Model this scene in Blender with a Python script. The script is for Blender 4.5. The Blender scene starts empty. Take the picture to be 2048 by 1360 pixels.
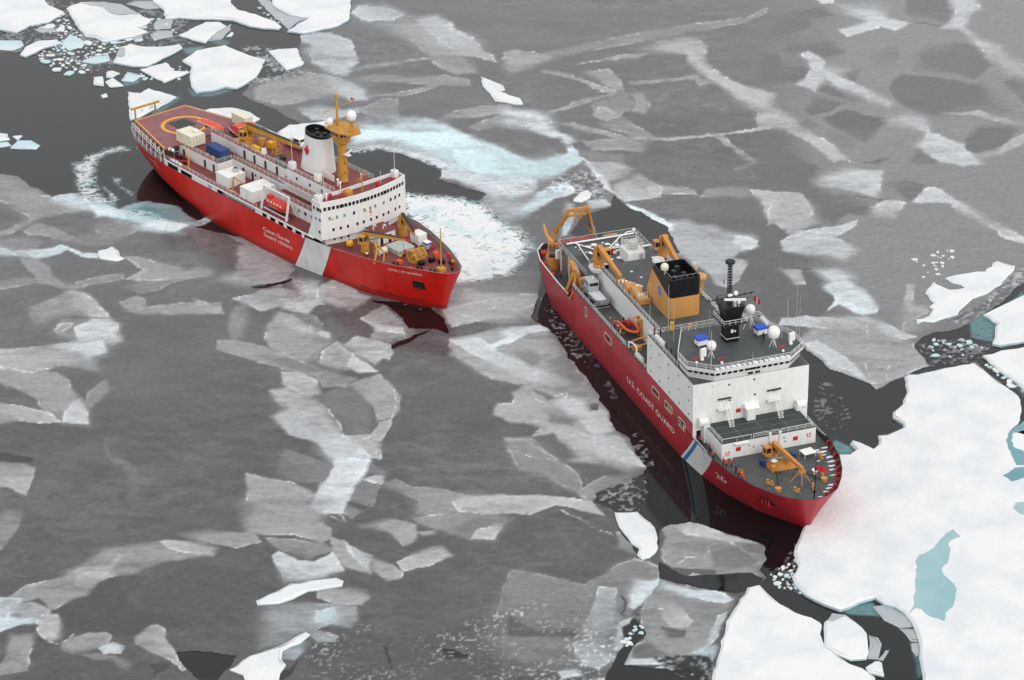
import bpy, math, random
import numpy as np
R = math.radians
scene = bpy.context.scene
# ------------------------------------------------------------------ camera
FPX, PITCH, CAMH, ROLL = 5659.33, 0.463561, 270.488, -0.013255   # focal length in photo pixels, tilt, height, roll
cam_d = bpy.data.cameras.new('camera'); cam = bpy.data.objects.new('camera', cam_d)
scene.collection.objects.link(cam); scene.camera = cam
cam_d.sensor_width = 36.0; cam_d.lens = FPX/2048*36.0; cam_d.clip_start = 1.0; cam_d.clip_end = 60000
from mathutils import Matrix, Vector
_c, _s = math.cos(PITCH), math.sin(PITCH)
_r0 = Vector((1, 0, 0)); _u0 = Vector((0, _s, _c)); _f0 = Vector((0, _c, -_s))
CR = _r0*math.cos(ROLL)+_u0*math.sin(ROLL); CU = -_r0*math.sin(ROLL)+_u0*math.cos(ROLL)
m3 = Matrix((CR, CU, -_f0)).transposed()
cam.matrix_world = Matrix.Translation((0, 0, CAMH)) @ m3.to_4x4()
scene.render.resolution_x, scene.render.resolution_y = 1024, 680
# ------------------------------------------------------------------ overcast sky, soft sun, exposure
SUN_EL, SUN_AZ = R(40), R(143)      # a bright patch of cloud behind the camera, to the right
world = bpy.data.worlds.new('World'); scene.world = world; world.use_nodes = True
wn, wl = world.node_tree.nodes, world.node_tree.links
bg = wn['Background']; sky = wn.new('ShaderNodeTexSky'); sky.sky_type = 'NISHITA'; sky.sun_disc = False
sky.sun_elevation = SUN_EL; sky.sun_rotation = SUN_AZ; sky.dust_density = 4.0; sky.air_density = 1.0
hs = wn.new('ShaderNodeHueSaturation'); hs.inputs['Saturation'].default_value = 0.12
mxs = wn.new('ShaderNodeMixRGB'); mxs.inputs[0].default_value = 0.80; mxs.inputs[2].default_value = (9.6, 9.75, 10.0, 1)   # the even cloud layer
wl.new(sky.outputs[0], hs.inputs['Color']); wl.new(hs.outputs[0], mxs.inputs[1]); wl.new(mxs.outputs[0], bg.inputs[0])
bg.inputs[1].default_value = 0.092
sun_d = bpy.data.lights.new('sun', 'SUN'); sun = bpy.data.objects.new('sun', sun_d); scene.collection.objects.link(sun)
sun_d.energy = 0.9; sun_d.angle = R(40); sun_d.color = (1.0, 0.97, 0.93)
sun.rotation_euler = (R(90)-SUN_EL, 0, R(180)-SUN_AZ)
scene.view_settings.view_transform = 'Standard'; scene.view_settings.look = 'None'
scene.view_settings.exposure = 0.22; scene.view_settings.gamma = 1.0; scene.view_settings.use_curve_mapping = False
scene.cycles.max_bounces = 6; scene.cycles.diffuse_bounces = 2; scene.cycles.glossy_bounces = 3; scene.cycles.transparent_max_bounces = 6
# ------------------------------------------------------------------ pixels of the photograph -> points of the ground
def ground(px, py, z=0.0):
    px = np.asarray(px, float); py = np.asarray(py, float)
    a = (px-1024)/FPX; b = -(py-680)/FPX
    dx = CR.x*a+CU.x*b+_f0.x; dy = CR.y*a+CU.y*b+_f0.y; dz = CR.z*a+CU.z*b+_f0.z
    t = (z-CAMH)/dz
    return dx*t, dy*t
TILE = dict(a=(0, 0), b=(512, 0), c=(1024, 0), d=(1536, 0), e=(0, 340), f=(800, 300), g=(1536, 340), h=(0, 680), i=(420, 560), j=(880, 600),
            k=(0, 1020), l=(512, 880), m=(512, 1020), n=(1024, 1020), o=(1536, 1020), p=(1536, 680))
def pix(tile, s):
    v = np.array([float(t) for t in s.split()]).reshape(-1, 2)
    return v if tile == 'q' else v/4+np.array(TILE[tile])
# ------------------------------------------------------------------ materials
def srgb(h):
    h = h.lstrip('#'); o = []
    for k in (0, 2, 4):
        c = int(h[k:k+2], 16)/255; o.append(c/12.92 if c <= 0.04045 else ((c+0.055)/1.055)**2.4)
    return tuple(o)+(1.0,)
MATS = {}
def mat(name, col, rough=0.5, metal=0.0, wear=0.12, scale=1.2, rust=0.0, spec=0.4):
    """paint with uneven fading, faint vertical streaks and, where asked for, rust"""
    if name in MATS: return MATS[name]
    m = bpy.data.materials.new(name); m.use_nodes = True; n, l = m.node_tree.nodes, m.node_tree.links
    b = n['Principled BSDF']; b.inputs['Roughness'].default_value = rough; b.inputs['Metallic'].default_value = metal
    b.inputs['Specular IOR Level'].default_value = spec
    c = srgb(col) if isinstance(col, str) else tuple(col)+(1.0,)
    tc = n.new('ShaderNodeTexCoord'); nz = n.new('ShaderNodeTexNoise'); nz.inputs['Scale'].default_value = scale; nz.inputs['Detail'].default_value = 6
    mp = n.new('ShaderNodeMapping'); mp.inputs['Scale'].default_value = (1, 1, 0.35)
    l.new(tc.outputs['Object'], mp.inputs[0]); l.new(mp.outputs[0], nz.inputs['Vector'])
    ramp = n.new('ShaderNodeMapRange'); ramp.inputs[1].default_value = 0.3; ramp.inputs[2].default_value = 0.7
    ramp.inputs[3].default_value = 1-wear; ramp.inputs[4].default_value = 1+wear*0.6
    l.new(nz.outputs[0], ramp.inputs[0])
    mul = n.new('ShaderNodeVectorMath'); mul.operation = 'SCALE'; mul.inputs[0].default_value = c[:3]
    l.new(ramp.outputs[0], mul.inputs['Scale']); out = mul.outputs[0]
    if rust > 0:
        n2 = n.new('ShaderNodeTexNoise'); n2.inputs['Scale'].default_value = 0.9; n2.inputs['Detail'].default_value = 8; n2.inputs['Roughness'].default_value = 0.7
        mp2 = n.new('ShaderNodeMapping'); mp2.inputs['Scale'].default_value = (1, 1, 0.18); l.new(tc.outputs['Object'], mp2.inputs[0]); l.new(mp2.outputs[0], n2.inputs['Vector'])
        rr = n.new('ShaderNodeMapRange'); rr.inputs[1].default_value = 0.62; rr.inputs[2].default_value = 0.75; rr.inputs[4].default_value = rust; l.new(n2.outputs[0], rr.inputs[0])
        mx = n.new('ShaderNodeMixRGB'); mx.inputs[2].default_value = (0.22, 0.09, 0.035, 1); l.new(rr.outputs[0], mx.inputs[0]); l.new(out, mx.inputs[1]); out = mx.outputs[0]
    l.new(out, b.inputs['Base Color']); MATS[name] = m
    return m
# ------------------------------------------------------------------ mesh builder
class MB:
    def __init__(s): s.v = []; s.f = []; s.m = []
    def add(s, vs, fs, mi=0):
        k = len(s.v); s.v += [tuple(p) for p in vs]; s.f += [tuple(i+k for i in f) for f in fs]; s.m += [mi]*len(fs); return s
    def box(s, x0, x1, y0, y1, z0, z1, mi=0):
        vs = [(x0, y0, z0), (x1, y0, z0), (x1, y1, z0), (x0, y1, z0), (x0, y0, z1), (x1, y0, z1), (x1, y1, z1), (x0, y1, z1)]
        return s.add(vs, [(0, 3, 2, 1), (4, 5, 6, 7), (0, 1, 5, 4), (1, 2, 6, 5), (2, 3, 7, 6), (3, 0, 4, 7)], mi)
    def cbox(s, x0, x1, y0, y1, z0, z1, c=0.06, mi=0):      # box with chamfered top and side edges
        p = [(x0+c, y0), (x1-c, y0), (x1, y0+c), (x1, y1-c), (x1-c, y1), (x0+c, y1), (x0, y1-c), (x0, y0+c)]
        s.prism(p, z0, z1-c, mi, cap=False)
        cx, cy = (x0+x1)/2, (y0+y1)/2
        q = [(px+(c if px < cx else -c), py+(c if py < cy else -c)) for px, py in p]
        k = len(p); vs = [(a, b, z1-c) for a, b in p]+[(a, b, z1) for a, b in q]
        return s.add(vs, [(i, (i+1) % k, k+(i+1) % k, k+i) for i in range(k)]+[tuple(range(k, 2*k))], mi)
    def rbox(s, c, size, rz=0, ry=0, mi=0):
        M = Matrix.Rotation(rz, 3, 'Z') @ Matrix.Rotation(ry, 3, 'Y'); a, b, d = size[0]/2, size[1]/2, size[2]/2
        vs = [M @ Vector(p)+Vector(c) for p in ((-a, -b, -d), (a, -b, -d), (a, b, -d), (-a, b, -d), (-a, -b, d), (a, -b, d), (a, b, d), (-a, b, d))]
        return s.add(vs, [(0, 3, 2, 1), (4, 5, 6, 7), (0, 1, 5, 4), (1, 2, 6, 5), (2, 3, 7, 6), (3, 0, 4, 7)], mi)
    def prism(s, poly, z0, z1, mi=0, cap=True, capmi=None):
        k = len(poly); vs = [(p[0], p[1], z0) for p in poly]+[(p[0], p[1], z1) for p in poly]
        s.add(vs, [(i, (i+1) % k, k+(i+1) % k, k+i) for i in range(k)], mi)
        if cap: s.add([(p[0], p[1], z1) for p in poly], [tuple(range(k))], mi if capmi is None else capmi); s.add([(p[0], p[1], z0) for p in poly], [tuple(range(k-1, -1, -1))], mi)
        return s
    def loft(s, rings, mi=0, cap=True, capmi=None):
        k = len(rings[0]); vs = [p for r in rings for p in r]; fs = []
        for j in range(len(rings)-1):
            for i in range(k): fs.append((j*k+i, j*k+(i+1) % k, (j+1)*k+(i+1) % k, (j+1)*k+i))
        s.add(vs, fs, mi)
        if cap: s.add(rings[-1], [tuple(range(k))], mi if capmi is None else capmi); s.add(rings[0], [tuple(range(k-1, -1, -1))], mi)
        return s
    def tube(s, p, q, r, n=6, r2=None, mi=0):
        p, q = Vector(p), Vector(q); d = (q-p)
        if d.length < 1e-6: return s
        d.normalize(); a = d.orthogonal().normalized(); b = d.cross(a); r2 = r if r2 is None else r2
        A = [p+(a*math.cos(2*math.pi*i/n)+b*math.sin(2*math.pi*i/n))*r for i in range(n)]
        B = [q+(a*math.cos(2*math.pi*i/n)+b*math.sin(2*math.pi*i/n))*r2 for i in range(n)]
        return s.loft([A, B], mi)
    def path(s, pts, r, n=5, mi=0):
        for a, b in zip(pts, pts[1:]): s.tube(a, b, r, n, mi=mi)
        return s
    def cyl(s, c, r, h, n=16, r2=None, mi=0): return s.tube(c, (c[0], c[1], c[2]+h), r, n, r2, mi)
    def ball(s, c, r, n=12, m=8, sz=1.0, mi=0):
        rings = []
        for j in range(1, m):
            t = math.pi*j/m-math.pi/2
            rings.append([(c[0]+r*math.cos(t)*math.cos(2*math.pi*i/n), c[1]+r*math.cos(t)*math.sin(2*math.pi*i/n), c[2]+r*sz*math.sin(t)) for i in range(n)])
        return s.loft(rings, mi)
    def beam(s, p, q, w, h, mi=0, w2=None, h2=None):         # rectangular section beam; width sideways, height upwards
        p, q = Vector(p), Vector(q); d = (q-p).normalized(); up = Vector((0, 0, 1))
        if abs(d.z) > 0.98: up = Vector((1, 0, 0))
        a = d.cross(up).normalized(); b = a.cross(d).normalized(); w2 = w if w2 is None else w2; h2 = h if h2 is None else h2
        A = [p+a*x*w/2+b*y*h/2 for x, y in ((-1, -1), (1, -1), (1, 1), (-1, 1))]; B = [q+a*x*w2/2+b*y*h2/2 for x, y in ((-1, -1), (1, -1), (1, 1), (-1, 1))]
        return s.loft([A, B], mi)
    def rail(s, pts, h=1.05, step=1.7, bars=3, r=0.045, closed=False):
        P = [Vector(p) for p in pts]+([Vector(pts[0])] if closed else [])
        for a, b in zip(P, P[1:]):
            for k in range(bars):
                z = h*(k+1)/bars; s.tube(a+Vector((0, 0, z)), b+Vector((0, 0, z)), r if k == bars-1 else r*0.6, 4)
            n = max(1, int((b-a).length/step))
            for k in range(n+1): c = a.lerp(b, k/n); s.tube(c, c+Vector((0, 0, h)), r*0.8, 4)
        return s
    def build(s, name, mats, parent=None, smooth=False, label=None):
        me = bpy.data.meshes.new(name); me.from_pydata(s.v, [], s.f)
        if not isinstance(mats, (list, tuple)): mats = [mats]
        for m in mats: me.materials.append(m)
        if len(mats) > 1: me.polygons.foreach_set('material_index', s.m)
        if smooth:
            me.polygons.foreach_set('use_smooth', [True]*len(me.polygons)); me.set_sharp_from_angle(angle=R(40))
        me.update(); o = bpy.data.objects.new(name, me); scene.collection.objects.link(o)
        if parent: o.parent = parent
        if label: o['label'] = label
        return o
def tag(o, label, cat, group=None, kind=None):
    if label: o['label'] = label
    if cat: o['category'] = cat
    if group: o['group'] = group
    if kind: o['kind'] = kind
    return o
def empty(name, loc=(0, 0, 0), rz=0):
    o = bpy.data.objects.new(name, None); scene.collection.objects.link(o); o.location = loc; o.rotation_euler = (0, 0, rz); o.empty_display_size = 0.5
    return o
def ring(c, r, n=16, a0=0.0, ax='z'):
    out = []
    for i in range(n):
        t = a0+2*math.pi*i/n; u, v = r*math.cos(t), r*math.sin(t)
        out.append((c[0]+u, c[1]+v, c[2]) if ax == 'z' else ((c[0], c[1]+u, c[2]+v) if ax == 'x' else (c[0]+u, c[1], c[2]+v)))
    return out
# ================================================================== the sea: open leads, young grey ice, rafts, wash
rng = np.random.default_rng(7)
ICE_GAIN, ICE_SKIN = 1.0, 0.028      # from tone in the photograph to albedo; the wet skin reflects the rest
def vnoise(x, y, seed=0):
    r = np.random.default_rng(seed); T = r.random((256, 256)).astype(np.float32)*2-1
    xi = np.floor(x).astype(np.int64); yi = np.floor(y).astype(np.int64); fx = (x-xi).astype(np.float32); fy = (y-yi).astype(np.float32)
    fx = fx*fx*(3-2*fx); fy = fy*fy*(3-2*fy); x0, x1, y0, y1 = xi & 255, (xi+1) & 255, yi & 255, (yi+1) & 255
    return (T[x0, y0]*(1-fx)+T[x1, y0]*fx)*(1-fy)+(T[x0, y1]*(1-fx)+T[x1, y1]*fx)*fy
def fbm(x, y, oct=4, seed=0, gain=0.5):
    o = 0; a = 1.0; t = 0
    for k in range(oct): o = o+a*vnoise(x*2**k+17*k, y*2**k+31*k, seed+k); t += a; a *= gain
    return o/t
def spaced(lo, hi, step, lo2, hi2, grow=1.16):
    c = list(np.arange(lo, hi+step/2, step)); s = step; a = [lo]
    while a[-1] > lo2: s *= grow; a.append(a[-1]-s)
    s = step; b = [hi]
    while b[-1] < hi2: s *= grow; b.append(b[-1]+s)
    return np.array(a[:0:-1]+c+b[1:])
GX = spaced(-30, 2078, 2.4, -2600, 4600); GY = spaced(-30, 1390, 2.4, -2060, 2400)
GY = GY[GY > -2090]
PX, PY = np.meshgrid(GX, GY); WX, WY = ground(PX, PY)
NX, NY = PX.shape[1], PX.shape[0]
# shapes of the ice: edges wander in the plane of the water
w1 = fbm(WX/9, WY/9, 4, 11); w2 = fbm(WX/9+50, WY/9+80, 4, 23); w3 = fbm(WX/2.2, WY/2.2, 3, 31); w4 = fbm(WX/2.2+9, WY/2.2+3, 3, 37)
DX = PX+6.5*w1+4.5*w3; DY = PY+3*w2+2.4*w4
soft = 0.3+1.9*np.clip(fbm(WX/13+7, WY/13, 3, 61)*1.5+0.42, 0, 1)**2+0.5*np.clip(fbm(WX/2, WY/2, 2, 62), 0, 1)      # some raft edges are crisp, others fade under the next sheet
TONE = 102+8*fbm(WX/40, WY/18, 4, 3)+7*fbm(WX/9, WY/3.5, 4, 5)
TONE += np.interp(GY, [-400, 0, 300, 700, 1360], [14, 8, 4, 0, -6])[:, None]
wa = 2.5*fbm(WX/5, WY/5, 3, 71); wb = 2.5*fbm(WX/5+40, WY/5+9, 3, 72)
cl = np.clip(1-np.abs(fbm((WX+wa)/11+3, (WY+wb)/7, 5, 77, 0.6))*8, 0, 1)*np.clip(fbm(WX/34, WY/34, 2, 78)*3+0.35, 0, 1)+0.55*np.clip(fbm((WX+2*wa)/3.5+0.6*WY/3.5, (WY+wb)/2.2, 4, 79, 0.6)*3, -0.5, 1)*np.clip(fbm(WX/40+5, WY/40, 2, 80)*3+0.5, 0.1, 1)   # frost-flower lines
TONE += 11*cl
TEAL = np.zeros_like(TONE); WATER = np.zeros_like(TONE); FOAM = np.zeros_like(TONE); SHELF = np.zeros_like(TONE); EDGE = np.zeros_like(TONE)
mott = 1+0.55*fbm(WX/14+0.35*WY/6, WY/4.5, 6, 41, 0.6)+0.30*fbm(WX/3.4, WY/1.3, 4, 43, 0.6); gate = fbm(WX/5, WY/5, 3, 51); gate2 = fbm(WX/1.2, WY/1.2, 2, 53)
SQ = 2.1   # how much more a metre away from the camera is squeezed than a metre sideways
def sdist(P, pad, warp=1.0):
    x0, y0 = P.min(0)-pad; x1, y1 = P.max(0)+pad
    i0, i1 = np.searchsorted(GX, [x0, x1]); j0, j1 = np.searchsorted(GY, [y0, y1])
    if i1 <= i0 or j1 <= j0: return None
    sl = (slice(j0, j1), slice(i0, i1)); X = PX[sl]*(1-warp)+DX[sl]*warp; Y = PY[sl]*(1-warp)+DY[sl]*warp
    best = np.full(X.shape, 1e9); inside = np.zeros(X.shape, bool); n = len(P)
    for k in range(n):
        ax, ay = P[k]; bx, by = P[(k+1) % n]; ex, ey = bx-ax, (by-ay)*SQ
        t = np.clip(((X-ax)*ex+(Y-ay)*SQ*ey)/(ex*ex+ey*ey+1e-9), 0, 1)
        best = np.minimum(best, (X-ax-t*ex)**2+((Y-ay)*SQ-t*ey)**2)
        if ay != by: inside ^= ((ay > Y) != (by > Y)) & (X < (bx-ax)*(Y-ay)/(by-ay)+ax)
    d = np.sqrt(best); return sl, np.where(inside, d, -d)
def smooth(d, f): return np.clip(0.5+d/(2*f), 0, 1)**2*(3-2*np.clip(0.5+d/(2*f), 0, 1))
NSH = [0]
def sheet(tile, tone, feather, s, teal=0.0, rim=1.0, alpha=1.0, warp=1.0):
    """one sheet of thin ice: crisp where it rides over its neighbour, fading where it dips under"""
    P = pix(tile, s); r = sdist(P, 20+feather*3, warp); NSH[0] += 1
    if r is None: return
    sl, d = r; h = (NSH[0]*0.618034) % 1.0; ang = 2*math.pi*h; c = P.mean(0); ext = max(np.ptp(P[:, 0]), np.ptp(P[:, 1])*SQ)/2+4
    side = np.clip(((PX[sl]-c[0])*math.cos(ang)+(PY[sl]-c[1])*SQ*math.sin(ang))/ext, -1, 1)
    fe = feather*(0.30+0.75*np.clip(side+0.35, 0, 1)**1.5*3.0+0.5*soft[sl])
    m = smooth(d, fe)*alpha; tone = tone+max(0, tone-140)*0.22
    if feather >= 40: mm = m
    else: mm = np.clip(m*np.clip(0.93-0.20*side+1.0*(mott[sl]-1), 0.22, 1.12), 0, 1)
    TONE[sl] += (tone-TONE[sl])*mm; TEAL[sl] += (teal-TEAL[sl])*mm
    if tone > 132 and rim > 0 and feather < 25:
        crisp = np.clip(0.9-side*0.9, 0.1, 1)
        e = np.exp(-(d/1.5)**2)*np.clip(gate[sl]*4-0.1, 0, 1)*np.clip(0.5+gate2[sl]*1.5, 0, 1)*crisp
        EDGE[sl] = np.maximum(EDGE[sl], e*rim*min(1.0, (tone-95)/70))
        ln = np.exp(-((d-1.5)/2.2)**2)*crisp*np.clip(0.5+gate[sl]*2, 0, 1); TONE[sl] += 20*ln*rim*alpha
        bb = np.clip(1-d/22, 0, 1)*(d > 0)*np.clip(gate[sl]*2.5+0.3, 0, 1)*crisp; TONE[sl] += 12*bb*rim*alpha
def lead(s, tile='q', f=3.0):
    r = sdist(pix(tile, s), 16)
    if r is None: return
    sl, d = r; WATER[sl] = np.maximum(WATER[sl], smooth(d, f))
def wash(tile, s, f=14, a=1.0):
    r = sdist(pix(tile, s), 20+f*2)
    if r is None: return
    sl, d = r; FOAM[sl] = np.maximum(FOAM[sl], smooth(d, f)*a)
def icy(tile, s, f=4.0):     # ice again inside open water
    r = sdist(pix(tile, s), 14+f)
    if r is None: return
    sl, d = r; WATER[sl] *= 1-smooth(d, f)
def ridge(tile, s, w=2.0, tone=225, a=0.9, broken=True):
    P = pix(tile, s)
    for p, q in zip(P, P[1:]):
        r = sdist(np.array([p, q]), 12+w*2)
        if r is None: continue
        sl, d = r; e = np.exp(-(d/w)**2)*a
        if broken: e = e*np.clip(0.6+gate2[sl]*1.2, 0, 1)
        if tone > 200: EDGE[sl] = np.maximum(EDGE[sl], e)
        else: TONE[sl] += (tone-TONE[sl])*e

def shelf(s, tile='q', f=5.0, a=1.0):     # pale ledges of floe ice showing through the water
    r = sdist(pix(tile, s), 16+f, 0.6)
    if r is None: return
    sl, d = r; SHELF[sl] = np.maximum(SHELF[sl], smooth(d, f)*a)
# open water first (it runs on under floes and hulls), then ice sheets from far to near, as seen in the photograph
for s in ('-80 -80 700 -80 700 45 660 60 600 70 596 100 606 132 560 150 512 160 490 182 478 190 540 215 600 244 640 262 690 300 640 420 500 480 400 455 372 452 300 440 180 402 148 385 105 392 60 372 30 352 -80 330',
          '690 300 740 294 800 300 845 320 887 337 880 358 925 372 972 388 960 400 990 430 1012 450 1050 475 1040 530 985 552 905 570 760 420 690 380',
          '1078 520 1075 600 1060 632 1080 650 1100 660 1120 687 1145 725 1175 762 1197 792 1220 825 1232 860 1255 874 1270 905 1292 933 1286 948 1242 968 1196 986 1192 1004 1230 1020 1240 1060 1280 1112 1312 1105 1318 1060 1340 1049 1380 1042 1420 1055 1470 1070 1530 1090 1540 1110 1518 1140 1536 1160 1600 1190 1680 1220 1660 1000 1500 800 1300 600 1120 500',
          '1165 430 1220 416 1228 388 1258 412 1290 430 1330 450 1345 474 1360 505 1300 520 1200 500 1140 470',
          '1600 690 1660 737 1740 767 1756 780 1772 768 1810 752 1858 732 1826 692 1850 672 1925 655 1950 640 1998 606 2048 562 2130 530 2130 1450 1500 1450 1560 1200 1500 1000',
          '1500 1178 1536 1150 1600 1185 1690 1215 1760 1205 1830 1240 1850 1290 1845 1400 1640 1400 1640 1240 1560 1210',
          '1316 1122 1340 1140 1372 1152 1400 1150 1500 1146 1525 1155 1505 1178 1470 1186 1440 1182 1380 1172 1340 1163 1318 1158',
          '1268 1236 1286 1254 1292 1270 1262 1292 1248 1332 1290 1334 1380 1340 1430 1400 1190 1400 1222 1336 1242 1292 1260 1244',
          '736 598 810 604 858 614 890 640 900 668 868 656 818 655 806 634 776 612',
          '868 656 812 688 786 700 788 690 830 668', '498 572 540 566 585 556 578 562 530 576'):
    lead(s)
lead('1410 1130 1560 1125 1900 1165 1830 1260 1720 1370 1590 1370 1450 1230', 'k', 2)
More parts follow.
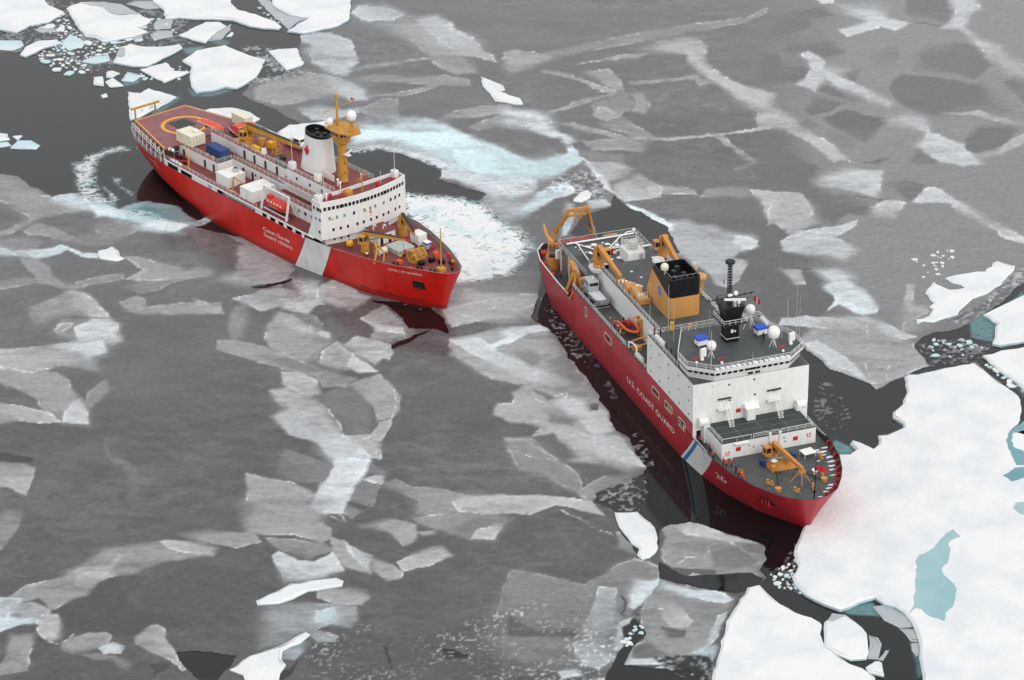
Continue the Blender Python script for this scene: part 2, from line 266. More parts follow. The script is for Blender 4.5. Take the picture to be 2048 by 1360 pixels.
ICE = '''
q 136 90 0|1640 -180 2340 -180 2340 480 1700 420 1600 300 1560 180 1620 60
q 134 60 0|1640 300 2340 300 2340 640 1960 640 1830 690 1740 660 1680 620 1640 540 1660 440
q 172 8 .08|1338 440 1370 438 1397 449 1426 451 1446 461 1475 467 1505 469 1522 479 1520 492 1505 500 1479 504 1465 516 1491 520 1495 530 1485 545 1481 561 1456 575 1436 571 1409 541 1358 506 1342 475
q 198 5 .12|1465 483 1477 471 1522 481 1505 500 1485 498
q 222 5 .2|1299 432 1320 436 1340 446 1346 462 1338 472 1330 462 1316 446
q 168 5 .03|1300 367 1392 378 1395 390 1322 386 1300 397
q 174 8 .04|1495 378 1605 390 1627 430 1594 459 1535 434 1517 401
q 142 6 0|1410 378 1490 370 1500 395 1400 393
b 158 16 .05|750 90 830 50 900 45 1030 55 1170 110 1200 130 1440 120 1500 140 1600 240 1740 300 1790 390 1880 440 1920 500 1800 460 1640 440 1400 470 1330 400 1250 330 1050 230 930 190 820 130
b 176 16 .05|1440 120 1520 180 1600 260 1740 310 1780 400 1600 400 1450 330 1380 250 1300 170
b 180 10 .12|760 100 830 50 1030 55 1170 115 1100 170 860 160
b 180 8 .15|300 290 440 260 600 260 740 320 780 370 790 450 820 490 740 540 740 590 700 600 560 570 470 520 430 440 390 400 430 360 330 320
b 150 14 .03|0 660 200 620 330 580 540 590 640 620 780 680 850 720 900 760 890 810 790 810 700 760 350 810 200 850 0 790
b 182 12 .1|600 630 760 670 860 720 890 800 760 805 650 720
b 140 5 0|740 550 820 530 1400 455 1600 440 1600 455 1400 472 820 557
b 150 8 0|1400 480 1640 445 1700 480 1780 580 1600 590 1480 540
b 142 8 0|800 620 1000 600 1300 610 1500 600 1700 630 1720 680 1500 690 1400 720 1200 760 900 770 1100 740 1380 690 1200 660 1000 650 850 660
b 138 6 0|850 870 1000 790 1120 785 1150 850 1130 940 1060 1000 960 950 860 900
b 178 8 .15|340 860 480 850 640 860 700 880 840 860 850 890 760 920 600 960 440 960
b 148 6 0|1460 950 1600 880 1800 840 2048 840 2048 910 1800 920 1600 940
b 138 8 0|1690 1010 1800 960 2000 930 2048 960 1960 1000 1780 1050
c 138 5 0|230 430 640 340 1100 250 1500 180 1900 130 2048 60 2048 100 1850 190 1480 240 1180 300 760 380 380 460
c 158 10 .03|-60 420 0 400 240 430 340 460 180 520 0 580 -80 540
c 152 6 0|250 560 480 600 640 660 880 740 760 740 520 640 230 580
c 150 8 0|590 575 790 560 870 640 910 730 820 710 640 610
c 150 5 0|520 520 900 440 1100 430 1000 465 600 500
c 165 10 .04|1060 400 1150 345 1330 300 1500 320 1570 370 1540 470 1430 500 1380 440 1200 420
c 174 12 .04|1390 400 1480 440 1600 560 1740 640 1900 700 2080 750 2080 890 1900 850 1800 790 1640 670 1500 580 1400 500
c 150 6 0|1440 620 1640 660 1500 685
c 150 4 0|940 660 1300 620 1500 605 1500 625 960 682
c 145 5 0|300 890 520 810 800 740 900 740 760 770 540 840 320 905
c 138 5 0|640 830 900 745 1040 740 1080 840 1040 910 900 890 860 940 740 975 650 930
c 150 4 0|650 920 690 850 790 890 860 930 740 975
c 150 4 0|940 890 990 770 1060 750 1085 850 1040 910
c 140 6 0|690 980 860 945 1010 1010 1150 1095 1000 1110 880 1060 730 1020
c 152 5 0|330 990 480 980 760 1050 950 1110 900 1120 700 1070 440 1010
c 150 6 0|540 1120 950 1110 1070 1130 1050 1225 900 1200 640 1200
c 166 4 0|960 1100 1240 1102 1640 1072 2060 1010 2060 1030 1640 1090 1240 1120 960 1118
c 150 5 0|1580 1070 1680 1080 1800 1180 1950 1280 1830 1360 1780 1360 1890 1285 1740 1180
c 207 10 .15|-80 880 160 890 280 920 300 960 330 1040 480 1090 500 1130 430 1160 520 1210 540 1280 500 1340 400 1110 300 1100 100 1020 -80 1000
c 130 12 0|520 1200 880 1240 900 1320 950 1360 540 1360
c 150 6 0|740 1330 860 1300 950 1350 740 1362
d 108 7 0|60 170 240 90 420 50 540 130 400 150 330 150 360 180 300 240 80 290 0 270 0 200
d 110 8 0|1090 60 1110 -60 1460 -60 1440 70 1520 80 1470 190 1310 160 1110 110
d 108 7 0|100 400 200 350 520 330 560 390 630 430 440 470 370 420 220 420
d 106 7 0|-60 420 80 430 150 530 290 540 350 600 200 660 -100 660
d 108 6 0|410 720 480 680 600 740 740 790 700 820 540 780
d 108 6 0|270 880 370 770 600 820 480 900 350 930
d 102 7 0|440 950 620 870 760 920 960 950 970 970 880 1020 800 1150 660 1090 560 1030
d 112 5 0|610 590 740 550 700 660
d 112 9 0|1180 540 1240 400 1480 360 1640 350 1740 450 1780 540 1700 600 1640 640 1500 590 1300 560
d 108 12 0|960 700 1080 590 1300 610 1560 660 1720 690 1780 780 1920 900 1700 880 1480 900 1320 930 1190 900 1050 820
d 108 6 0|1560 1120 1680 1010 1940 1000 1990 1050 1900 1150 1680 1230 1590 1210
d 125 10 0|820 480 940 380 1050 370 1060 460 980 510 880 510
d 112 8 0|1880 660 1980 620 2090 680 2090 860 1960 740
d 106 14 0|-100 1060 100 1150 280 1290 430 1370 -100 1370
d 118 6 0|240 990 300 950 430 1010 320 1030
d 126 6 0|420 1060 560 1060 720 1150 680 1190 580 1180 480 1100
d 112 6 0|1140 1290 1190 1200 1330 1280 1300 1310 1140 1310
d 98 4 0|760 1300 950 1260 880 1310
d 188 16 .08|560 30 850 50 950 130 1130 190 1030 240 900 220 640 290 560 240 800 180 680 120
d 186 9 .06|270 420 330 410 450 500 430 540 480 570 840 740 1000 820 960 850 740 760 560 690 440 610 340 540
d 182 9 .05|340 560 500 540 620 560 460 640 380 730 220 680 300 640
d 186 12 .08|960 960 1120 920 1260 960 1290 1060 1440 1120 1550 1160 1700 1310 1560 1320 1360 1290 1200 1170 1280 1060 1150 1000
d 182 12 .06|1460 -60 1620 -60 1700 60 1620 120 1580 230 1680 320 1860 370 1960 490 2090 510 2090 610 1960 590 1870 500 1760 460 1700 370 1590 280 1540 230 1400 230 1500 120
d 174 10 .04|-80 830 120 900 240 990 340 1060 520 1160 640 1260 540 1290 350 1150 150 1040 -80 1010
d 165 6 0|1600 1250 1800 1210 2090 1040 2090 1130 1880 1220 1660 1270
d 164 8 0|1400 910 1700 880 1900 960 2090 1000 1900 990 1700 930
d 190 8 .05|340 -40 560 -40 520 30 420 20
g 104 10 0|-60 -40 380 -40 360 80 200 120 -60 130
g 106 6 0|270 200 480 190 660 200 720 240 820 290 790 360 660 340 560 400 520 430 430 370 380 290
g 108 7 0|960 120 1100 80 1240 110 1250 160 1220 220 1130 260 1050 190
g 104 8 0|-60 440 100 480 190 530 100 570 120 640 -60 650
g 102 8 0|-60 740 130 790 270 900 310 920 240 800 380 800 480 880 430 940 520 1040 450 1150 400 1220 260 1180 -60 1160
g 167 7 .03|-40 180 250 190 270 230 120 240 -40 230
g 166 9 .03|60 240 250 220 360 300 360 350 440 430 240 480 180 530 60 430 0 440 0 260
g 184 9 .06|370 80 640 0 930 0 900 120 860 220 720 180 560 150 390 120
g 186 8 .1|110 570 230 490 340 480 560 440 740 390 700 450 540 530 640 590 710 650 620 720 500 680 300 680 130 650
g 200 8 .2|380 800 560 790 700 860 640 880 760 960 880 1110 840 1150 740 1150 560 1070 480 1120 540 1040 480 970 440 940 470 880
g 166 6 0|90 790 260 800 310 920 230 920
g 184 7 .06|1150 260 1270 150 1330 130 1420 190 1500 240 1640 320 1820 430 1780 450 1620 370 1420 260 1240 270
g 186 6 .04|1780 450 1860 450 2090 570 2090 600 1900 560
g 174 7 .04|820 290 960 240 1100 270 1000 380 880 370
g 182 10 .08|450 1180 700 1180 800 1200 640 1280 420 1260 100 1240 120 1190 300 1170
g 188 8 .12|780 1200 900 1220 1060 1300 1200 1340 1000 1370 860 1260
g 164 16 0|1080 1260 1120 920 1180 920 1170 1080 1290 1100 1280 1140 1190 1180 1190 1240 1060 1290
q 160 7 .03|1600 680 1640 640 1740 648 1830 688 1859 731 1810 753 1770 767 1742 766 1660 737 1622 706
p 190 8 .12|280 30 400 0 560 100 700 200 800 340 640 240 500 200 380 100
p 150 6 0|820 340 870 390 940 350 880 340
f 168 14 .15|840 70 1350 20 1400 110 1220 220 1000 150
f 190 14 .05|340 160 480 150 700 210 900 210 1080 240 1120 290 1090 330 1000 400 880 470 780 500 700 420 640 330 480 240 330 220
f 124 10 0|1100 250 1330 160 1480 160 1640 250 1700 340 1690 420 1500 420 1380 320 1240 290 1120 320
f 200 12 .35|1100 360 1220 280 1330 265 1400 300 1400 340 1240 390 1130 450 1000 530 880 590 760 560 820 500 960 450
f 166 6 .03|1440 100 1700 100 1840 150 1780 220 1660 270 1600 220
f 172 6 .04|1700 290 1900 190 2020 250 2100 300 2100 380 1850 400 1740 340
f 188 5 .1|1500 400 1640 390 1690 440 1560 470 1500 450
f 192 5 .1|1440 60 1490 90 1660 250 1700 320 1850 400 1820 410 1680 330 1600 250
f 190 8 .4|1340 420 1400 430 1390 560 1340 680 1290 690 1310 600
f 222 4 .25|1820 420 1900 450 2070 540 2070 570 1880 500
f 138 14 0|450 1050 640 1045 1000 960 1150 1000 1140 1160 1100 1250 1040 1330 400 1330 330 1290 430 1100
f 176 16 .05|520 1120 760 1150 1120 1150 1090 1240 900 1290 700 1260 480 1330 400 1300
j 172 14 .05|0 80 200 20 500 -20 780 0 740 110 640 170 480 180 300 170 100 220
e 150 24 .05|-80 -40 120 20 300 180 340 210 430 200 480 160 600 180 720 280 740 330 500 340 250 400 100 300 -80 200
e 200 12 .3|420 225 520 165 620 200 760 290 900 330 760 330 560 290
e 150 8 0|-60 500 200 420 260 400 240 430 100 490 -60 550
e 135 10 0|750 440 900 400 1100 440 1120 480 900 580 780 600 600 540 800 510
e 146 7 0|180 480 300 430 420 450 580 540 740 590 620 580 420 560 400 530 240 520
e 135 7 0|-60 560 300 540 330 580 280 640 100 660 -60 620
e 196 6 .3|-60 610 100 650 250 640 400 630 480 600 560 620 640 660 780 670 780 710 680 700 540 640 440 680 300 720 200 700 80 690 -60 690
e 146 6 0|150 710 280 720 340 740 410 790 420 840 480 900 600 920 590 960 500 950 300 910 280 850 210 780
e 135 8 0|-60 890 200 850 290 880 280 910 -60 960
e 135 6 0|600 900 880 830 1000 830 980 870 700 920 600 960
e 152 7 0|1000 700 1100 700 1400 770 1480 800 1600 770 1700 800 1700 850 1500 870 1180 880 1000 870 1130 800 1060 740
e 135 6 0|1020 940 1120 880 1500 870 1400 900 1250 980 1130 990
e 155 6 0|950 1060 1100 1010 1160 1040 1160 1110 1090 1140 960 1080
e 150 6 0|1000 1120 1400 1070 1760 1060 1790 1150 1600 1160 1380 1160 1140 1150
e 150 14 0|240 1110 540 970 680 990 760 1050 880 1180 960 1230 950 1370 600 1370 420 1300 500 1200 720 1190 600 1150 500 1180 290 1240
e 196 8 .08|600 1260 740 1190 900 1200 970 1240 940 1310 970 1370 620 1370
e 168 10 .03|540 980 720 1010 860 1170 720 1170 600 1080
e 150 6 0|420 1280 520 1220 600 1230 500 1290 600 1340 480 1330
q 150 6 0|410 438 424 434 500 478 560 500 588 530 560 540 540 520 470 478 430 455
q 160 8 .03|475 492 530 490 590 540 560 570 470 568 440 560 480 540
i 140 8 0|130 340 200 220 300 200 280 340 250 450 160 480
i 188 8 .08|640 -20 850 10 860 130 920 190 840 200 780 270 580 230 560 160 740 130
i 180 5 .03|850 60 1000 -20 1200 100 1290 130 1230 180 1130 235 1000 210 860 150
i 165 8 .02|180 150 420 80 560 60 740 110 720 150 560 210 420 250 300 200
i 158 6 0|-120 160 0 200 90 220 100 280 0 260 -120 230
i 154 8 0|460 360 560 260 680 270 760 340 960 430 970 480 900 570 820 650 740 660 620 600 480 540 440 420
i 180 8 .03|560 270 700 330 940 430 960 470 860 430 640 380
i 140 5 0|690 270 820 270 900 350 910 390 860 410
i 152 4 0|40 480 200 480 360 510 600 590 760 660 900 720 960 740 860 770 600 720 400 660 100 580 50 560
i 126 6 0|400 600 640 630 900 730 820 740 560 690
i 160 5 0|900 570 1000 490 1110 580 1200 660 1340 740 1180 740 1000 720 860 670
i 188 4 .05|1070 690 1150 600 1350 730 1180 745
i 174 6 .03|1060 520 1180 440 1260 460 1420 510 1470 520 1470 590 1450 650 1400 630 1340 680 1150 590
i 158 8 .02|1220 300 1370 200 1560 330 1640 430 1450 500 1300 480 1330 380
i 194 5 .05|1330 350 1560 380 1560 430 1340 400
i 174 5 .03|560 730 740 740 850 790 880 910 780 930 640 860 580 820
i 172 10 .05|470 880 640 850 780 930 860 960 940 1060 1000 1130 1020 1210 1170 1340 1200 1420 960 1420 840 1300 640 1240 560 1150 490 1090 600 1030 520 960
i 158 7 0|1080 850 1350 760 1440 860 1520 930 1510 1030 1440 1130 1380 1300 1260 1270 1330 1150 1290 1020 1160 900
i 122 8 0|880 930 1010 870 1130 850 1250 1000 1290 1130 1250 1250 1060 1200 990 1080
i 140 5 0|860 780 1000 740 1180 790 1060 850 900 860
i 166 7 .03|1040 1240 1200 1260 1340 1310 1320 1400 1140 1400
j 165 14 .04|80 310 300 270 480 230 640 220 800 195 880 240 960 350 1060 500 1190 660 1270 770 1340 890 1400 1030 1500 1100 1560 1220 1640 1340 1500 1370 1300 1300 1000 1300 760 1260 560 1200 500 1100 740 1100 830 1030 700 980 580 990 420 920 450 830 590 830 590 740 660 680 430 630 250 540 100 440
j 212 7 .18|480 230 800 200 880 240 700 260 560 330 400 390 350 380 520 300
j 192 12 .08|100 330 300 300 480 420 680 510 820 560 900 630 760 650 520 560 300 450
j 194 14 .1|900 760 1200 820 1330 900 1400 1040 1240 1090 1120 980 1000 880
j 184 12 .08|920 1050 1200 1080 1420 1080 1560 1240 1640 1340 1300 1250 1000 1110
j 166 5 .02|600 750 840 830 850 960 700 980 570 990 430 920 450 840 590 830
j 140 7 0|580 400 720 400 830 470 740 520 640 480
j 138 7 0|860 470 1000 440 1180 650 1080 680 930 590
j 122 6 0|720 700 960 780 860 800
j 112 5 0|1190 820 1280 830 1260 880 1200 890
j 108 9 0|740 1100 900 1070 1000 1150 1100 1250 960 1330 840 1200
j 126 9 0|860 900 1100 960 1060 1010 880 980
j 140 14 0|500 1150 700 1130 860 1230 1100 1400 1180 1600 1080 1540 640 1340 600 1260
q 146 8 0|1150 985 1205 955 1262 950 1240 975 1180 1000
l 188 12 .1|500 -20 740 -20 900 150 910 180 840 310 760 470 700 590 500 600 420 540 540 330 620 200 540 110
l 200 10 .14|640 140 900 160 830 300 740 440 560 460 560 300
l 166 5 .03|740 -40 1010 -40 990 150 910 150
l 128 5 0|240 70 620 200 540 340 360 340 150 270
l 155 18 .03|-80 270 300 340 560 470 480 680 300 650 -80 500
l 155 10 .03|-80 500 420 540 600 720 600 790 520 820 300 760 -80 750
l 140 8 0|100 780 560 820 600 880 400 950 200 880
l 166 4 0|840 320 1000 270 1030 300 1020 360
l 133 4 0|750 490 840 330 1015 370 940 530
l 128 5 0|920 190 1040 260 1000 280 890 250
l 135 5 0|710 590 740 520 850 570 770 630
l 148 8 0|1030 360 1120 320 1240 370 1460 390 1690 440 1640 560 1500 600 1260 600 1300 490 1180 430
l 145 8 0|1250 620 1640 570 1930 590 2048 640 1960 690 1900 800 1720 790 1540 740 1300 670
l 174 6 .03|1570 490 1700 440 2000 440 2300 440 2500 470 2700 480 2800 600 2600 560 2400 520 2200 600 1930 590 1640 570
l 125 8 0|1600 700 1760 610 1950 640 1840 700 1720 770 1560 740
l 174 4 .02|1720 790 1760 720 1980 660 1960 700 1900 800
l 158 8 .02|840 700 970 650 1120 630 1280 670 1300 720 1280 820 1200 850 1100 760 960 700
l 155 5 0|1300 740 1440 720 1440 750 1330 770
l 168 5 .02|1120 970 1240 920 1480 850 1570 920 1380 1000 1180 1050
l 160 6 .02|600 770 700 800 900 1070 700 1010 590 900
l 178 5 .05|700 850 780 860 930 930 900 1060
l 155 5 0|920 950 1080 990 1170 1060 1160 1110 1050 1130 930 1050
l 190 9 .1|130 920 200 890 340 960 460 960 600 900 700 1040 560 1080 400 1120 240 1130 180 1020
m 158 5 .02|480 640 640 620 860 640 900 700 860 760 640 750 490 700
m 155 12 .12|40 740 300 740 540 740 800 770 820 880 740 940 600 900 480 960 660 1010 640 1060 500 1060 420 980 200 1080 40 1100 40 900
m 186 12 .3|480 800 640 780 660 900 480 900
m 175 8 .3|200 1120 400 1060 380 1140 300 1200 210 1190
n 134 20 0|0 480 300 530 600 590 880 420 1010 390 1170 450 1170 590 1060 720 990 800 900 930 840 1100 790 1280 560 1280 0 1280 -200 1000
n 100 8 0|-40 830 180 960 540 960 560 1040 330 1020 -40 1000
n 200 8 .25|1000 560 1170 560 1150 620 1060 720 980 800 940 780 960 680
n 162 14 .12|720 620 860 620 820 800 840 950 700 1010 560 980
n 168 12 .16|480 1080 620 1030 830 1060 820 1180 700 1270 560 1240
n 195 6 .22|850 900 960 860 900 1000 840 1120 800 1080
n 150 5 .02|1180 130 1420 90 1560 110 1720 190 1960 250 2048 320 2070 400 1960 470 2000 590 1800 600 1640 550 1600 480 1260 460 1180 380 1220 200
n 182 7 .06|1180 130 1440 90 1700 190 1980 270 1700 240 1400 200 1300 130
n 128 6 0|1590 330 1740 280 1960 400 1900 460 1600 470
n 148 5 .03|1060 720 1200 560 1440 640 1600 640 1780 700 1700 840 1660 1000 1560 1100 1400 1180 1240 1220 1050 1240 900 1250 930 1110 1060 1030 1050 960 1030 860
n 192 7 .25|1180 570 1440 640 1640 640 1770 710 1680 750 1500 720 1400 700 1240 650
n 178 6 .2|1640 840 1700 820 1660 1000 1560 1090 1600 960
n 170 5 .03|1180 780 1300 760 1450 890 1400 940 1280 940 1190 860
n 104 5 0|1190 930 1380 960 1370 1010 1240 1020
n 108 6 0|950 1100 1080 1050 1250 1170 1240 1190 960 1190
n 194 4 .1|900 1250 960 1190 1320 1190 1240 1230
n 182 5 .15|1040 1290 1200 1240 1400 1280 1440 1320 1300 1370 1080 1340
n 192 5 .2|350 1290 520 1270 550 1330 400 1350
n 186 6 .1|560 1390 700 1350 860 1340 920 1390
n 172 5 .15|1370 560 1440 500 1540 530 1500 620 1400 620
n 185 8 .45|1450 1130 1640 1080 1600 1250 1500 1280 1450 1220
n 150 4 .03|840 170 890 160 1010 310 1000 350 860 300
h 165 10 .03|-60 80 280 60 560 20 640 -20 960 -20 860 80 840 130 760 140 780 240 600 210 440 210 360 240 260 260 -60 220
h 196 10 .15|480 50 840 0 850 100 700 140 560 80
h 152 9 .02|-60 225 260 262 380 240 540 320 580 400 700 580 710 650 690 690 500 665 380 580 300 480 120 380 -60 330
h 182 7 .05|640 480 700 580 700 680 500 660 520 560
h 162 5 .02|-60 490 180 530 380 580 500 665 300 660 150 640 -60 680
h 140 6 0|690 440 850 310 890 400 800 480 740 540 690 530
h 166 5 .03|-60 980 180 990 290 1020 260 1130 210 1240 60 1180 -60 1170
h 118 8 0|840 780 900 930 1000 960 1100 1050 1080 1150 1140 1280 1090 1280 1030 1100 960 1000 870 960
k 140 6 0|40 0 180 0 150 130 20 320 -60 330 -60 80
k 88 7 0|440 800 780 560 900 560 1000 690 1080 800 1250 880 1100 1000 940 1000 700 980 500 940 480 840
k 94 10 0|1100 640 1500 430 1900 470 2048 500 2048 780 1700 870 1500 880 1280 830 1080 700
k 150 7 .02|60 690 200 600 500 540 620 460 740 380 840 310 1100 270 1270 250 1450 250 1640 260 1740 310 1720 370 1520 390 1260 430 1080 500 860 540 780 570 680 680 560 720 420 800 380 790 300 700 100 760
k 170 10 .04|560 490 640 460 860 440 960 360 900 480 800 550 620 570
k 168 5 .03|1270 250 1450 250 1740 310 1700 370 1420 340 1330 310
k 150 7 0|1440 200 1640 165 2048 190 2100 260 1900 310 1600 250
k 184 8 .2|-60 690 170 700 160 800 60 870 -60 850
k 194 7 .3|-60 850 150 860 340 840 330 900 160 920 -60 1000
k 160 6 .05|60 760 240 730 400 800 380 860 170 860
k 174 5 .04|300 900 360 840 450 830 490 920 480 1020 400 1050 290 980
k 150 6 0|80 1000 260 990 280 1060 230 1180 240 1290 -60 1330 20 1180 60 1080
k 150 5 0|500 1050 700 980 840 980 900 1000 860 1080 780 1110 600 1150 520 1120
k 188 4 .15|780 1110 900 1060 990 1090 960 1150 840 1150
k 166 5 .03|1080 1020 1180 940 1250 910 1310 960 1330 1040 1390 1110 1440 1210 1520 1270 1460 1290 1380 1200 1200 1130 1080 1060
k 130 6 0|650 1150 780 1140 960 1180 1060 1220 1040 1290 900 1200 760 1200
k 74 4 0|1200 1220 1340 1220 1370 1250 1240 1310
m 66 4 0|1480 1100 1560 1110 1740 1165 1660 1185 1520 1180
m 70 3 0|180 1290 270 1260 330 1190 320 1230 260 1330 180 1380
m 72 3 0|1010 1090 1050 1060 1040 1140 1080 1260 1060 1270 1030 1160
h 74 3 0|-40 900 140 915 280 950 260 985 120 975 -40 960
o 130 6 .5|630 810 720 750 830 750 900 840 780 835 660 825
'''
for ln in ICE.strip().split('\n'):
    h, c = ln.split('|'); t, tone, fe, te = h.split(); sheet(t, float(tone), float(fe)*0.8, c, float(te))
# the slush that fills the corner at the bottom, speckled with brash
r_ = sdist(pix('q', '600 1370 620 1285 740 1245 800 1280 880 1262 1024 1210 1250 1180 1280 1230 1215 1345 1180 1390 620 1390'), 40)
sl_, d_ = r_; m_ = smooth(d_, 16); sp = np.clip((vnoise(WX[sl_]/0.55, WY[sl_]/0.55, 91)+0.4*vnoise(WX[sl_]/0.23, WY[sl_]/0.23, 92)-0.35)*2.2, 0, 1)
dens = np.clip(fbm(WX[sl_]/12, WY[sl_]/12, 3, 93)*1.6+0.55, 0.05, 1)
TONE[sl_] += m_*(75*sp*dens-5)
# stretches of churned brash ice between the sheets
def brash(s, amp, f=10, tile='q', base=None):
    r = sdist(pix(tile, s), 30)
    sl, d = r; m = smooth(d, f); v = vnoise(WX[sl]/0.8, WY[sl]/0.8, 95)+0.6*vnoise(WX[sl]/0.35, WY[sl]/0.35, 96)+0.7*fbm(WX[sl]/5, WY[sl]/5, 2, 97)
    if base is not None: TONE[sl] += (base-TONE[sl])*m
    TONE[sl] += m*amp*np.clip(v*1.2, -0.4, 1.2); WATER[sl] *= 1-m*np.clip(v*2.2+0.15, 0, 1)
brash('1078 560 1084 600 1100 660 1135 700 1170 735 1200 770 1180 720 1150 680 1120 640 1090 590', 55, 8, base=105)
brash('1130 640 1180 700 1210 745 1240 800 1225 800 1190 740 1150 700', 60, 5, base=60)
brash('1196 986 1242 968 1286 948 1300 975 1290 1020 1240 1020 1210 1012', 60, 8, base=82)
brash('1262 870 1275 860 1300 900 1310 940 1290 930 1268 905', 70, 4, base=80)
brash('1590 1090 1600 1060 1600 1130 1625 1175 1600 1185 1560 1160 1536 1145 1570 1125', 70, 5, base=40)
brash('1640 760 1690 780 1700 830 1690 870 1640 860 1625 800', 35, 10, base=92)
brash('1560 1165 1600 1170 1690 1205 1690 1218 1620 1198', 60, 3, base=70)
brash('1075 385 1130 345 1170 340 1210 360 1220 390 1180 400 1140 380', 60, 8)
brash('1300 1315 1420 1310 1440 1350 1380 1370', 70, 6, base=75)
brash('1240 1255 1262 1245 1270 1275 1250 1290', 90, 4, base=70)
brash('800 605 830 610 845 620 830 628 806 622', 90, 3, base=50)
brash('1830 690 1900 680 1980 690 1970 730 1900 735 1860 735', 60, 8, base=80)
brash('1960 720 2000 745 2048 790 2060 800 2048 740 2000 712', 70, 4, base=95)
brash('1890 640 1960 610 2010 560 2048 530 2048 560 1990 610 1930 650', 60, 8, base=125)
brash('2 2 190 2 140 50 190 70 240 85 330 75 330 110 240 120 200 150 100 130 60 100 0 110', 30, 10, base=104)
brash('250 20 370 20 380 90 300 110 250 90', 30, 12, base=100)
brash('480 90 560 95 610 150 540 165 500 180', 50, 12, base=120)
for s in ('q|1090 1000 1085 1008 1078 1020', ):
    pass
# wash thrown up by the propellers
for tile, tone, fe, te, s in (('b', 208, 18, .45, '750 1030 900 960 1060 1000 1120 950 1350 945 1530 990 1640 1060 1800 1130 2048 1240 2400 1330 2300 1400 2048 1370 1540 1360 1480 1290 1260 1210 1000 1150 760 1200 680 1120'),
                             ('b', 226, 16, .40, '760 1040 1050 1050 1500 1060 1700 1110 1900 1200 2048 1300 1800 1330 1400 1200 1100 1110 800 1130'),
                             ('b', 168, 14, .3, '1180 1010 1400 1020 1480 1045 1300 1060 1190 1050'),
                             ('f', 196, 14, .45, '200 -10 700 -40 830 30 1050 100 1300 30 1390 0 1440 70 1400 130 1200 230 1000 240 800 200 640 200 480 140 340 90'),
                             ('f', 216, 12, .48, '430 0 720 10 800 120 1100 200 900 220 640 190 430 90'),
                             ('f', 205, 8, .1, '-40 -20 120 10 300 70 390 130 340 150 200 90 80 60 -40 20'),
                             ('e', 196, 12, .62, '720 270 950 300 1150 250 1420 290 1500 360 1580 410 1650 360 1720 400 1600 440 1500 450 1420 490 1300 480 1150 460 1140 420 1000 400 860 370 760 380 800 340'),
                             ('e', 140, 14, 1.0, '950 310 1150 265 1420 295 1500 370 1440 410 1200 375 1000 355'),
                             ('e', 232, 8, .22, '1140 420 1300 395 1420 415 1500 440 1400 490 1280 475 1160 462'),
                             ('e', 215, 6, .3, '720 285 860 320 1000 360 1140 380 1140 395 1000 385 860 360 760 375')):
    icy(tile, s, fe); sheet(tile, tone, fe, s, te, rim=0.25)
wash('f', '20 345 200 365 480 385 690 440 770 560 880 630 960 690 1020 760 965 850 930 960 850 1000 640 1040 440 1060 300 900 200 640 20 500', 26)
wash('f', '850 620 960 610 1040 690 1090 790 990 800 940 720', 20, .5)
wash('e', '600 -60 700 -70 780 0 760 100 800 220 920 250 900 280 760 280 640 210 610 100', 14, .58)
wash('a', '640 1340 700 1250 860 1180 960 1165 1080 1180 1000 1200 860 1220 780 1300 760 1370 640 1370', 12, .58)
wash('e', '820 120 900 200 950 240 900 270 840 170', 8, .55); wash('e', '900 60 980 70 960 130 1060 180 1040 210 930 110', 10, .42)
wash('e', '1560 410 1650 355 1720 395 1620 430', 6, .6)
wash('e', '760 270 1000 300 1200 330 1400 410 1300 420 1000 360 800 340', 12, .5)
wash('f', '330 150 700 230 1100 240 1110 310 900 400 700 330 480 240', 16, .42)
wash('b', '760 1180 1000 1150 1260 1210 1540 1350 1400 1330 1240 1260 1000 1190 760 1230', 8, .5)
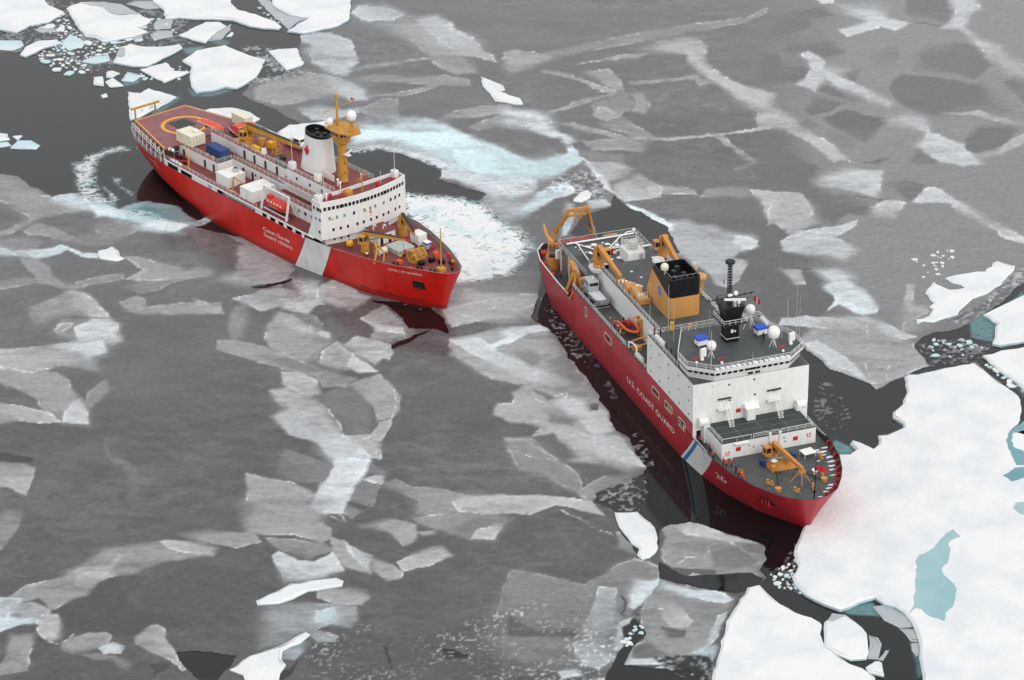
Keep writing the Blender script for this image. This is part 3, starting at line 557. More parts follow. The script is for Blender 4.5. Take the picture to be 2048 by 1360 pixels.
for t, s, w in (('e', '0 600 90 655 130 690 210 660 290 700 430 640 470 600', 1.6), ('h', '0 218 140 240 260 262 380 230 480 200', 2.0), ('h', '380 580 440 620 510 670', 2.0),
                ('k', '330 840 290 900 290 980 400 1050 490 1075 590 1000', 2.2), ('k', '20 760 80 800 50 880 70 920 150 930', 1.8), ('k', '1270 255 1330 310 1410 350', 1.6),
                ('i', '1100 60 700 40', 1.2), ('i', '560 590 640 610 760 660', 1.8), ('i', '1000 480 1110 580', 1.6), ('i', '1150 590 1390 580 1470 520', 1.6), ('i', '1460 860 1480 960 1440 1130', 1.2),
                ('i', '940 1040 1010 1140 1050 1240 1180 1350', 1.8), ('j', '930 770 1040 740 1010 790 1160 830', 1.5), ('j', '660 760 860 830', 1.5), ('j', '840 960 700 985', 1.6), ('j', '840 960 800 1040 750 1090', 1.2),
                ('j', '350 380 480 360 560 300', 1.5), ('j', '960 1020 1080 1050 1200 1090 1010 1100', 1.4), ('j', '1240 1100 1220 1150 1260 1190 1400 1170', 1.5), ('j', '1200 900 1360 970', 1.5),
                ('l', '740 0 830 100 905 180 840 310 1020 360', 1.6), ('l', '1575 490 1640 570 1930 590', 1.8), ('l', '520 575 690 610 720 660 540 600', 1.6), ('l', '600 900 700 1045', 1.6),
                ('n', '400 10 600 90 700 160 830 200', 1.6), ('n', '980 390 1080 420 1170 460 1160 600 1060 720 1000 790', 2.0), ('n', '1020 800 1200 800', 1.5), ('n', '1280 450 1380 380 1560 360 1560 290', 1.5),
                ('n', '1040 960 1030 860 980 850', 1.8), ('n', '1660 1000 1560 1110 1440 1150', 1.8), ('n', '900 1250 1240 1220', 2.0), ('n', '1740 240 1900 360 1990 430', 1.4),
                ('g', '100 580 130 560 240 520 320 490 540 530 720 430', 1.6), ('g', '1780 450 1830 430', 2.2), ('g', '1780 455 1900 550 2048 600', 1.4), ('g', '560 1060 680 1080 800 1190', 1.6), ('g', '780 1240 800 1350', 1.4),
                ('c', '430 1150 510 1190 480 1220 530 1270', 1.8), ('c', '110 1010 300 1080', 1.6), ('d', '620 295 800 240', 1.2), ('d', '620 1275 700 1300', 1.5), ('p', '1150 40 1290 210 1100 270 960 320', 1.6), ('p', '770 180 820 330', 1.4), ('p', '970 200 950 300', 1.3)):
    ridge(t, s, w)
for t, s, w, tn in (('i', '1280 1140 1460 1100 1700 1060 2048 1000', 1.3, 84), ('c', '930 750 980 820 940 890', 1.4, 92), ('c', '990 690 1060 750', 1.4, 88), ('g', '100 780 300 790 500 790', 2, 82), ('g', '680 200 880 240 960 230', 2, 88),
                    ('n', '890 690 910 740 900 800 870 830 900 850', 2.2, 68), ('d', '440 1340 620 1275', 1.4, 96), ('d', '1180 180 1400 215', 2.5, 92), ('l', '740 500 860 540', 3.5, 84), ('l', '640 700 760 640', 2.5, 92), ('n', '0 100 130 20', 1.2, 88)):
    ridge(t, s, w, tn, 0.9, False)
for tl, s, a in (('a', '1520 700 1540 770 1700 770 1880 720 2000 640 1900 680 1700 680 1560 725', .55), ('a', '1210 880 1340 830 1430 765 1440 790 1350 850 1230 930', .5), ('a', '640 480 640 520 760 525 900 500 960 530 1060 535 900 470', .5),
                ('a', '970 640 1000 690 1100 660 1140 610 1060 600', .7), ('a', '1470 390 1620 370 1640 400 1520 440 1470 420', .8), ('a', '1560 300 1700 340 1800 380 1840 330 1700 300', .45), ('b', '100 400 150 560 300 560 390 520 380 490 240 545', .5),
                ('b', '230 240 380 265 600 240 720 200 740 160 500 225', .5), ('p', '500 840 540 800 620 840 710 860 720 890 640 920 560 910', .9), ('g', '1700 1160 1620 1220 1640 1330 1800 1370 1840 1220 1760 1180', .75), ('g', '1900 1100 2048 960 2048 1000 1940 1070', .6),
                ('o', '190 560 260 610 400 720 560 800 600 790 420 690 300 640 230 560', .8), ('o', '560 800 640 760 840 740 900 850 780 840 640 830', .8), ('o', '1130 1060 1240 1040 1260 1290 1200 1340 1180 1200', .6), ('p', '1020 660 1090 650 1080 700', .5), ('p', '1700 120 1720 110 1860 210 2060 420 2060 450 1880 260', .5), ('p', '1780 40 1860 40 2060 0 2060 20 1880 60', .6)):
    shelf(s, tl, 5, a)
# ------------------------------------------------------------------ colours of the ice, then the mesh
def lin(v): v = np.clip(v, 0, 255)/255; return np.where(v <= 0.04045, v/12.92, ((v+0.055)/1.055)**2.4)
TONE += (5*fbm(WX/4+WY/9, WY/1.3, 4, 111)+5*fbm(WX/1.6, WY/0.8, 3, 113))*np.clip((TONE-80)/60, 0.4, 1.5)     # wind-drawn streaks
EDGE = np.clip(EDGE, 0, 1)*(1-np.clip(WATER*1.5, 0, 1)); TONE = np.clip(TONE*(1-EDGE)+236*EDGE, 60, 240)
ALB = np.clip(lin(TONE)*ICE_GAIN-ICE_SKIN, 0.012, 0.86)
COL = np.ones(TONE.shape+(4,), np.float32)
T_ = np.clip(TEAL, 0, 1); warmg = np.clip((135-TONE)/80, 0, 1)
COL[..., 0] = ALB*(1-0.46*T_)*(1.0+0.02*warmg); COL[..., 1] = ALB*(1+0.01*T_); COL[..., 2] = ALB*(1.0+0.07*T_)*(1.0+0.015*(1-warmg))
WZ = np.where(WATER > 0.5, -0.06, 0.0)+np.clip((TONE-110)/120, 0, 1)*0.05*(1-WATER)+EDGE*0.10
me = bpy.data.meshes.new('sea_ice_and_leads')
V = np.stack([WX, WY, WZ], -1).reshape(-1, 3).astype(np.float32)
idx = np.arange(NX*NY).reshape(NY, NX); Q = np.stack([idx[1:, :-1], idx[1:, 1:], idx[:-1, 1:], idx[:-1, :-1]], -1).reshape(-1, 4)
me.vertices.add(len(V)); me.vertices.foreach_set('co', V.ravel()); me.loops.add(Q.size); me.loops.foreach_set('vertex_index', Q.ravel().astype(np.int32))
me.polygons.add(len(Q)); me.polygons.foreach_set('loop_start', np.arange(0, Q.size, 4, dtype=np.int32)); me.polygons.foreach_set('loop_total', np.full(len(Q), 4, np.int32))
me.polygons.foreach_set('use_smooth', np.ones(len(Q), bool)); me.update(calc_edges=True)
at_ = me.attributes.new('ice_colour', 'FLOAT_COLOR', 'POINT'); at_.data.foreach_set('color', COL.reshape(-1))
for nm_, ar_ in (('open_water', WATER), ('foam', FOAM), ('shelf', SHELF)):
    at_ = me.attributes.new(nm_, 'FLOAT', 'POINT'); at_.data.foreach_set('value', np.clip(ar_, 0, 1).astype(np.float32).ravel())
sea = bpy.data.objects.new('sea', me); scene.collection.objects.link(sea); sea['kind'] = 'structure'; sea['label'] = 'grey young sea ice, rafted and broken, with dark open leads'
m = bpy.data.materials.new('sea_ice'); m.use_nodes = True; n, l = m.node_tree.nodes, m.node_tree.links; ice = n['Principled BSDF']; outn = n['Material Output']
def attr(nm):
    a = n.new('ShaderNodeAttribute'); a.attribute_name = nm; return a
def tex(scale, detail=4, sx=1, sy=1, rough=0.55, kind='ShaderNodeTexNoise'):
    t = n.new(kind); t.inputs['Scale'].default_value = scale
    if 'Detail' in t.inputs: t.inputs['Detail'].default_value = detail
    if 'Roughness' in t.inputs: t.inputs['Roughness'].default_value = rough
    mp = n.new('ShaderNodeMapping'); mp.inputs['Scale'].default_value = (sx, sy, 1); l.new(tcs.outputs['Object'], mp.inputs[0]); l.new(mp.outputs[0], t.inputs['Vector']); return t
def rng_(src, a, b, c, d):
    k = n.new('ShaderNodeMapRange'); k.inputs[1].default_value = a; k.inputs[2].default_value = b; k.inputs[3].default_value = c; k.inputs[4].default_value = d; l.new(src, k.inputs[0]); return k.outputs[0]
def math_(op, a, b):
    k = n.new('ShaderNodeMath'); k.operation = op
    for i_, s_ in enumerate((a, b)):
        if isinstance(s_, (int, float)): k.inputs[i_].default_value = s_
        else: l.new(s_, k.inputs[i_])
    return k.outputs[0]
tcs = n.new('ShaderNodeTexCoord'); A = attr('ice_colour'); Wa = attr('open_water'); Fa = attr('foam')
g1 = tex(0.9, 6, 0.8, 1.0); g2 = tex(3.2, 3); v1 = rng_(g1.outputs[0], 0.3, 0.7, 0.84, 1.14); v2 = rng_(g2.outputs[0], 0.3, 0.7, 0.93, 1.07)
sc = n.new('ShaderNodeVectorMath'); sc.operation = 'SCALE'; l.new(A.outputs['Color'], sc.inputs[0]); l.new(math_('MULTIPLY', v1, v2), sc.inputs['Scale'])
l.new(sc.outputs[0], ice.inputs['Base Color']); ice.inputs['IOR'].default_value = 1.31
l.new(rng_(g1.outputs[0], 0.35, 0.65, 0.10, 0.22), ice.inputs['Roughness'])
bi = n.new('ShaderNodeBump'); bi.inputs['Strength'].default_value = 0.10; bi.inputs['Distance'].default_value = 0.05; l.new(g2.outputs[0], bi.inputs['Height']); l.new(bi.outputs[0], ice.inputs['Normal'])
wat = n.new('ShaderNodeBsdfPrincipled'); wat.inputs['Base Color'].default_value = (0.0035, 0.0042, 0.005, 1); wat.inputs['Roughness'].default_value = 0.05; wat.inputs['IOR'].default_value = 1.37
Sa = attr('shelf'); wc = n.new('ShaderNodeMixRGB'); wc.inputs[1].default_value = (0.006, 0.0075, 0.0085, 1); wc.inputs[2].default_value = (0.16, 0.33, 0.36, 1); l.new(math_('MULTIPLY', Sa.outputs['Fac'], rng_(g1.outputs[0], 0.3, 0.7, 0.5, 1.0)), wc.inputs[0]); l.new(wc.outputs[0], wat.inputs['Base Color'])
rp = tex(0.55, 4, 0.35, 1.0); rp2 = tex(2.2, 2, 0.5, 1.0)
bw = n.new('ShaderNodeBump'); bw.inputs['Strength'].default_value = 0.16; bw.inputs['Distance'].default_value = 0.10
l.new(math_('ADD', rp.outputs[0], math_('MULTIPLY', rp2.outputs[0], 0.25)), bw.inputs['Height']); l.new(bw.outputs[0], wat.inputs['Normal'])
mixw = n.new('ShaderNodeMixShader'); wm = rng_(math_('ADD', Wa.outputs['Fac'], math_('MULTIPLY', math_('SUBTRACT', g1.outputs[0], 0.5), 0.5)), 0.35, 0.65, 0, 1)
l.new(wm, mixw.inputs[0]); l.new(ice.outputs[0], mixw.inputs[1]); l.new(wat.outputs[0], mixw.inputs[2])
fo = n.new('ShaderNodeBsdfPrincipled'); fo.inputs['Roughness'].default_value = 0.6
f1 = tex(0.30, 9, 0.8, 1.1, 0.7); f2 = tex(0.16, 4, 0.8, 1.0); f3 = tex(0.9, 3, 1, 1, 0.6)
f1.inputs['Distortion'].default_value = 1.4
ft = math_('SUBTRACT', math_('ADD', math_('MULTIPLY', Fa.outputs['Fac'], 0.62), 0.42), math_('MULTIPLY', math_('ABSOLUTE', math_('SUBTRACT', f1.outputs[0], 0.5), 0), 3.4))
fm = math_('MULTIPLY', rng_(ft, 0.38, 0.78, 0, 1), rng_(Fa.outputs['Fac'], 0.03, 0.25, 0, 1))
fc = n.new('ShaderNodeMixRGB'); fc.inputs[1].default_value = (0.36, 0.62, 0.66, 1); fc.inputs[2].default_value = (0.80, 0.82, 0.82, 1); l.new(rng_(math_('ADD', f2.outputs[0], math_('MULTIPLY', fm, 0.25)), 0.42, 0.72, 0, 1), fc.inputs[0]); l.new(fc.outputs[0], fo.inputs['Base Color'])
mixf = n.new('ShaderNodeMixShader'); l.new(fm, mixf.inputs[0]); l.new(mixw.outputs[0], mixf.inputs[1]); l.new(fo.outputs[0], mixf.inputs[2])
l.new(mixf.outputs[0], outn.inputs['Surface']); me.materials.append(m)
# ================================================================== snow-covered floes
from mathutils.geometry import delaunay_2d_cdt
def snow_material(name, col, rough=0.7, blue=0.0, bump=0.5, spec=0.3):
    m = bpy.data.materials.new(name); m.use_nodes = True; n, l = m.node_tree.nodes, m.node_tree.links; b = n['Principled BSDF']
    tc = n.new('ShaderNodeTexCoord'); a = n.new('ShaderNodeTexNoise'); a.inputs['Scale'].default_value = 0.09; a.inputs['Detail'].default_value = 7; a.inputs['Roughness'].default_value = 0.55
    c = n.new('ShaderNodeTexNoise'); c.inputs['Scale'].default_value = 0.6; c.inputs['Detail'].default_value = 5
    l.new(tc.outputs['Object'], a.inputs['Vector']); l.new(tc.outputs['Object'], c.inputs['Vector'])
    cr = n.new('ShaderNodeValToRGB'); e = cr.color_ramp.elements; e[0].position = 0.36; e[1].position = 0.56
    e[0].color = (col[0]*(0.86-blue), col[1]*0.90, col[2]*0.93, 1); e[1].color = tuple(col)+(1,)
    l.new(a.outputs[0], cr.inputs[0]); l.new(cr.outputs[0], b.inputs['Base Color']); b.inputs['Roughness'].default_value = rough; b.inputs['Specular IOR Level'].default_value = spec
    ad = n.new('ShaderNodeMath'); ad.operation = 'MULTIPLY_ADD'; ad.inputs[1].default_value = 3.0; l.new(a.outputs[0], ad.inputs[0]); l.new(c.outputs[0], ad.inputs[2])
    bp = n.new('ShaderNodeBump'); bp.inputs['Strength'].default_value = bump; bp.inputs['Distance'].default_value = 0.35; l.new(ad.outputs[0], bp.inputs['Height']); l.new(bp.outputs[0], b.inputs['Normal'])
    return m
M_snow = snow_material('snow', (0.80, 0.80, 0.795)); M_side = snow_material('floe_edge_ice', (0.60, 0.72, 0.75), 0.35, 0.05); M_thin = snow_material('bare_grey_ice', (0.42, 0.44, 0.45), 0.3, 0.0, 0.2, 0.5)
M_wetthin = snow_material('wet_grey_ice', (0.30, 0.33, 0.34), 0.2, 0.0, 0.15, 0.5); M_pale = snow_material('pale_blue_ice', (0.60, 0.72, 0.74), 0.4, 0.08, 0.3)
M_pond = snow_material('melt_pond_water', (0.33, 0.50, 0.52), 0.06, 0.12, 0.02, 0.5); M_pond2 = snow_material('deep_melt_pond_water', (0.14, 0.32, 0.35), 0.05, 0.10, 0.02, 0.5)
def wobble(P, amp, rnd, seg):
    out = []
    for (ax, ay), (bx, by) in zip(P, np.roll(P, -1, 0)):
        L = math.hypot(bx-ax, by-ay); k = max(1, int(L/seg))
        for t in range(k):
            u = t/k; e = 0 if t == 0 else amp
            out.append((ax+(bx-ax)*u+rnd.gauss(0, e), ay+(by-ay)*u+rnd.gauss(0, e)))
    return out
def flat_poly(tile, s, z, seed=1, amp=0.12, seg=1.6):
    P = pix(tile, s); gx, gy = ground(P[:, 0], P[:, 1], z); return wobble(np.stack([gx, gy], -1), amp, random.Random(seed), seg)
def inside(pt, poly):
    x, y = pt; c = False; n = len(poly)
    for i in range(n):
        (ax, ay), (bx, by) = poly[i], poly[i-1]
        if (ay > y) != (by > y) and x < (bx-ax)*(y-ay)/(by-ay)+ax: c = not c
    return c
def floe(name, label, tile, s, h=0.6, cell=2.2, mats=None, seed=3, ponds=(), bare=(), cat='ice floe', group=None, relief=0.10, amp=0.14):
    rnd = random.Random(seed); P = flat_poly(tile, s, h, seed, amp); cx = sum(p[0] for p in P)/len(P); cy = sum(p[1] for p in P)/len(P)
    area = sum(P[i-1][0]*P[i][1]-P[i][0]*P[i-1][1] for i in range(len(P)))
    if area < 0: P = P[::-1]
    xs = [p[0] for p in P]; ys = [p[1] for p in P]; cell = max(cell, math.sqrt((max(xs)-min(xs))*(max(ys)-min(ys))/5000))
    pond_polys = [flat_poly(t, q, h+0.03, 5, 0.1, 1.0) for t, q, *_ in ponds]
    inset = []
    n = len(P)
    for i in range(n):                                   # a lower rim round the edge, the snow a little further in
        ax, ay = P[i-1]; bx, by = P[(i+1) % n]; dx, dy = bx-ax, by-ay; L = math.hypot(dx, dy)+1e-6; k = 0.35+0.25*rnd.random(); inset.append((P[i][0]-dy/L*k, P[i][1]+dx/L*k))
    pts = [p for p in inset]; gx = np.arange(min(xs), max(xs), cell); gy = np.arange(min(ys), max(ys), cell)
    for x in gx:
        for y in gy:
            q = (x+rnd.uniform(-.3, .3)*cell, y+rnd.uniform(-.3, .3)*cell)
            if inside(q, P): pts.append(q)
    try:
        vo, eo, fo, *_ = delaunay_2d_cdt([Vector(p) for p in pts], [(i, (i+1) % n) for i in range(n)], [], 2, 1e-4)
    except Exception: vo, fo = [Vector(p) for p in inset], [tuple(range(n))]
    X = np.array([v.x for v in vo]); Y = np.array([v.y for v in vo]); Zr = h+relief*fbm(X/7, Y/7, 4, seed+100)*1.6
    for pp in pond_polys:
        for i in range(len(X)):
            if abs(X[i]-pp[0][0]) < 90 and (inside((X[i], Y[i]), pp) or min((X[i]-a)**2+(Y[i]-b)**2 for a, b in pp) < 9): Zr[i] = h-0.02
    mb = MB(); keep = [f for f in fo if inside((sum(vo[i].x for i in f)/len(f), sum(vo[i].y for i in f)/len(f)), P)]
    mb.add([(vo[i].x-cx, vo[i].y-cy, float(Zr[i])) for i in range(len(vo))], keep, 0)
    r0 = [(p[0]-cx, p[1]-cy, h*0.55) for p in P]; r1 = [(p[0]-cx, p[1]-cy, -0.25) for p in P]; rt = [(p[0]-cx, p[1]-cy, float(h+0.02)) for p in inset]
    k = n; mb.add(rt+r0+r1, [(i, (i+1) % k, k+(i+1) % k, k+i)[::-1] for i in range(k)], 0); m0 = len(mb.f)
    mb.add(r0+r1, [(i, (i+1) % k, k+(i+1) % k, k+i)[::-1] for i in range(k)], 1)
    o = mb.build(name, mats or [M_snow, M_side], smooth=True); o.location = (cx, cy, 0); tag(o, label, cat, group)
    for (t, q, *mm), pp in zip(ponds, pond_polys):
        b = MB(); b.add([(p[0]-cx, p[1]-cy, h+0.035) for p in pp], [tuple(range(len(pp)))]); b.build('melt_pond', mm[0] if mm else M_pond, o)
    for t, q in bare:
        pp = flat_poly(t, q, h+0.05, 6, 0.1, 1.0); b = MB(); b.add([(p[0]-cx, p[1]-cy, h+0.07) for p in pp], [tuple(range(len(pp)))]); b.build('bare_ice_patch', M_thin, o)
    return o
G1 = 'floes in the broken field at the upper left'
floe('ice_floe', 'large white floe filling the upper left corner of the picture', 'a', '-60 -60 350 -60 360 0 400 40 510 85 480 110 380 170 240 190 130 250 0 225 -60 220', 0.7, seed=1, group=G1)
floe('ice_floe', 'broad white floe with a grey melted strip along its far edge', 'a', '530 60 560 40 640 15 760 10 840 10 980 30 1130 110 1210 150 1180 180 1100 210 1180 245 1080 280 930 310 820 325 760 290 680 280 620 200 580 140', 0.7, seed=2, group=G1,
     bare=[('a', '650 25 760 16 840 16 970 36 1120 112 1050 110 950 120 880 100 820 52 740 45')])
floe('ice_floe', 'long white floe at the top edge tapering to a point on its right', 'a', '1250 -60 1860 -60 1850 20 1900 70 2048 110 2200 160 2250 205 2230 222 2100 215 2000 200 1860 150 1700 140 1560 140 1440 130 1320 140 1310 70 1220 0', 0.7, seed=3, group=G1)
floe('ice_floe', 'large white floe at the top edge, rightmost of the broken field', 'b', '120 -60 750 -60 755 60 740 150 640 200 500 230 380 255 250 240 330 180 420 135 270 110 190 70 130 30', 0.7, seed=4, group=G1)
floe('ice_floe', 'thin grey floe wedged left of the rightmost top edge floe', 'b', '-10 -20 110 0 190 80 270 116 415 138 320 180 262 232 200 180 110 100', 0.2, seed=5, group=G1, mats=[M_thin, M_side])
floe('ice_floe', 'white leaf-shaped floe above the largest floe near the red ship', 'a', '1430 275 1640 170 1760 170 1810 200 1740 240 1690 280 1640 335', 0.6, seed=6, group=G1)
floe('ice_floe', 'narrow grey floe beside the white leaf-shaped floe', 'a', '1700 285 1760 230 1850 190 1845 235 1770 310 1670 322', 0.15, seed=7, group=G1, mats=[M_thin, M_side])
floe('ice_floe', 'largest white floe of the field, rounded, just above the helicopter deck', 'q', '364 119 390 100 450 89 475 100 502 110 530 117 522 135 512 150 494 163 472 174 450 171 425 178 392 182 382 170 379 150 383 132', 0.7, seed=8, group=G1)
floe('ice_floe', 'small squarish white floe right of the largest rounded floe', 'b', '100 400 180 385 330 380 350 440 385 490 370 510 240 550 160 470', 0.6, seed=9, group=G1)
floe('ice_floe', 'white floe with a grey notch, in the middle of the broken field', 'a', '905 490 930 440 960 370 1040 345 1180 370 1300 370 1440 350 1460 375 1400 410 1280 470 1180 520 1060 520', 0.6, seed=10, group=G1, bare=[('a', '930 450 965 380 1000 380 1000 440 985 455')])
floe('ice_floe', 'white triangular floe pointing at the largest rounded floe', 'a', '1120 550 1330 495 1390 560 1520 570 1310 655', 0.5, seed=11, group=G1)
floe('ice_floe', 'white floe right behind the stern of the red ship', 'a', '1020 730 1120 740 1190 700 1330 740 1415 770 1330 820 1220 870 1120 930 1040 950', 0.5, seed=12)
floe('ice_floe', 'slender white floe pointing down left, at the left of the field', 'a', '160 430 200 370 300 320 460 310 475 340 360 370 280 410 200 445', 0.6, seed=13, group=G1)
floe('ice_floe', 'white floe seen beyond the port rail of the helicopter deck', 'q', '395 222 420 216 465 214 500 222 520 235 500 246 430 237', 0.6, seed=14)
floe('ice_floe', 'white floe behind the white funnel of the red ship', 'q', '555 262 577 248 632 243 662 235 655 265 650 285 607 300 575 290', 0.7, seed=15)
for k_, (lab, t, s, mt) in enumerate((('small blocky white floe, leftmost of the cluster behind the stern', 'a', '750 610 820 605 830 680 750 670', 0), ('small oval white floe, topmost of the cluster behind the stern', 'a', '850 570 900 560 960 580 890 615 850 610', 0),
        ('small rounded white floe in the middle of the cluster behind the stern', 'a', '840 650 900 615 990 680 880 690', 0), ('small bluish floe, rightmost of the cluster behind the stern', 'a', '970 640 1020 570 1140 600 1060 650', 1),
        ('small upright white block beside the corner floe', 'a', '440 240 490 190 515 200 510 245', 0), ('pale bluish lumpy floe right of the slender floe', 'a', '500 330 560 270 660 320 670 360 560 400 500 370', 1),
        ('pale blue floe below the brash, left of the notched floe', 'a', '650 490 760 440 870 440 880 480 760 505', 1), ('pale bluish floe touching the left edge below the corner floe', 'a', '-40 320 170 320 190 360 100 400 -40 390', 1),
        ('tiny white fragment alone in the water left of the stern floe', 'a', '805 757 850 742 862 765 820 775', 0), ('tiny white block right of the leaf-shaped floe', 'a', '1810 285 1850 250 1870 260 1850 285', 0),
        ('white fragment at the left edge, topmost of its trio', 'a', '-20 1055 60 1065 80 1110 -20 1125', 0), ('small white triangular fragment, middle of the trio at the left edge', 'a', '100 1085 180 1080 140 1115', 0),
        ('pale blue flat floe, lowest of the trio at the left edge', 'a', '80 1180 140 1120 250 1120 320 1160 290 1190', 1), ('pale bluish streak of ice below the trio at the left edge', 'a', '-20 1140 60 1130 90 1160 -20 1175', 1),
        ('grey square plate of thin ice beside the broad floe', 'a', '1230 190 1260 155 1380 145 1370 225 1240 235', 2), ('grey rounded plate of thin ice below the square plate', 'a', '1200 275 1260 240 1390 245 1370 290 1230 320', 2),
        ('bluish grey plate at the top edge between two large floes', 'a', '1010 30 1080 0 1230 0 1290 60 1170 70', 2), ('small grey plate of thin ice left of the rounded plate', 'a', '1040 300 1100 275 1140 285 1130 330', 2), ('small grey plate wedged under the broad white floe', 'a', '280 240 330 205 420 215 440 235 340 260', 2))):
    floe('small_ice_floe', lab, t, s, (0.4, 0.25, 0.15)[mt], 1.2, [[M_snow, M_side], [M_pale, M_side], [M_thin, M_side]][mt], 40+k_, amp=0.1, group='small floes in the broken field')
floe('ice_floe', 'white twin-lobed floe alone in the grey ice above the foam', 'q', '961 152 985 160 1005 168 1010 178 1000 181 1040 195 1046 207 1030 207 990 200 980 185 965 170', 0.5, 1.5, seed=60)
floe('ice_floe', 'lone small white floe in the grey ice left of the red hull', 'e', '785 640 900 605 950 640 960 680 995 700 940 720 800 700 780 670', 0.5, 1.5, seed=61)
floe('ice_floe', 'small rough white floe beyond the yellow stern gantry of the second ship', 'f', '1390 380 1440 330 1500 312 1535 340 1520 375 1450 410 1385 400', 0.5, 1.2, seed=62)
floe('ice_floe', 'white tongue-shaped floe at the end of the dark lead', 'n', '820 10 1000 5 1060 60 1140 130 1165 220 1150 330 1100 370 1040 385 1000 350 1020 300 960 260 900 180 860 130', 0.5, 1.5, seed=63)
floe('ice_floe', 'long white sliver of floe near the bottom, upper of two', 'l', '0 1280 100 1230 280 1140 640 1095 700 1120 690 1160 560 1180 420 1200 300 1260 180 1300 10 1310', 0.4, 1.5, seed=64)
floe('ice_floe', 'jagged white floe cut by the bottom edge, lower of two', 'q', '459 1338 500 1310 560 1290 612 1262 620 1268 600 1285 565 1300 563 1318 572 1328 560 1345 552 1385 495 1385 486 1348', 0.4, 1.5, seed=65)
floe('snow_covered_floe', 'huge white floe with turquoise ponds that the bow has driven into', 'q', '1808 752 1815 746 1833 747 1871 737 1923 727 1951 722 1966 734 1991 755 2026 780 2041 797 2043 820 2036 845 2020 860 2060 870 2160 860 2160 1440 1846 1440 1846 1350 1838 1310 1840 1290 1835 1270 1830 1255 1815 1230 1790 1210 1770 1205 1750 1192 1720 1200 1700 1210 1680 1216 1650 1205 1610 1185 1590 1165 1584 1150 1597 1128 1588 1100 1600 1070 1607 1052 1640 1010 1655 960 1664 925 1678 906 1698 907 1713 897 1700 885 1706 877 1726 885 1748 896 1756 887 1756 869 1773 867 1806 852 1807 845 1786 832 1786 822 1806 805 1813 775', 0.8, 2.2, seed=66, relief=0.22,
     ponds=[('o', '1190 390 1210 360 1300 320 1370 250 1420 190 1480 155 1540 210 1460 240 1440 270 1460 310 1440 420 1390 460 1400 510 1490 590 1510 640 1480 770 1420 820 1410 885 1300 850 1230 790 1180 780 1120 840 1170 760 1180 600'),
            ('p', '1880 1080 1980 1020 2100 1010 2100 1080 1950 1130', M_pond2), ('p', '1960 1340 1980 1300 2090 1290 2090 1400 2020 1390'), ('p', '1985 690 2040 650 2110 640 2110 720 1960 740 1945 800 1960 850 2060 900 2110 905 2110 1000 1990 1000 1965 950 1925 870 1905 800 1920 750', M_pond2)])
floe('snow_covered_floe', 'white floe cut by the right edge, upper of two beside the channel', 'q', '1966 627 1986 617 2018 602 2048 587 2160 550 2160 690 2048 680 2000 688 1985 685 1990 665 1995 645 1985 640', 0.7, seed=67)
floe('snow_covered_floe', 'white wedge-shaped floe at the right edge above the huge floe', 'q', '1965 709 2000 700 2048 692 2160 690 2160 850 2065 790 2040 770 1990 730', 0.7, seed=68)
floe('rotten_ice_floe', 'ragged white floe rotting into grey slush at the right', 'q', '1832 637 1834 646 1880 638 1915 628 1928 612 1945 596 1962 590 1985 578 2005 562 2022 545 2030 530 2010 525 1995 520 1970 542 1930 546 1890 555 1905 565 1930 574 1900 578 1866 563 1850 585 1868 605 1858 612 1866 618 1858 630', 0.4, 1.5, seed=69, amp=0.3)
floe('snow_covered_floe', 'big white floe cut by the bottom edge, left of the dark channel', 'q', '1425 1400 1424 1352 1440 1300 1452 1240 1480 1195 1495 1172 1520 1168 1536 1185 1560 1205 1590 1222 1640 1242 1644 1248 1640 1265 1650 1290 1680 1312 1700 1325 1728 1336 1750 1352 1752 1400', 0.7, seed=70)
floe('ice_floe', 'small white floe with a grey rim fitted into the channel', 'o', '450 890 510 820 620 830 700 890 790 980 800 1080 790 1180 660 1190 580 1160 450 1080', 0.5, 1.4, seed=71, bare=[('o', '475 885 520 830 620 840 690 900 600 905')])
floe('small_ice_floe', 'small white block at the lower tip of the channel', 'o', '780 1250 860 1200 910 1210 930 1320 800 1290', 0.5, 1.0, seed=72)
for k_, (lab, s) in enumerate((('grey plate of thin ice, largest along the right bank of the channel', '840 770 950 755 1060 820 1140 860 1180 930 1050 938 930 880'), ('small grey plate below the largest one on the channel bank', '1050 945 1170 950 1230 1010 1220 1050 1140 1045 1100 990'),
        ('grey ice plate, lowest on the right bank of the channel', '1145 1065 1235 1055 1230 1130 1190 1170 1150 1120'), ('grey ice rim right of the small floe in the channel', '805 1000 880 1020 910 1070 880 1190 800 1185 815 1080'), ('slim grey ice splinter in the channel', '880 1195 960 1110 965 1130 920 1200'))):
    floe('ice_plate', lab, 'o', s, 0.12, 1.2, [M_thin, M_side], 80+k_, amp=0.08, group='grey ice plates in the channel', cat='ice plate')
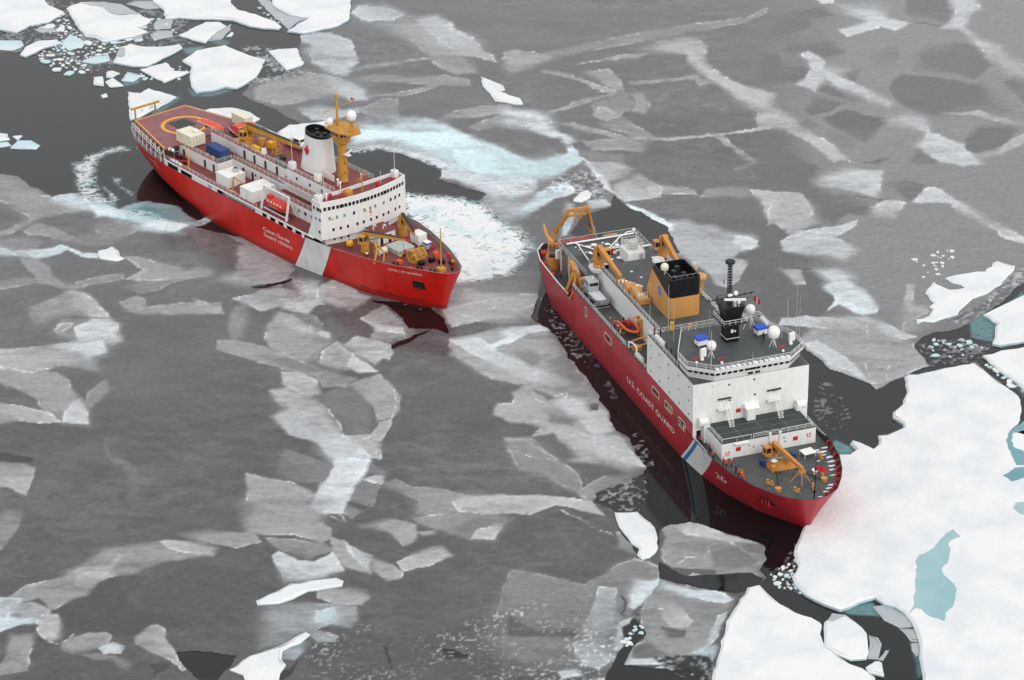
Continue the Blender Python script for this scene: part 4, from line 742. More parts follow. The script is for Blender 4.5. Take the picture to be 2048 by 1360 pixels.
# fragments of brash: eight shapes, each fragment its own object
prot = []
for k_ in range(8):
    rd = random.Random(300+k_); nn = rd.randint(5, 8); P = [(math.cos(2*math.pi*i/nn+rd.uniform(-.25, .25))*rd.uniform(.7, 1.25), math.sin(2*math.pi*i/nn+rd.uniform(-.25, .25))*rd.uniform(.6, 1.1)) for i in range(nn)]
    b = MB(); b.loft([[(x, y, -0.5) for x, y in P], [(x*1.02, y*1.02, 0.25) for x, y in P], [(x*.9, y*.9, 0.42) for x, y in P]])
    me_ = bpy.data.meshes.new('ice_fragment'); me_.from_pydata(b.v, [], b.f); me_.update(); prot.append(me_)
def brash_field(tile, s, count, lo, hi, label, group, seed, mats):
    P = [tuple(p) for p in pix(tile, s)]; rd = random.Random(seed); xs = [p[0] for p in P]; ys = [p[1] for p in P]; k = 0; tries = 0; placed = []
    while k < count and tries < count*60:
        tries += 1; q = (rd.uniform(min(xs), max(xs)), rd.uniform(min(ys), max(ys))); r = lo+(hi-lo)*rd.random()**2.2
        if not inside(q, P) or any((q[0]-a)**2+((q[1]-b)*2)**2 < ((r+c)*7.5)**2 for a, b, c in placed): continue
        placed.append((q[0], q[1], r)); mt = rd.choice(mats); key = (rd.randrange(8), mt.name)
        if key not in FR: FR[key] = prot[key[0]].copy(); FR[key].materials.append(mt)
        o = bpy.data.objects.new('ice_fragment', FR[key]); scene.collection.objects.link(o); x, y = ground(q[0], q[1]); o.location = (float(x), float(y), 0.0)
        o.scale = (r*rd.uniform(.8, 1.3), r*rd.uniform(.7, 1.1), min(0.9, 0.4+r*.3)); o.rotation_euler = (rd.uniform(-.06, .06), rd.uniform(-.06, .06), rd.uniform(0, 6.3)); tag(o, label, 'ice fragment', group); k += 1
FR = {}
brash_field('a', '230 200 500 110 560 200 700 330 900 330 1040 320 960 370 900 440 660 480 720 590 500 600 390 520 280 440 480 300', 118, 0.35, 2.3, 'small white ice fragment in the brash below the broad floe', 'fragments of brash at the upper left', 5, [M_snow, M_snow, M_pale])
brash_field('a', '1080 200 1440 80 1460 170 1420 270 1300 330 1060 340', 22, 0.35, 1.3, 'ice fragment between the broad floe and the leaf-shaped floe', 'fragments of brash right of the broad floe', 6, [M_snow, M_pale, M_thin])
brash_field('a', '1100 570 1400 520 1500 560 1510 620 1350 660 1150 660', 22, 0.3, 0.9, 'tiny ice fragment around the triangular floe', 'fragments round the triangular floe', 7, [M_snow, M_pale])
brash_field('b', '0 60 90 70 210 160 200 195 60 125', 10, 0.35, 1.1, 'ice fragment between the tapering floe and the thin grey floe', 'fragments at the top edge', 8, [M_snow, M_thin])
brash_field('p', '1300 0 1750 0 1750 80 1500 160 1280 130', 20, 0.35, 1.2, 'grey ice fragment in the gap above the huge floe', 'fragments above the huge floe', 9, [M_pale, M_thin])
brash_field('p', '1720 190 1850 200 2048 400 2048 440 1960 400', 14, 0.35, 1.1, 'ice fragment in the crack between the two right-hand floes', 'fragments in the right-hand crack', 10, [M_pale, M_snow, M_thin])
brash_field('o', '20 520 120 440 220 340 240 430 180 560 300 680 60 620', 34, 0.2, 0.7, 'small ice fragment in the dark water under the bow', 'fragments under the bow', 11, [M_snow, M_pale])
brash_field('g', '1160 660 1540 640 1560 740 1400 830 1240 880 1150 820', 22, 0.25, 0.9, 'white lump frozen into the slush around the ragged floe', 'lumps round the ragged floe', 12, [M_snow])
brash_field('n', '960 940 1040 920 1040 990 960 1090 870 1090', 12, 0.3, 0.8, 'pale fragment in the narrow lead near the bottom edge', 'fragments in the narrow lead', 13, [M_pale, M_snow])
# ================================================================== paints and shared ship parts
W = mat('white_paint', '#e9e9e6', 0.45, wear=0.07, rust=0.12); W2 = mat('white_gear', '#efeeea', 0.5, wear=0.06); CREAM = mat('cream_paint', '#e6dfc8', 0.5, wear=0.08, rust=0.15)
DECKR = mat('red_deck_paint', '#7d3a38', 0.55, wear=0.25, scale=0.5); DECKG = mat('grey_deck_paint', '#4e5151', 0.6, wear=0.28, scale=0.35); DECKD = mat('dark_deck_paint', '#3a4040', 0.6, wear=0.2, scale=0.4)
HELI = mat('helideck_red', '#8d5a5c', 0.6, wear=0.2, scale=0.6); YEL = mat('deck_marking_yellow', '#e8a32a', 0.5, wear=0.1); MATN = mat('landing_net', '#4a4a48', 0.9, wear=0.3, scale=6)
OCH = mat('ochre_paint', '#c9923c', 0.5, wear=0.15, rust=0.25); TAN = mat('buff_orange_paint', '#c98a44', 0.5, wear=0.14, rust=0.35); TANF = mat('funnel_buff', '#d29a58', 0.5, wear=0.08, scale=0.3, rust=0.1)
BLK = mat('black_paint', '#16181a', 0.4, wear=0.3); DARK = mat('dark_steel', '#2b2c2c', 0.5); GREY = mat('grey_steel', '#8a8c8a', 0.5, wear=0.2); LGREY = mat('light_grey_paint', '#b9bcba', 0.5, wear=0.12)
ORG = mat('rescue_orange', '#e2552a', 0.5, wear=0.12); ORG2 = mat('lifeboat_orange', '#d23a1e', 0.35, wear=0.1); REDC = mat('red_canvas', '#a01f2a', 0.7, wear=0.15); BLU = mat('container_blue', '#27407a', 0.5, wear=0.12)
BLU2 = mat('tarpaulin_blue', '#2a4fc0', 0.45, wear=0.1); YELB = mat('buoy_yellow', '#e8ac14', 0.4, wear=0.08); RED = mat('signal_red', '#c8252c', 0.5); LETW = mat('lettering_white', '#f2f0ec', 0.5, wear=0.03); MAPLE = mat('maple_leaf_red', '#cf1f2e', 0.5, wear=0.05)
GREEN = mat('hatch_grey_green', '#b4c0b8', 0.5, wear=0.1); NAVY = mat('navy_cloth', '#20283c', 0.8); SKIN = mat('skin', '#c08a6c', 0.6); VEST = mat('life_vest_orange', '#e8482a', 0.7); BLUEE = mat('emblem_blue', '#2f5d9c', 0.5)
SNOWD = mat('deck_snow', '#e6e8ea', 0.8, wear=0.1, scale=2.5)
def glass_mat():
    m = bpy.data.materials.new('window_glass'); m.use_nodes = True; b = m.node_tree.nodes['Principled BSDF']; b.inputs['Base Color'].default_value = (0.012, 0.014, 0.016, 1); b.inputs['Roughness'].default_value = 0.06; b.inputs['IOR'].default_value = 1.5
    return m
GLASS = glass_mat(); GLASSG = mat('curtained_glass', '#7f9a96', 0.12, wear=0.1, spec=0.6)
def hull_paint(name, red, band, blue=None, dark=None, foot='#5e0f10'):
    """hull red with the slanting band of the coast guard, a darker scuffed foot, rust weeping and scrapes"""
    m = bpy.data.materials.new(name); m.use_nodes = True; n, l = m.node_tree.nodes, m.node_tree.links; b = n['Principled BSDF']; b.inputs['Roughness'].default_value = 0.38
    tc = n.new('ShaderNodeTexCoord'); sx = n.new('ShaderNodeSeparateXYZ'); l.new(tc.outputs['Object'], sx.inputs[0])
    def mth(op, a, c):
        k = n.new('ShaderNodeMath'); k.operation = op
        for i, s in enumerate((a, c)):
            if isinstance(s, (int, float)): k.inputs[i].default_value = s
            else: l.new(s, k.inputs[i])
        return k.outputs[0]
    u = mth('SUBTRACT', sx.outputs[0], mth('MULTIPLY', sx.outputs[2], band[2]))
    def zone(a, c): return mth('MULTIPLY', mth('GREATER_THAN', u, a), mth('LESS_THAN', u, c))
    nz = n.new('ShaderNodeTexNoise'); nz.inputs['Scale'].default_value = 0.35; nz.inputs['Detail'].default_value = 7
    mp = n.new('ShaderNodeMapping'); mp.inputs['Scale'].default_value = (1, 1, 0.3); l.new(tc.outputs['Object'], mp.inputs[0]); l.new(mp.outputs[0], nz.inputs['Vector'])
    mr = n.new('ShaderNodeMapRange'); mr.inputs[1].default_value = .3; mr.inputs[2].default_value = .7; mr.inputs[3].default_value = 0.84; mr.inputs[4].default_value = 1.1; l.new(nz.outputs[0], mr.inputs[0])
    def mix(f, a, c):
        k = n.new('ShaderNodeMixRGB')
        for i, s in enumerate((f, a, c)):
            if isinstance(s, (float, int)): k.inputs[i].default_value = s
            elif isinstance(s, tuple): k.inputs[i].default_value = s
            else: l.new(s, k.inputs[i])
        return k.outputs[0]
    col = srgb(red); zlow = n.new('ShaderNodeMapRange'); zlow.inputs[1].default_value = 0.2; zlow.inputs[2].default_value = 1.6; zlow.inputs[3].default_value = 1.0; zlow.inputs[4].default_value = 0.0
    l.new(mth('ADD', sx.outputs[2], mth('MULTIPLY', nz.outputs[0], -0.8)), zlow.inputs[0])
    c0 = mix(mth('MULTIPLY', zlow.outputs[0], 0.55), col, srgb(foot))
    c1 = mix(zone(band[0], band[1]), c0, srgb('#e9e9e6'))
    if blue: c1 = mix(zone(*blue), c1, srgb('#2f7fb4'))
    if dark:
        for d in dark: c1 = mix(zone(*d), c1, srgb('#2a1416'))
    r2 = n.new('ShaderNodeTexNoise'); r2.inputs['Scale'].default_value = 1.1; r2.inputs['Detail'].default_value = 9; mp2 = n.new('ShaderNodeMapping'); mp2.inputs['Scale'].default_value = (1, 1, 0.12); l.new(tc.outputs['Object'], mp2.inputs[0]); l.new(mp2.outputs[0], r2.inputs['Vector'])
    rr = n.new('ShaderNodeMapRange'); rr.inputs[1].default_value = 0.66; rr.inputs[2].default_value = 0.76; rr.inputs[4].default_value = 0.5; l.new(r2.outputs[0], rr.inputs[0])
    c1 = mix(rr.outputs[0], c1, (0.16, 0.045, 0.02, 1))
    # plate seams
    sm = mth('LESS_THAN', mth('ABSOLUTE', mth('SUBTRACT', mth('FRACT', mth('MULTIPLY', sx.outputs[0], 0.16), 0), 0.5), 0), 0.004); c1 = mix(mth('MULTIPLY', sm, 0.25), c1, (0.05, 0.01, 0.01, 1))
    ms = n.new('ShaderNodeVectorMath'); ms.operation = 'SCALE'; l.new(c1, ms.inputs[0]); l.new(mr.outputs[0], ms.inputs['Scale']); l.new(ms.outputs[0], b.inputs['Base Color'])
    return m
class Ship:
    def __init__(s, name, pose, WL, DK, label, cat, flare=None):
        s.fl = np.array(flare if flare is not None else [1.3]*len(WL))
        s.x, s.y, s.a = pose; s.root = empty(name, (s.x, s.y, 0), s.a); tag(s.root, label, cat); s.WL = np.array(WL, float); s.DK = np.array(DK, float)
    def world(s, x, y, z): return (s.x+math.cos(s.a)*x-math.sin(s.a)*y, s.y+math.sin(s.a)*x+math.cos(s.a)*y, z)
    def ringpts(s, t):        # half outline at height fraction t (0 water, 1 deck edge)
        z = s.DK[:, 2]*t; w = s.WL+(s.DK[:, :2]-s.WL)*((max(t, 0)**s.fl)[:, None]) if t >= 0 else s.WL+(s.DK[:, :2]-s.WL)*0.25*t
        return [(float(w[i, 0]), float(w[i, 1]), float(z[i])) for i in range(len(w))]
    def half(s, x, z):
        best = None; zs = []
        for t in np.linspace(0, 1, 9):
            r = np.array(s.ringpts(t)); o = np.argsort(r[:, 0], kind='stable'); zs.append((float(np.interp(x, r[o, 0], r[o, 2])), float(np.interp(x, r[o, 0], r[o, 1]))))
        zz = [a for a, b in zs]; return float(np.interp(z, zz, [b for a, b in zs]))
    def put(s, o, x, y, z, rz=0.0): o.location = s.world(x, y, z); o.rotation_euler = (0, 0, s.a+rz); return o
    def hull(s, name, mats, deckmat, deck_drop, levels=(-0.35, 0, .1, .25, .45, .65, .85, 1.0)):
        mb = MB(); R_ = [s.ringpts(t) for t in levels]; k = len(R_[0])
        for sgn in (1, -1):
            vs = [(x, y*sgn, z) for r in R_ for x, y, z in r]; fs = []
            for j in range(len(R_)-1):
                for i in range(k-1):
                    f = (j*k+i, j*k+i+1, (j+1)*k+i+1, (j+1)*k+i); fs.append(f if sgn < 0 else f[::-1])
            mb.add(vs, fs, 0)
            # inner face of the bulwark
            top = R_[-1]; inn = [(x-0.12 if x > 100 else x, max(0.0, y-0.14)*sgn, z) for x, y, z in top]; dkr = s.ringpts(1-deck_drop/float(s.DK[:, 2].mean())); low = [(q[0]-.12 if q[0] > 100 else q[0], max(0.0, q[1]-.16)*sgn, p[2]-deck_drop-.02) for p, q in zip(top, dkr)]; T = [(x, y*sgn, z) for x, y, z in top]
            mb.add(T+inn+low, [(i, i+1, k+i+1, k+i) if sgn > 0 else (k+i, k+i+1, i+1, i) for i in range(k-1)]+[(k+i, k+i+1, 2*k+i+1, 2*k+i) if sgn > 0 else (2*k+i, 2*k+i+1, k+i+1, k+i) for i in range(k-1)], 1 if len(mats) > 1 else 0)
        s.hull_o = mb.build(name, mats, s.root, smooth=True)
        dk = MB(); dkr = s.ringpts(1-deck_drop/float(s.DK[:, 2].mean())); top = [(q[0], max(0.0, q[1]-0.10), p[2]-deck_drop) for p, q in zip(R_[-1], dkr)]
        for i in range(k-1): a, b = top[i], top[i+1]; dk.add([a, b, (b[0], -b[1], b[2]), (a[0], -a[1], a[2])], [(0, 1, 2, 3)])
        s.deck_o = dk.build('deck', deckmat, s.root); return s.hull_o
    def text(s, body, x0, z0, height, length, parent, name='lettering', m=None, slant=0.0, out=0.04, rise=0.0):
        cu = bpy.data.curves.new('t', 'FONT'); cu.body = body; cu.size = 1.0; cu.fill_mode = 'FRONT'; cu.resolution_u = 3; o = bpy.data.objects.new('t', cu); scene.collection.objects.link(o)
        bpy.context.view_layer.update(); dg = bpy.context.evaluated_depsgraph_get(); me = bpy.data.meshes.new_from_object(o.evaluated_get(dg)); bpy.data.objects.remove(o)
        co = np.zeros(len(me.vertices)*3); me.vertices.foreach_get('co', co); co = co.reshape(-1, 3); w = co[:, 0].max()-co[:, 0].min(); hgt = 0.70
        X = x0+(co[:, 0]-co[:, 0].min())/w*length+slant*co[:, 1]/hgt*height; Zc = z0+co[:, 1]/hgt*height+rise*(co[:, 0]-co[:, 0].min())/w
        co2 = np.stack([X, [-(s.half(a, b)+out) for a, b in zip(X, Zc)], Zc], -1); me.vertices.foreach_set('co', co2.ravel()); me.materials.clear(); me.materials.append(m or LETW); me.update()
        ob = bpy.data.objects.new(name, me); scene.collection.objects.link(ob); ob.parent = parent; return ob
def win(parent, c, w, h, face='x', m=None, d=0.05, name='window', frame=None, yaw=0.0):
    """a pane set in a thin raised frame; face = outward axis"""
    mb = MB(); fr = 0.06
    if face == 'x':
        mb.rbox((0, 0, 0), (d, w, h), 0, 0, 0); mb.rbox((-d*0.2, 0, h/2+fr/2), (d*1.4, w+2*fr, fr), mi=1); mb.rbox((-d*0.2, 0, -h/2-fr/2), (d*1.4, w+2*fr, fr), mi=1)
    else:
        mb.rbox((0, 0, 0), (w, d, h), 0, 0, 0); mb.rbox((0, -d*0.2*(1 if c[1] > 0 else -1), h/2+fr/2), (w+2*fr, d*1.4, fr), mi=1); mb.rbox((0, 0, -h/2-fr/2), (w+2*fr, d*1.4, fr), mi=1)
    o = mb.build(name, [m or GLASS, frame or W], parent); o.location = c; o.rotation_euler = (0, 0, yaw); return o
def life_ring(parent, c, r=0.38, ax='x'):
    mb = MB(); N = 14
    for i in range(N):
        t0, t1 = 2*math.pi*i/N, 2*math.pi*(i+1)/N
        P = [(0, math.cos(t)*r, math.sin(t)*r) if ax == 'x' else (math.cos(t)*r, 0, math.sin(t)*r) for t in (t0, t1)]; mb.tube(P[0], P[1], 0.09, 6, mi=0 if i % 4 else 1)
    o = mb.build('life_ring', [ORG, W2]); return o
def dome(parent, c, r, name='radar_dome', m=None, stand=0.0, legs=False):
    mb = MB(); x, y, z = c; prof = [(0.55, -0.95), (0.8, -0.8), (0.97, -0.3), (1.0, 0.0), (0.95, 0.32), (0.81, 0.59), (0.59, 0.81), (0.31, 0.95), (0.05, 1.0)]
    mb.loft([ring((x, y, z+r*b), r*a, 18) for a, b in prof]); o = mb.build(name, m or W2, parent, smooth=True)
    if stand > 0:
        st = MB(); zb = z-r-stand
        if legs:
            for k in range(3): t = 2*math.pi*k/3+.4; st.tube((x+math.cos(t)*stand*.42, y+math.sin(t)*stand*.42, zb), (x, y, z-r*.9), 0.07, 5)
            st.tube((x, y, zb), (x, y, z-r*.9), 0.06, 5)
        else: st.cyl((x, y, zb), 0.16, stand+r*.1, 8)
        st.build('dome_stand', W2, o)
    return o
def container(ship, x0, x1, y0, y1, z0, z1, m, label, doors=True, corr=True, group=None, cat='container', name='shipping_container'):
    L, Wd, H = x1-x0, y1-y0, z1-z0; root = empty(name); ship.put(root, (x0+x1)/2, (y0+y1)/2, z0); tag(root, label, cat, group)
    b = MB(); b.box(-L/2+.04, L/2-.04, -Wd/2+.04, Wd/2-.04, .12, H-.05)
    fr = MB(); 
    for sx in (-1, 1):
        for sy in (-1, 1): fr.box(sx*L/2-.09 if sx > 0 else -L/2, sx*L/2 if sx > 0 else -L/2+.09, sy*Wd/2-.09 if sy > 0 else -Wd/2, sy*Wd/2 if sy > 0 else -Wd/2+.09, 0.02, H)
    for sy in (-1, 1):
        for z in (.02, H-.14): fr.box(-L/2+.09, L/2-.09, sy*Wd/2-.08 if sy > 0 else -Wd/2, sy*Wd/2 if sy > 0 else -Wd/2+.08, z, z+.13)
    for sx in (-1, 1):
        for z in (.02, H-.14): fr.box(sx*L/2-.08 if sx > 0 else -L/2, sx*L/2 if sx > 0 else -L/2+.08, -Wd/2+.09, Wd/2-.09, z, z+.13)
    if corr:
        k = int(L/.55)
        for i in range(k):
            x = -L/2+.3+i*(L-.6)/max(1, k-1)
            for sy in (-1, 1): b.box(x-.1, x+.1, sy*(Wd/2-.035)-.025, sy*(Wd/2-.035)+.025, .2, H-.2)
            b.box(x-.1, x+.1, -Wd/2+.15, Wd/2-.15, H-.06, H-.03)
    b.build('body', m, root); fr.build('frame', m, root)
    if doors:
        d = MB()
        for sy in (-1, 1): d.box(L/2-.03, L/2+.02, sy*Wd/4-Wd/4+.12 if sy > 0 else -Wd/2+.1, Wd/2-.1 if sy > 0 else -.03, .2, H-.2)
        do = d.build('door', m, root); r_ = MB()
        for y in (-Wd*.33, -Wd*.12, Wd*.12, Wd*.33): r_.tube((L/2+.05, y, .2), (L/2+.05, y, H-.2), .025, 5)
        r_.build('lock_bar', GREY, do)
    return root
def person(ship, x, y, z, label, top=None, legs=None, hat=None, face=0.0, pose=0, group='crew on deck'):
    """one continuous body, head to boots, with a clothed top and a hat"""
    top = top or VEST; legs = legs or NAVY; root = empty('person'); ship.put(root, x, y, z, face); tag(root, label, 'person', group); rd = random.Random(int(abs(x*91+y*37)))
    b = MB(); lean = 0.05 if pose == 1 else 0.0
    def sec(z, rx, ry, cx=0.0, cy=0.0): return [(cx+rx*math.cos(2*math.pi*i/10), cy+ry*math.sin(2*math.pi*i/10), z) for i in range(10)]
    st = rd.uniform(-.08, .08)
    for sy in (-1, 1):      # boots, legs
        b.loft([sec(0, .13, .06, .05+sy*st, sy*.11), sec(.09, .11, .06, .03+sy*st, sy*.11), sec(.16, .065, .065, sy*st, sy*.11), sec(.46, .075, .08, .02, sy*.11), sec(.84, .10, .095, 0, sy*.09), sec(.93, .10, .10, 0, sy*.07)], 1)
    b.loft([sec(.84, .13, .18), sec(.98, .13, .17, lean*.5), sec(1.2, .14, .19, lean), sec(1.38, .14, .22, lean), sec(1.47, .10, .17, lean), sec(1.5, .06, .06, lean), sec(1.56, .055, .055, lean)], 0)
    for sy in (-1, 1):
        el = (.06+lean, sy*.30, 1.14); ha = (.20+.1*rd.random(), sy*.24, .98) if pose == 0 else (.34, sy*.22, 1.12)
        b.tube((lean, sy*.21, 1.40), el, .065, 7, .055); b.tube(el, ha, .055, 7, .045); b.ball((ha[0]+.03, ha[1], ha[2]-.03), .055, 7, 5, mi=2)
    hz = 1.66; prof = [(.05, -.13), (.075, -.09), (.092, -.02), (.095, .04), (.085, .09), (.05, .125)]
    b.loft([[(lean+.01+r*1.08*math.cos(2*math.pi*i/10), r*.92*math.sin(2*math.pi*i/10), hz+dz) for i in range(10)] for r, dz in prof], 2)
    b.rbox((lean+.115, 0, hz-.01), (.03, .025, .04), mi=2)
    b.build('body', [top, legs, SKIN], root, smooth=True)
    h = MB(); h.loft([[(lean+r*math.cos(2*math.pi*i/10), r*.95*math.sin(2*math.pi*i/10), hz+dz) for i in range(10)] for r, dz in ((.115, .03), (.112, .09), (.08, .145), (.02, .165))]); h.rbox((lean+.12, 0, hz+.035), (.09, .16, .02)); h.build('hat', hat or ORG, root, smooth=True)
    return root
def flag(parent_ship, c, w, h, kind, label, rz=0.0):
    """cloth with a ripple; its pole or halyard is part of the ship"""
    o = empty('flag'); parent_ship.put(o, *c, rz); tag(o, label, 'flag'); N = 8
    def strip(u0, u1, v0, v1, mt, nm, lift=0.0):
        b = MB(); vs = []
        for i in range(N+1):
            u = u0+(u1-u0)*i/N
            for v in (v0, v1): vs.append((u*w, 0.10*math.sin(u*7)+lift, -v*h-0.12*u*h))
        b.add(vs, [(2*i, 2*i+1, 2*i+3, 2*i+2) for i in range(N)]); b.build(nm, mt, o)
    if kind == 'canada':
        strip(0, .28, 0, 1, MAPLE, 'red_band'); strip(.28, .72, 0, 1, W2, 'white_field'); strip(.72, 1, 0, 1, MAPLE, 'red_band')
        for s_ in (-.012, .012): b = MB(); b.add([(w*(.5+x*.2), .10*math.sin(.5*7)+s_, -h*(.5-y*.36)-0.06*h) for x, y in LEAF], [tuple(range(len(LEAF)))]); b.build('maple_leaf', MAPLE, o)
    elif kind == 'us':
        for k in range(7): strip(.4 if k < 4 else 0, 1, k/7, (k+1)/7, RED if k % 2 == 0 else W2, 'stripe')
        strip(0, .4, 0, 4/7, NAVY, 'canton')
    else: strip(0, 1, 0, .5, RED, 'cloth'); 
    return o
LEAF = [(0, -1), (.05, -.52), (.42, -.6), (.34, -.4), (.78, -.02), (.68, .05), (.75, .33), (.5, .28), (.44, .42), (.26, .2), (.33, .66), (.18, .58), (0, 1), (-.18, .58), (-.33, .66), (-.26, .2), (-.44, .42), (-.5, .28), (-.75, .33), (-.68, .05), (-.78, -.02), (-.34, -.4), (-.42, -.6), (-.05, -.52)]
def crane(parent, base, ped_h, ped_r, yaw, elbow, tip, m, cab=True, name='deck_crane', boomw=0.9, boomh=1.1, cabside=1, topblack=False, hook=None):
    """pedestal, slewing house with cab, box boom, hoist wire; elbow and tip are points in ship space"""
    x, y, z = base; o = MB(); o.cyl((x, y, z), ped_r*1.08, ped_h*.12, 18); o.cyl((x, y, z+ped_h*.12), ped_r, ped_h*.6, 18, ped_r*.95); o.cyl((x, y, z+ped_h*.72), ped_r*1.12, ped_h*.28, 18)
    c = o.build(name, m, parent, smooth=True)
    ca, sa = math.cos(yaw), math.sin(yaw)
    def P(f, s, h): return (x+f*ca-s*sa, y+f*sa+s*ca, z+ped_h+h)
    hs = MB()
    for s in (-1, 1): hs.loft([[P(-ped_r*.9, s*ped_r*.75-.12, 0), P(ped_r*.9, s*ped_r*.75-.12, 0), P(ped_r*.9, s*ped_r*.75+.12, 0), P(-ped_r*.9, s*ped_r*.75+.12, 0)], [P(-.35, s*ped_r*.6-.12, ped_r*2.2), P(.45, s*ped_r*.6-.12, ped_r*2.2), P(.45, s*ped_r*.6+.12, ped_r*2.2), P(-.35, s*ped_r*.6+.12, ped_r*2.2)]])
    hs.tube(P(0, -ped_r*.8, ped_r*2.0), P(0, ped_r*.8, ped_r*2.0), .22, 8); hs.build('slewing_house', m, c)
    w = MB(); w.tube(P(-ped_r*.9, -ped_r*.5, .5), P(-ped_r*.9, ped_r*.5, .5), .45, 10); w.build('winch', DARK, c)
    if cab:
        cb = MB(); q = P(.3, cabside*(ped_r+.55), .9); cb.rbox(q, (1.5, 1.2, 1.9), yaw); co = cb.build('cab', m, c)
        g = MB(); f = P(.3+.77, cabside*(ped_r+.55), 1.15); g.rbox(f, (.04, .95, 1.0), yaw); s2 = P(.4, cabside*(ped_r+.55)-.62, 1.15); g.rbox(s2, (.9, .04, .9), yaw); s3 = P(.4, cabside*(ped_r+.55)+.62, 1.15); g.rbox(s3, (.9, .04, .9), yaw); g.build('cab_window', GLASS, co)
    bm = MB(); r0 = P(0, 0, ped_r*2.0 if elbow is None else ped_r*1.9); pts = [r0]+([elbow] if elbow else [])+[tip]
    for i, (a, b) in enumerate(zip(pts, pts[1:])):
        k = 1-.35*i; bm.beam(a, b, boomw*k, boomh*k, w2=boomw*k*.7, h2=boomh*k*.65)
    bo = bm.build('boom', m, c)
    hb = MB(); a, b = Vector(pts[0]), Vector(pts[1]); lo = a.lerp(b, .42)-Vector((0, 0, boomh*.5)); hb.tube(P(ped_r*.7, .0, .3), lo, .14, 7); hb.build('hydraulic_ram', GREY, c)
    if topblack: tb = MB(); a, b = Vector(pts[0]), Vector(pts[1]); up = Vector((0, 0, boomh*.56)); tb.beam(a+up, b+up*.75, boomw*1.02, .14, w2=boomw*.72); tb.build('boom_top_plate', DARK, bo)
    if hook is not None: hk = MB(); hk.tube(tip, hook, .035, 4); hk.rbox(hook, (.3, .3, .5)); hk.build('hook_block', DARK, bo)
    return c
def bitts(parent, x, y, z, m, rz=0.0):
    b = MB(); c, s = math.cos(rz), math.sin(rz); b.rbox((x, y, z+.1), (1.7, .55, .2), rz)
    for k in (-.5, .5): b.cyl((x+k*c, y+k*s, z+.15), .2, .6, 10); b.cyl((x+k*c, y+k*s, z+.75), .27, .08, 10)
    return b.build('mooring_bitts', m, parent)
# ================================================================== red and white icebreaker, upper left
LWL = [(6, 0), (7, 1.2), (8.4, 2.0), (12.6, 3.6), (21, 6.6), (30.6, 9.3), (40, 11.6), (50, 11.9), (65, 11.9), (76, 11.4), (83, 10.4), (95, 8.6), (99, 7.9), (104, 6.2), (107, 5.0), (112, 2.7), (114.8, 1.0), (115.5, 0.35), (115.6, 0)]
LDK = [(0.2, 0, 8.6), (0.3, 3.6, 8.6), (1.2, 6.0, 8.6), (6, 8.3, 8.5), (15, 10.5, 8.4), (24, 11.6, 8.4), (40, 12.1, 8.6), (50, 12.1, 8.7), (65, 12.1, 8.7), (76, 12.1, 8.7), (85, 12.0, 9.1), (92, 11.4, 9.4), (98, 10.2, 9.6), (104.5, 8.4, 9.7), (108.6, 7.0, 9.9), (114.2, 4.6, 10.1), (118.0, 2.8, 10.2), (119.5, 1.3, 10.2), (119.8, 0, 10.2)]
LS = Ship('icebreaker', (-88.375, 645.758, -0.87564), LWL, LDK, 'red-hulled icebreaker with white bridge, white funnel with a red leaf, and stern helicopter deck', 'ship', [.45]*6+[.6, .9]+[1.2]*11)
Lr = LS.root
L_PAINT = hull_paint('hull_red', '#d21f12', (75.45, 84.0, 0.62), dark=[(75.25, 75.45), (84.0, 84.2)])
LS.hull('hull', [L_PAINT, GREY], DECKR, 1.0)
hull = LS.hull_o
LS.text('Coast Garde', 64.4, 5.15, 0.92, 9.9, hull); LS.text('Guard c\u00f4ti\u00e8re', 64.5, 3.75, 0.92, 10.6, hull)
LS.text('LOUIS S. ST-LAURENT', 105.3, 8.1, 0.52, 8.0, hull, rise=0.25)
LS.text('LOUIS S. ST-LAURENT', 12.6, 6.55, 0.40, 6.6, hull); LS.text('OTTAWA', 17.4, 5.7, 0.36, 2.4, hull)
def hull_patch(S, parent, name, x0, x1, z0, z1, m, out=0.03, n=4):
    b = MB(); vs = []
    for i in range(n+1):
        x = x0+(x1-x0)*i/n
        for z in (z0, z1): vs.append((x, -(S.half(x, z)+out), z))
    b.add(vs, [(2*i, 2*i+2, 2*i+3, 2*i+1) for i in range(n)]); return b.build(name, m, parent)
hp = hull_patch(LS, hull, 'hawse_pocket_shade', 110.3, 113.0, 4.7, 6.5, BLK); an = MB()  # flat black plate on the hull; shade of the hawse recess painted in
for x in (111.0, 111.7, 112.3): an.rbox((x, -LS.half(x, 5.5)-.12, 5.4), (.35, .3, .9))
an.rbox((111.7, -LS.half(111.7, 5.0)-.15, 4.95), (2.0, .35, .35)); an.build('anchor', DARK, hull)
hull_patch(LS, hull, 'rubbing_mark', 96, 112, 1.2, 1.45, DARK, 0.02, 12)
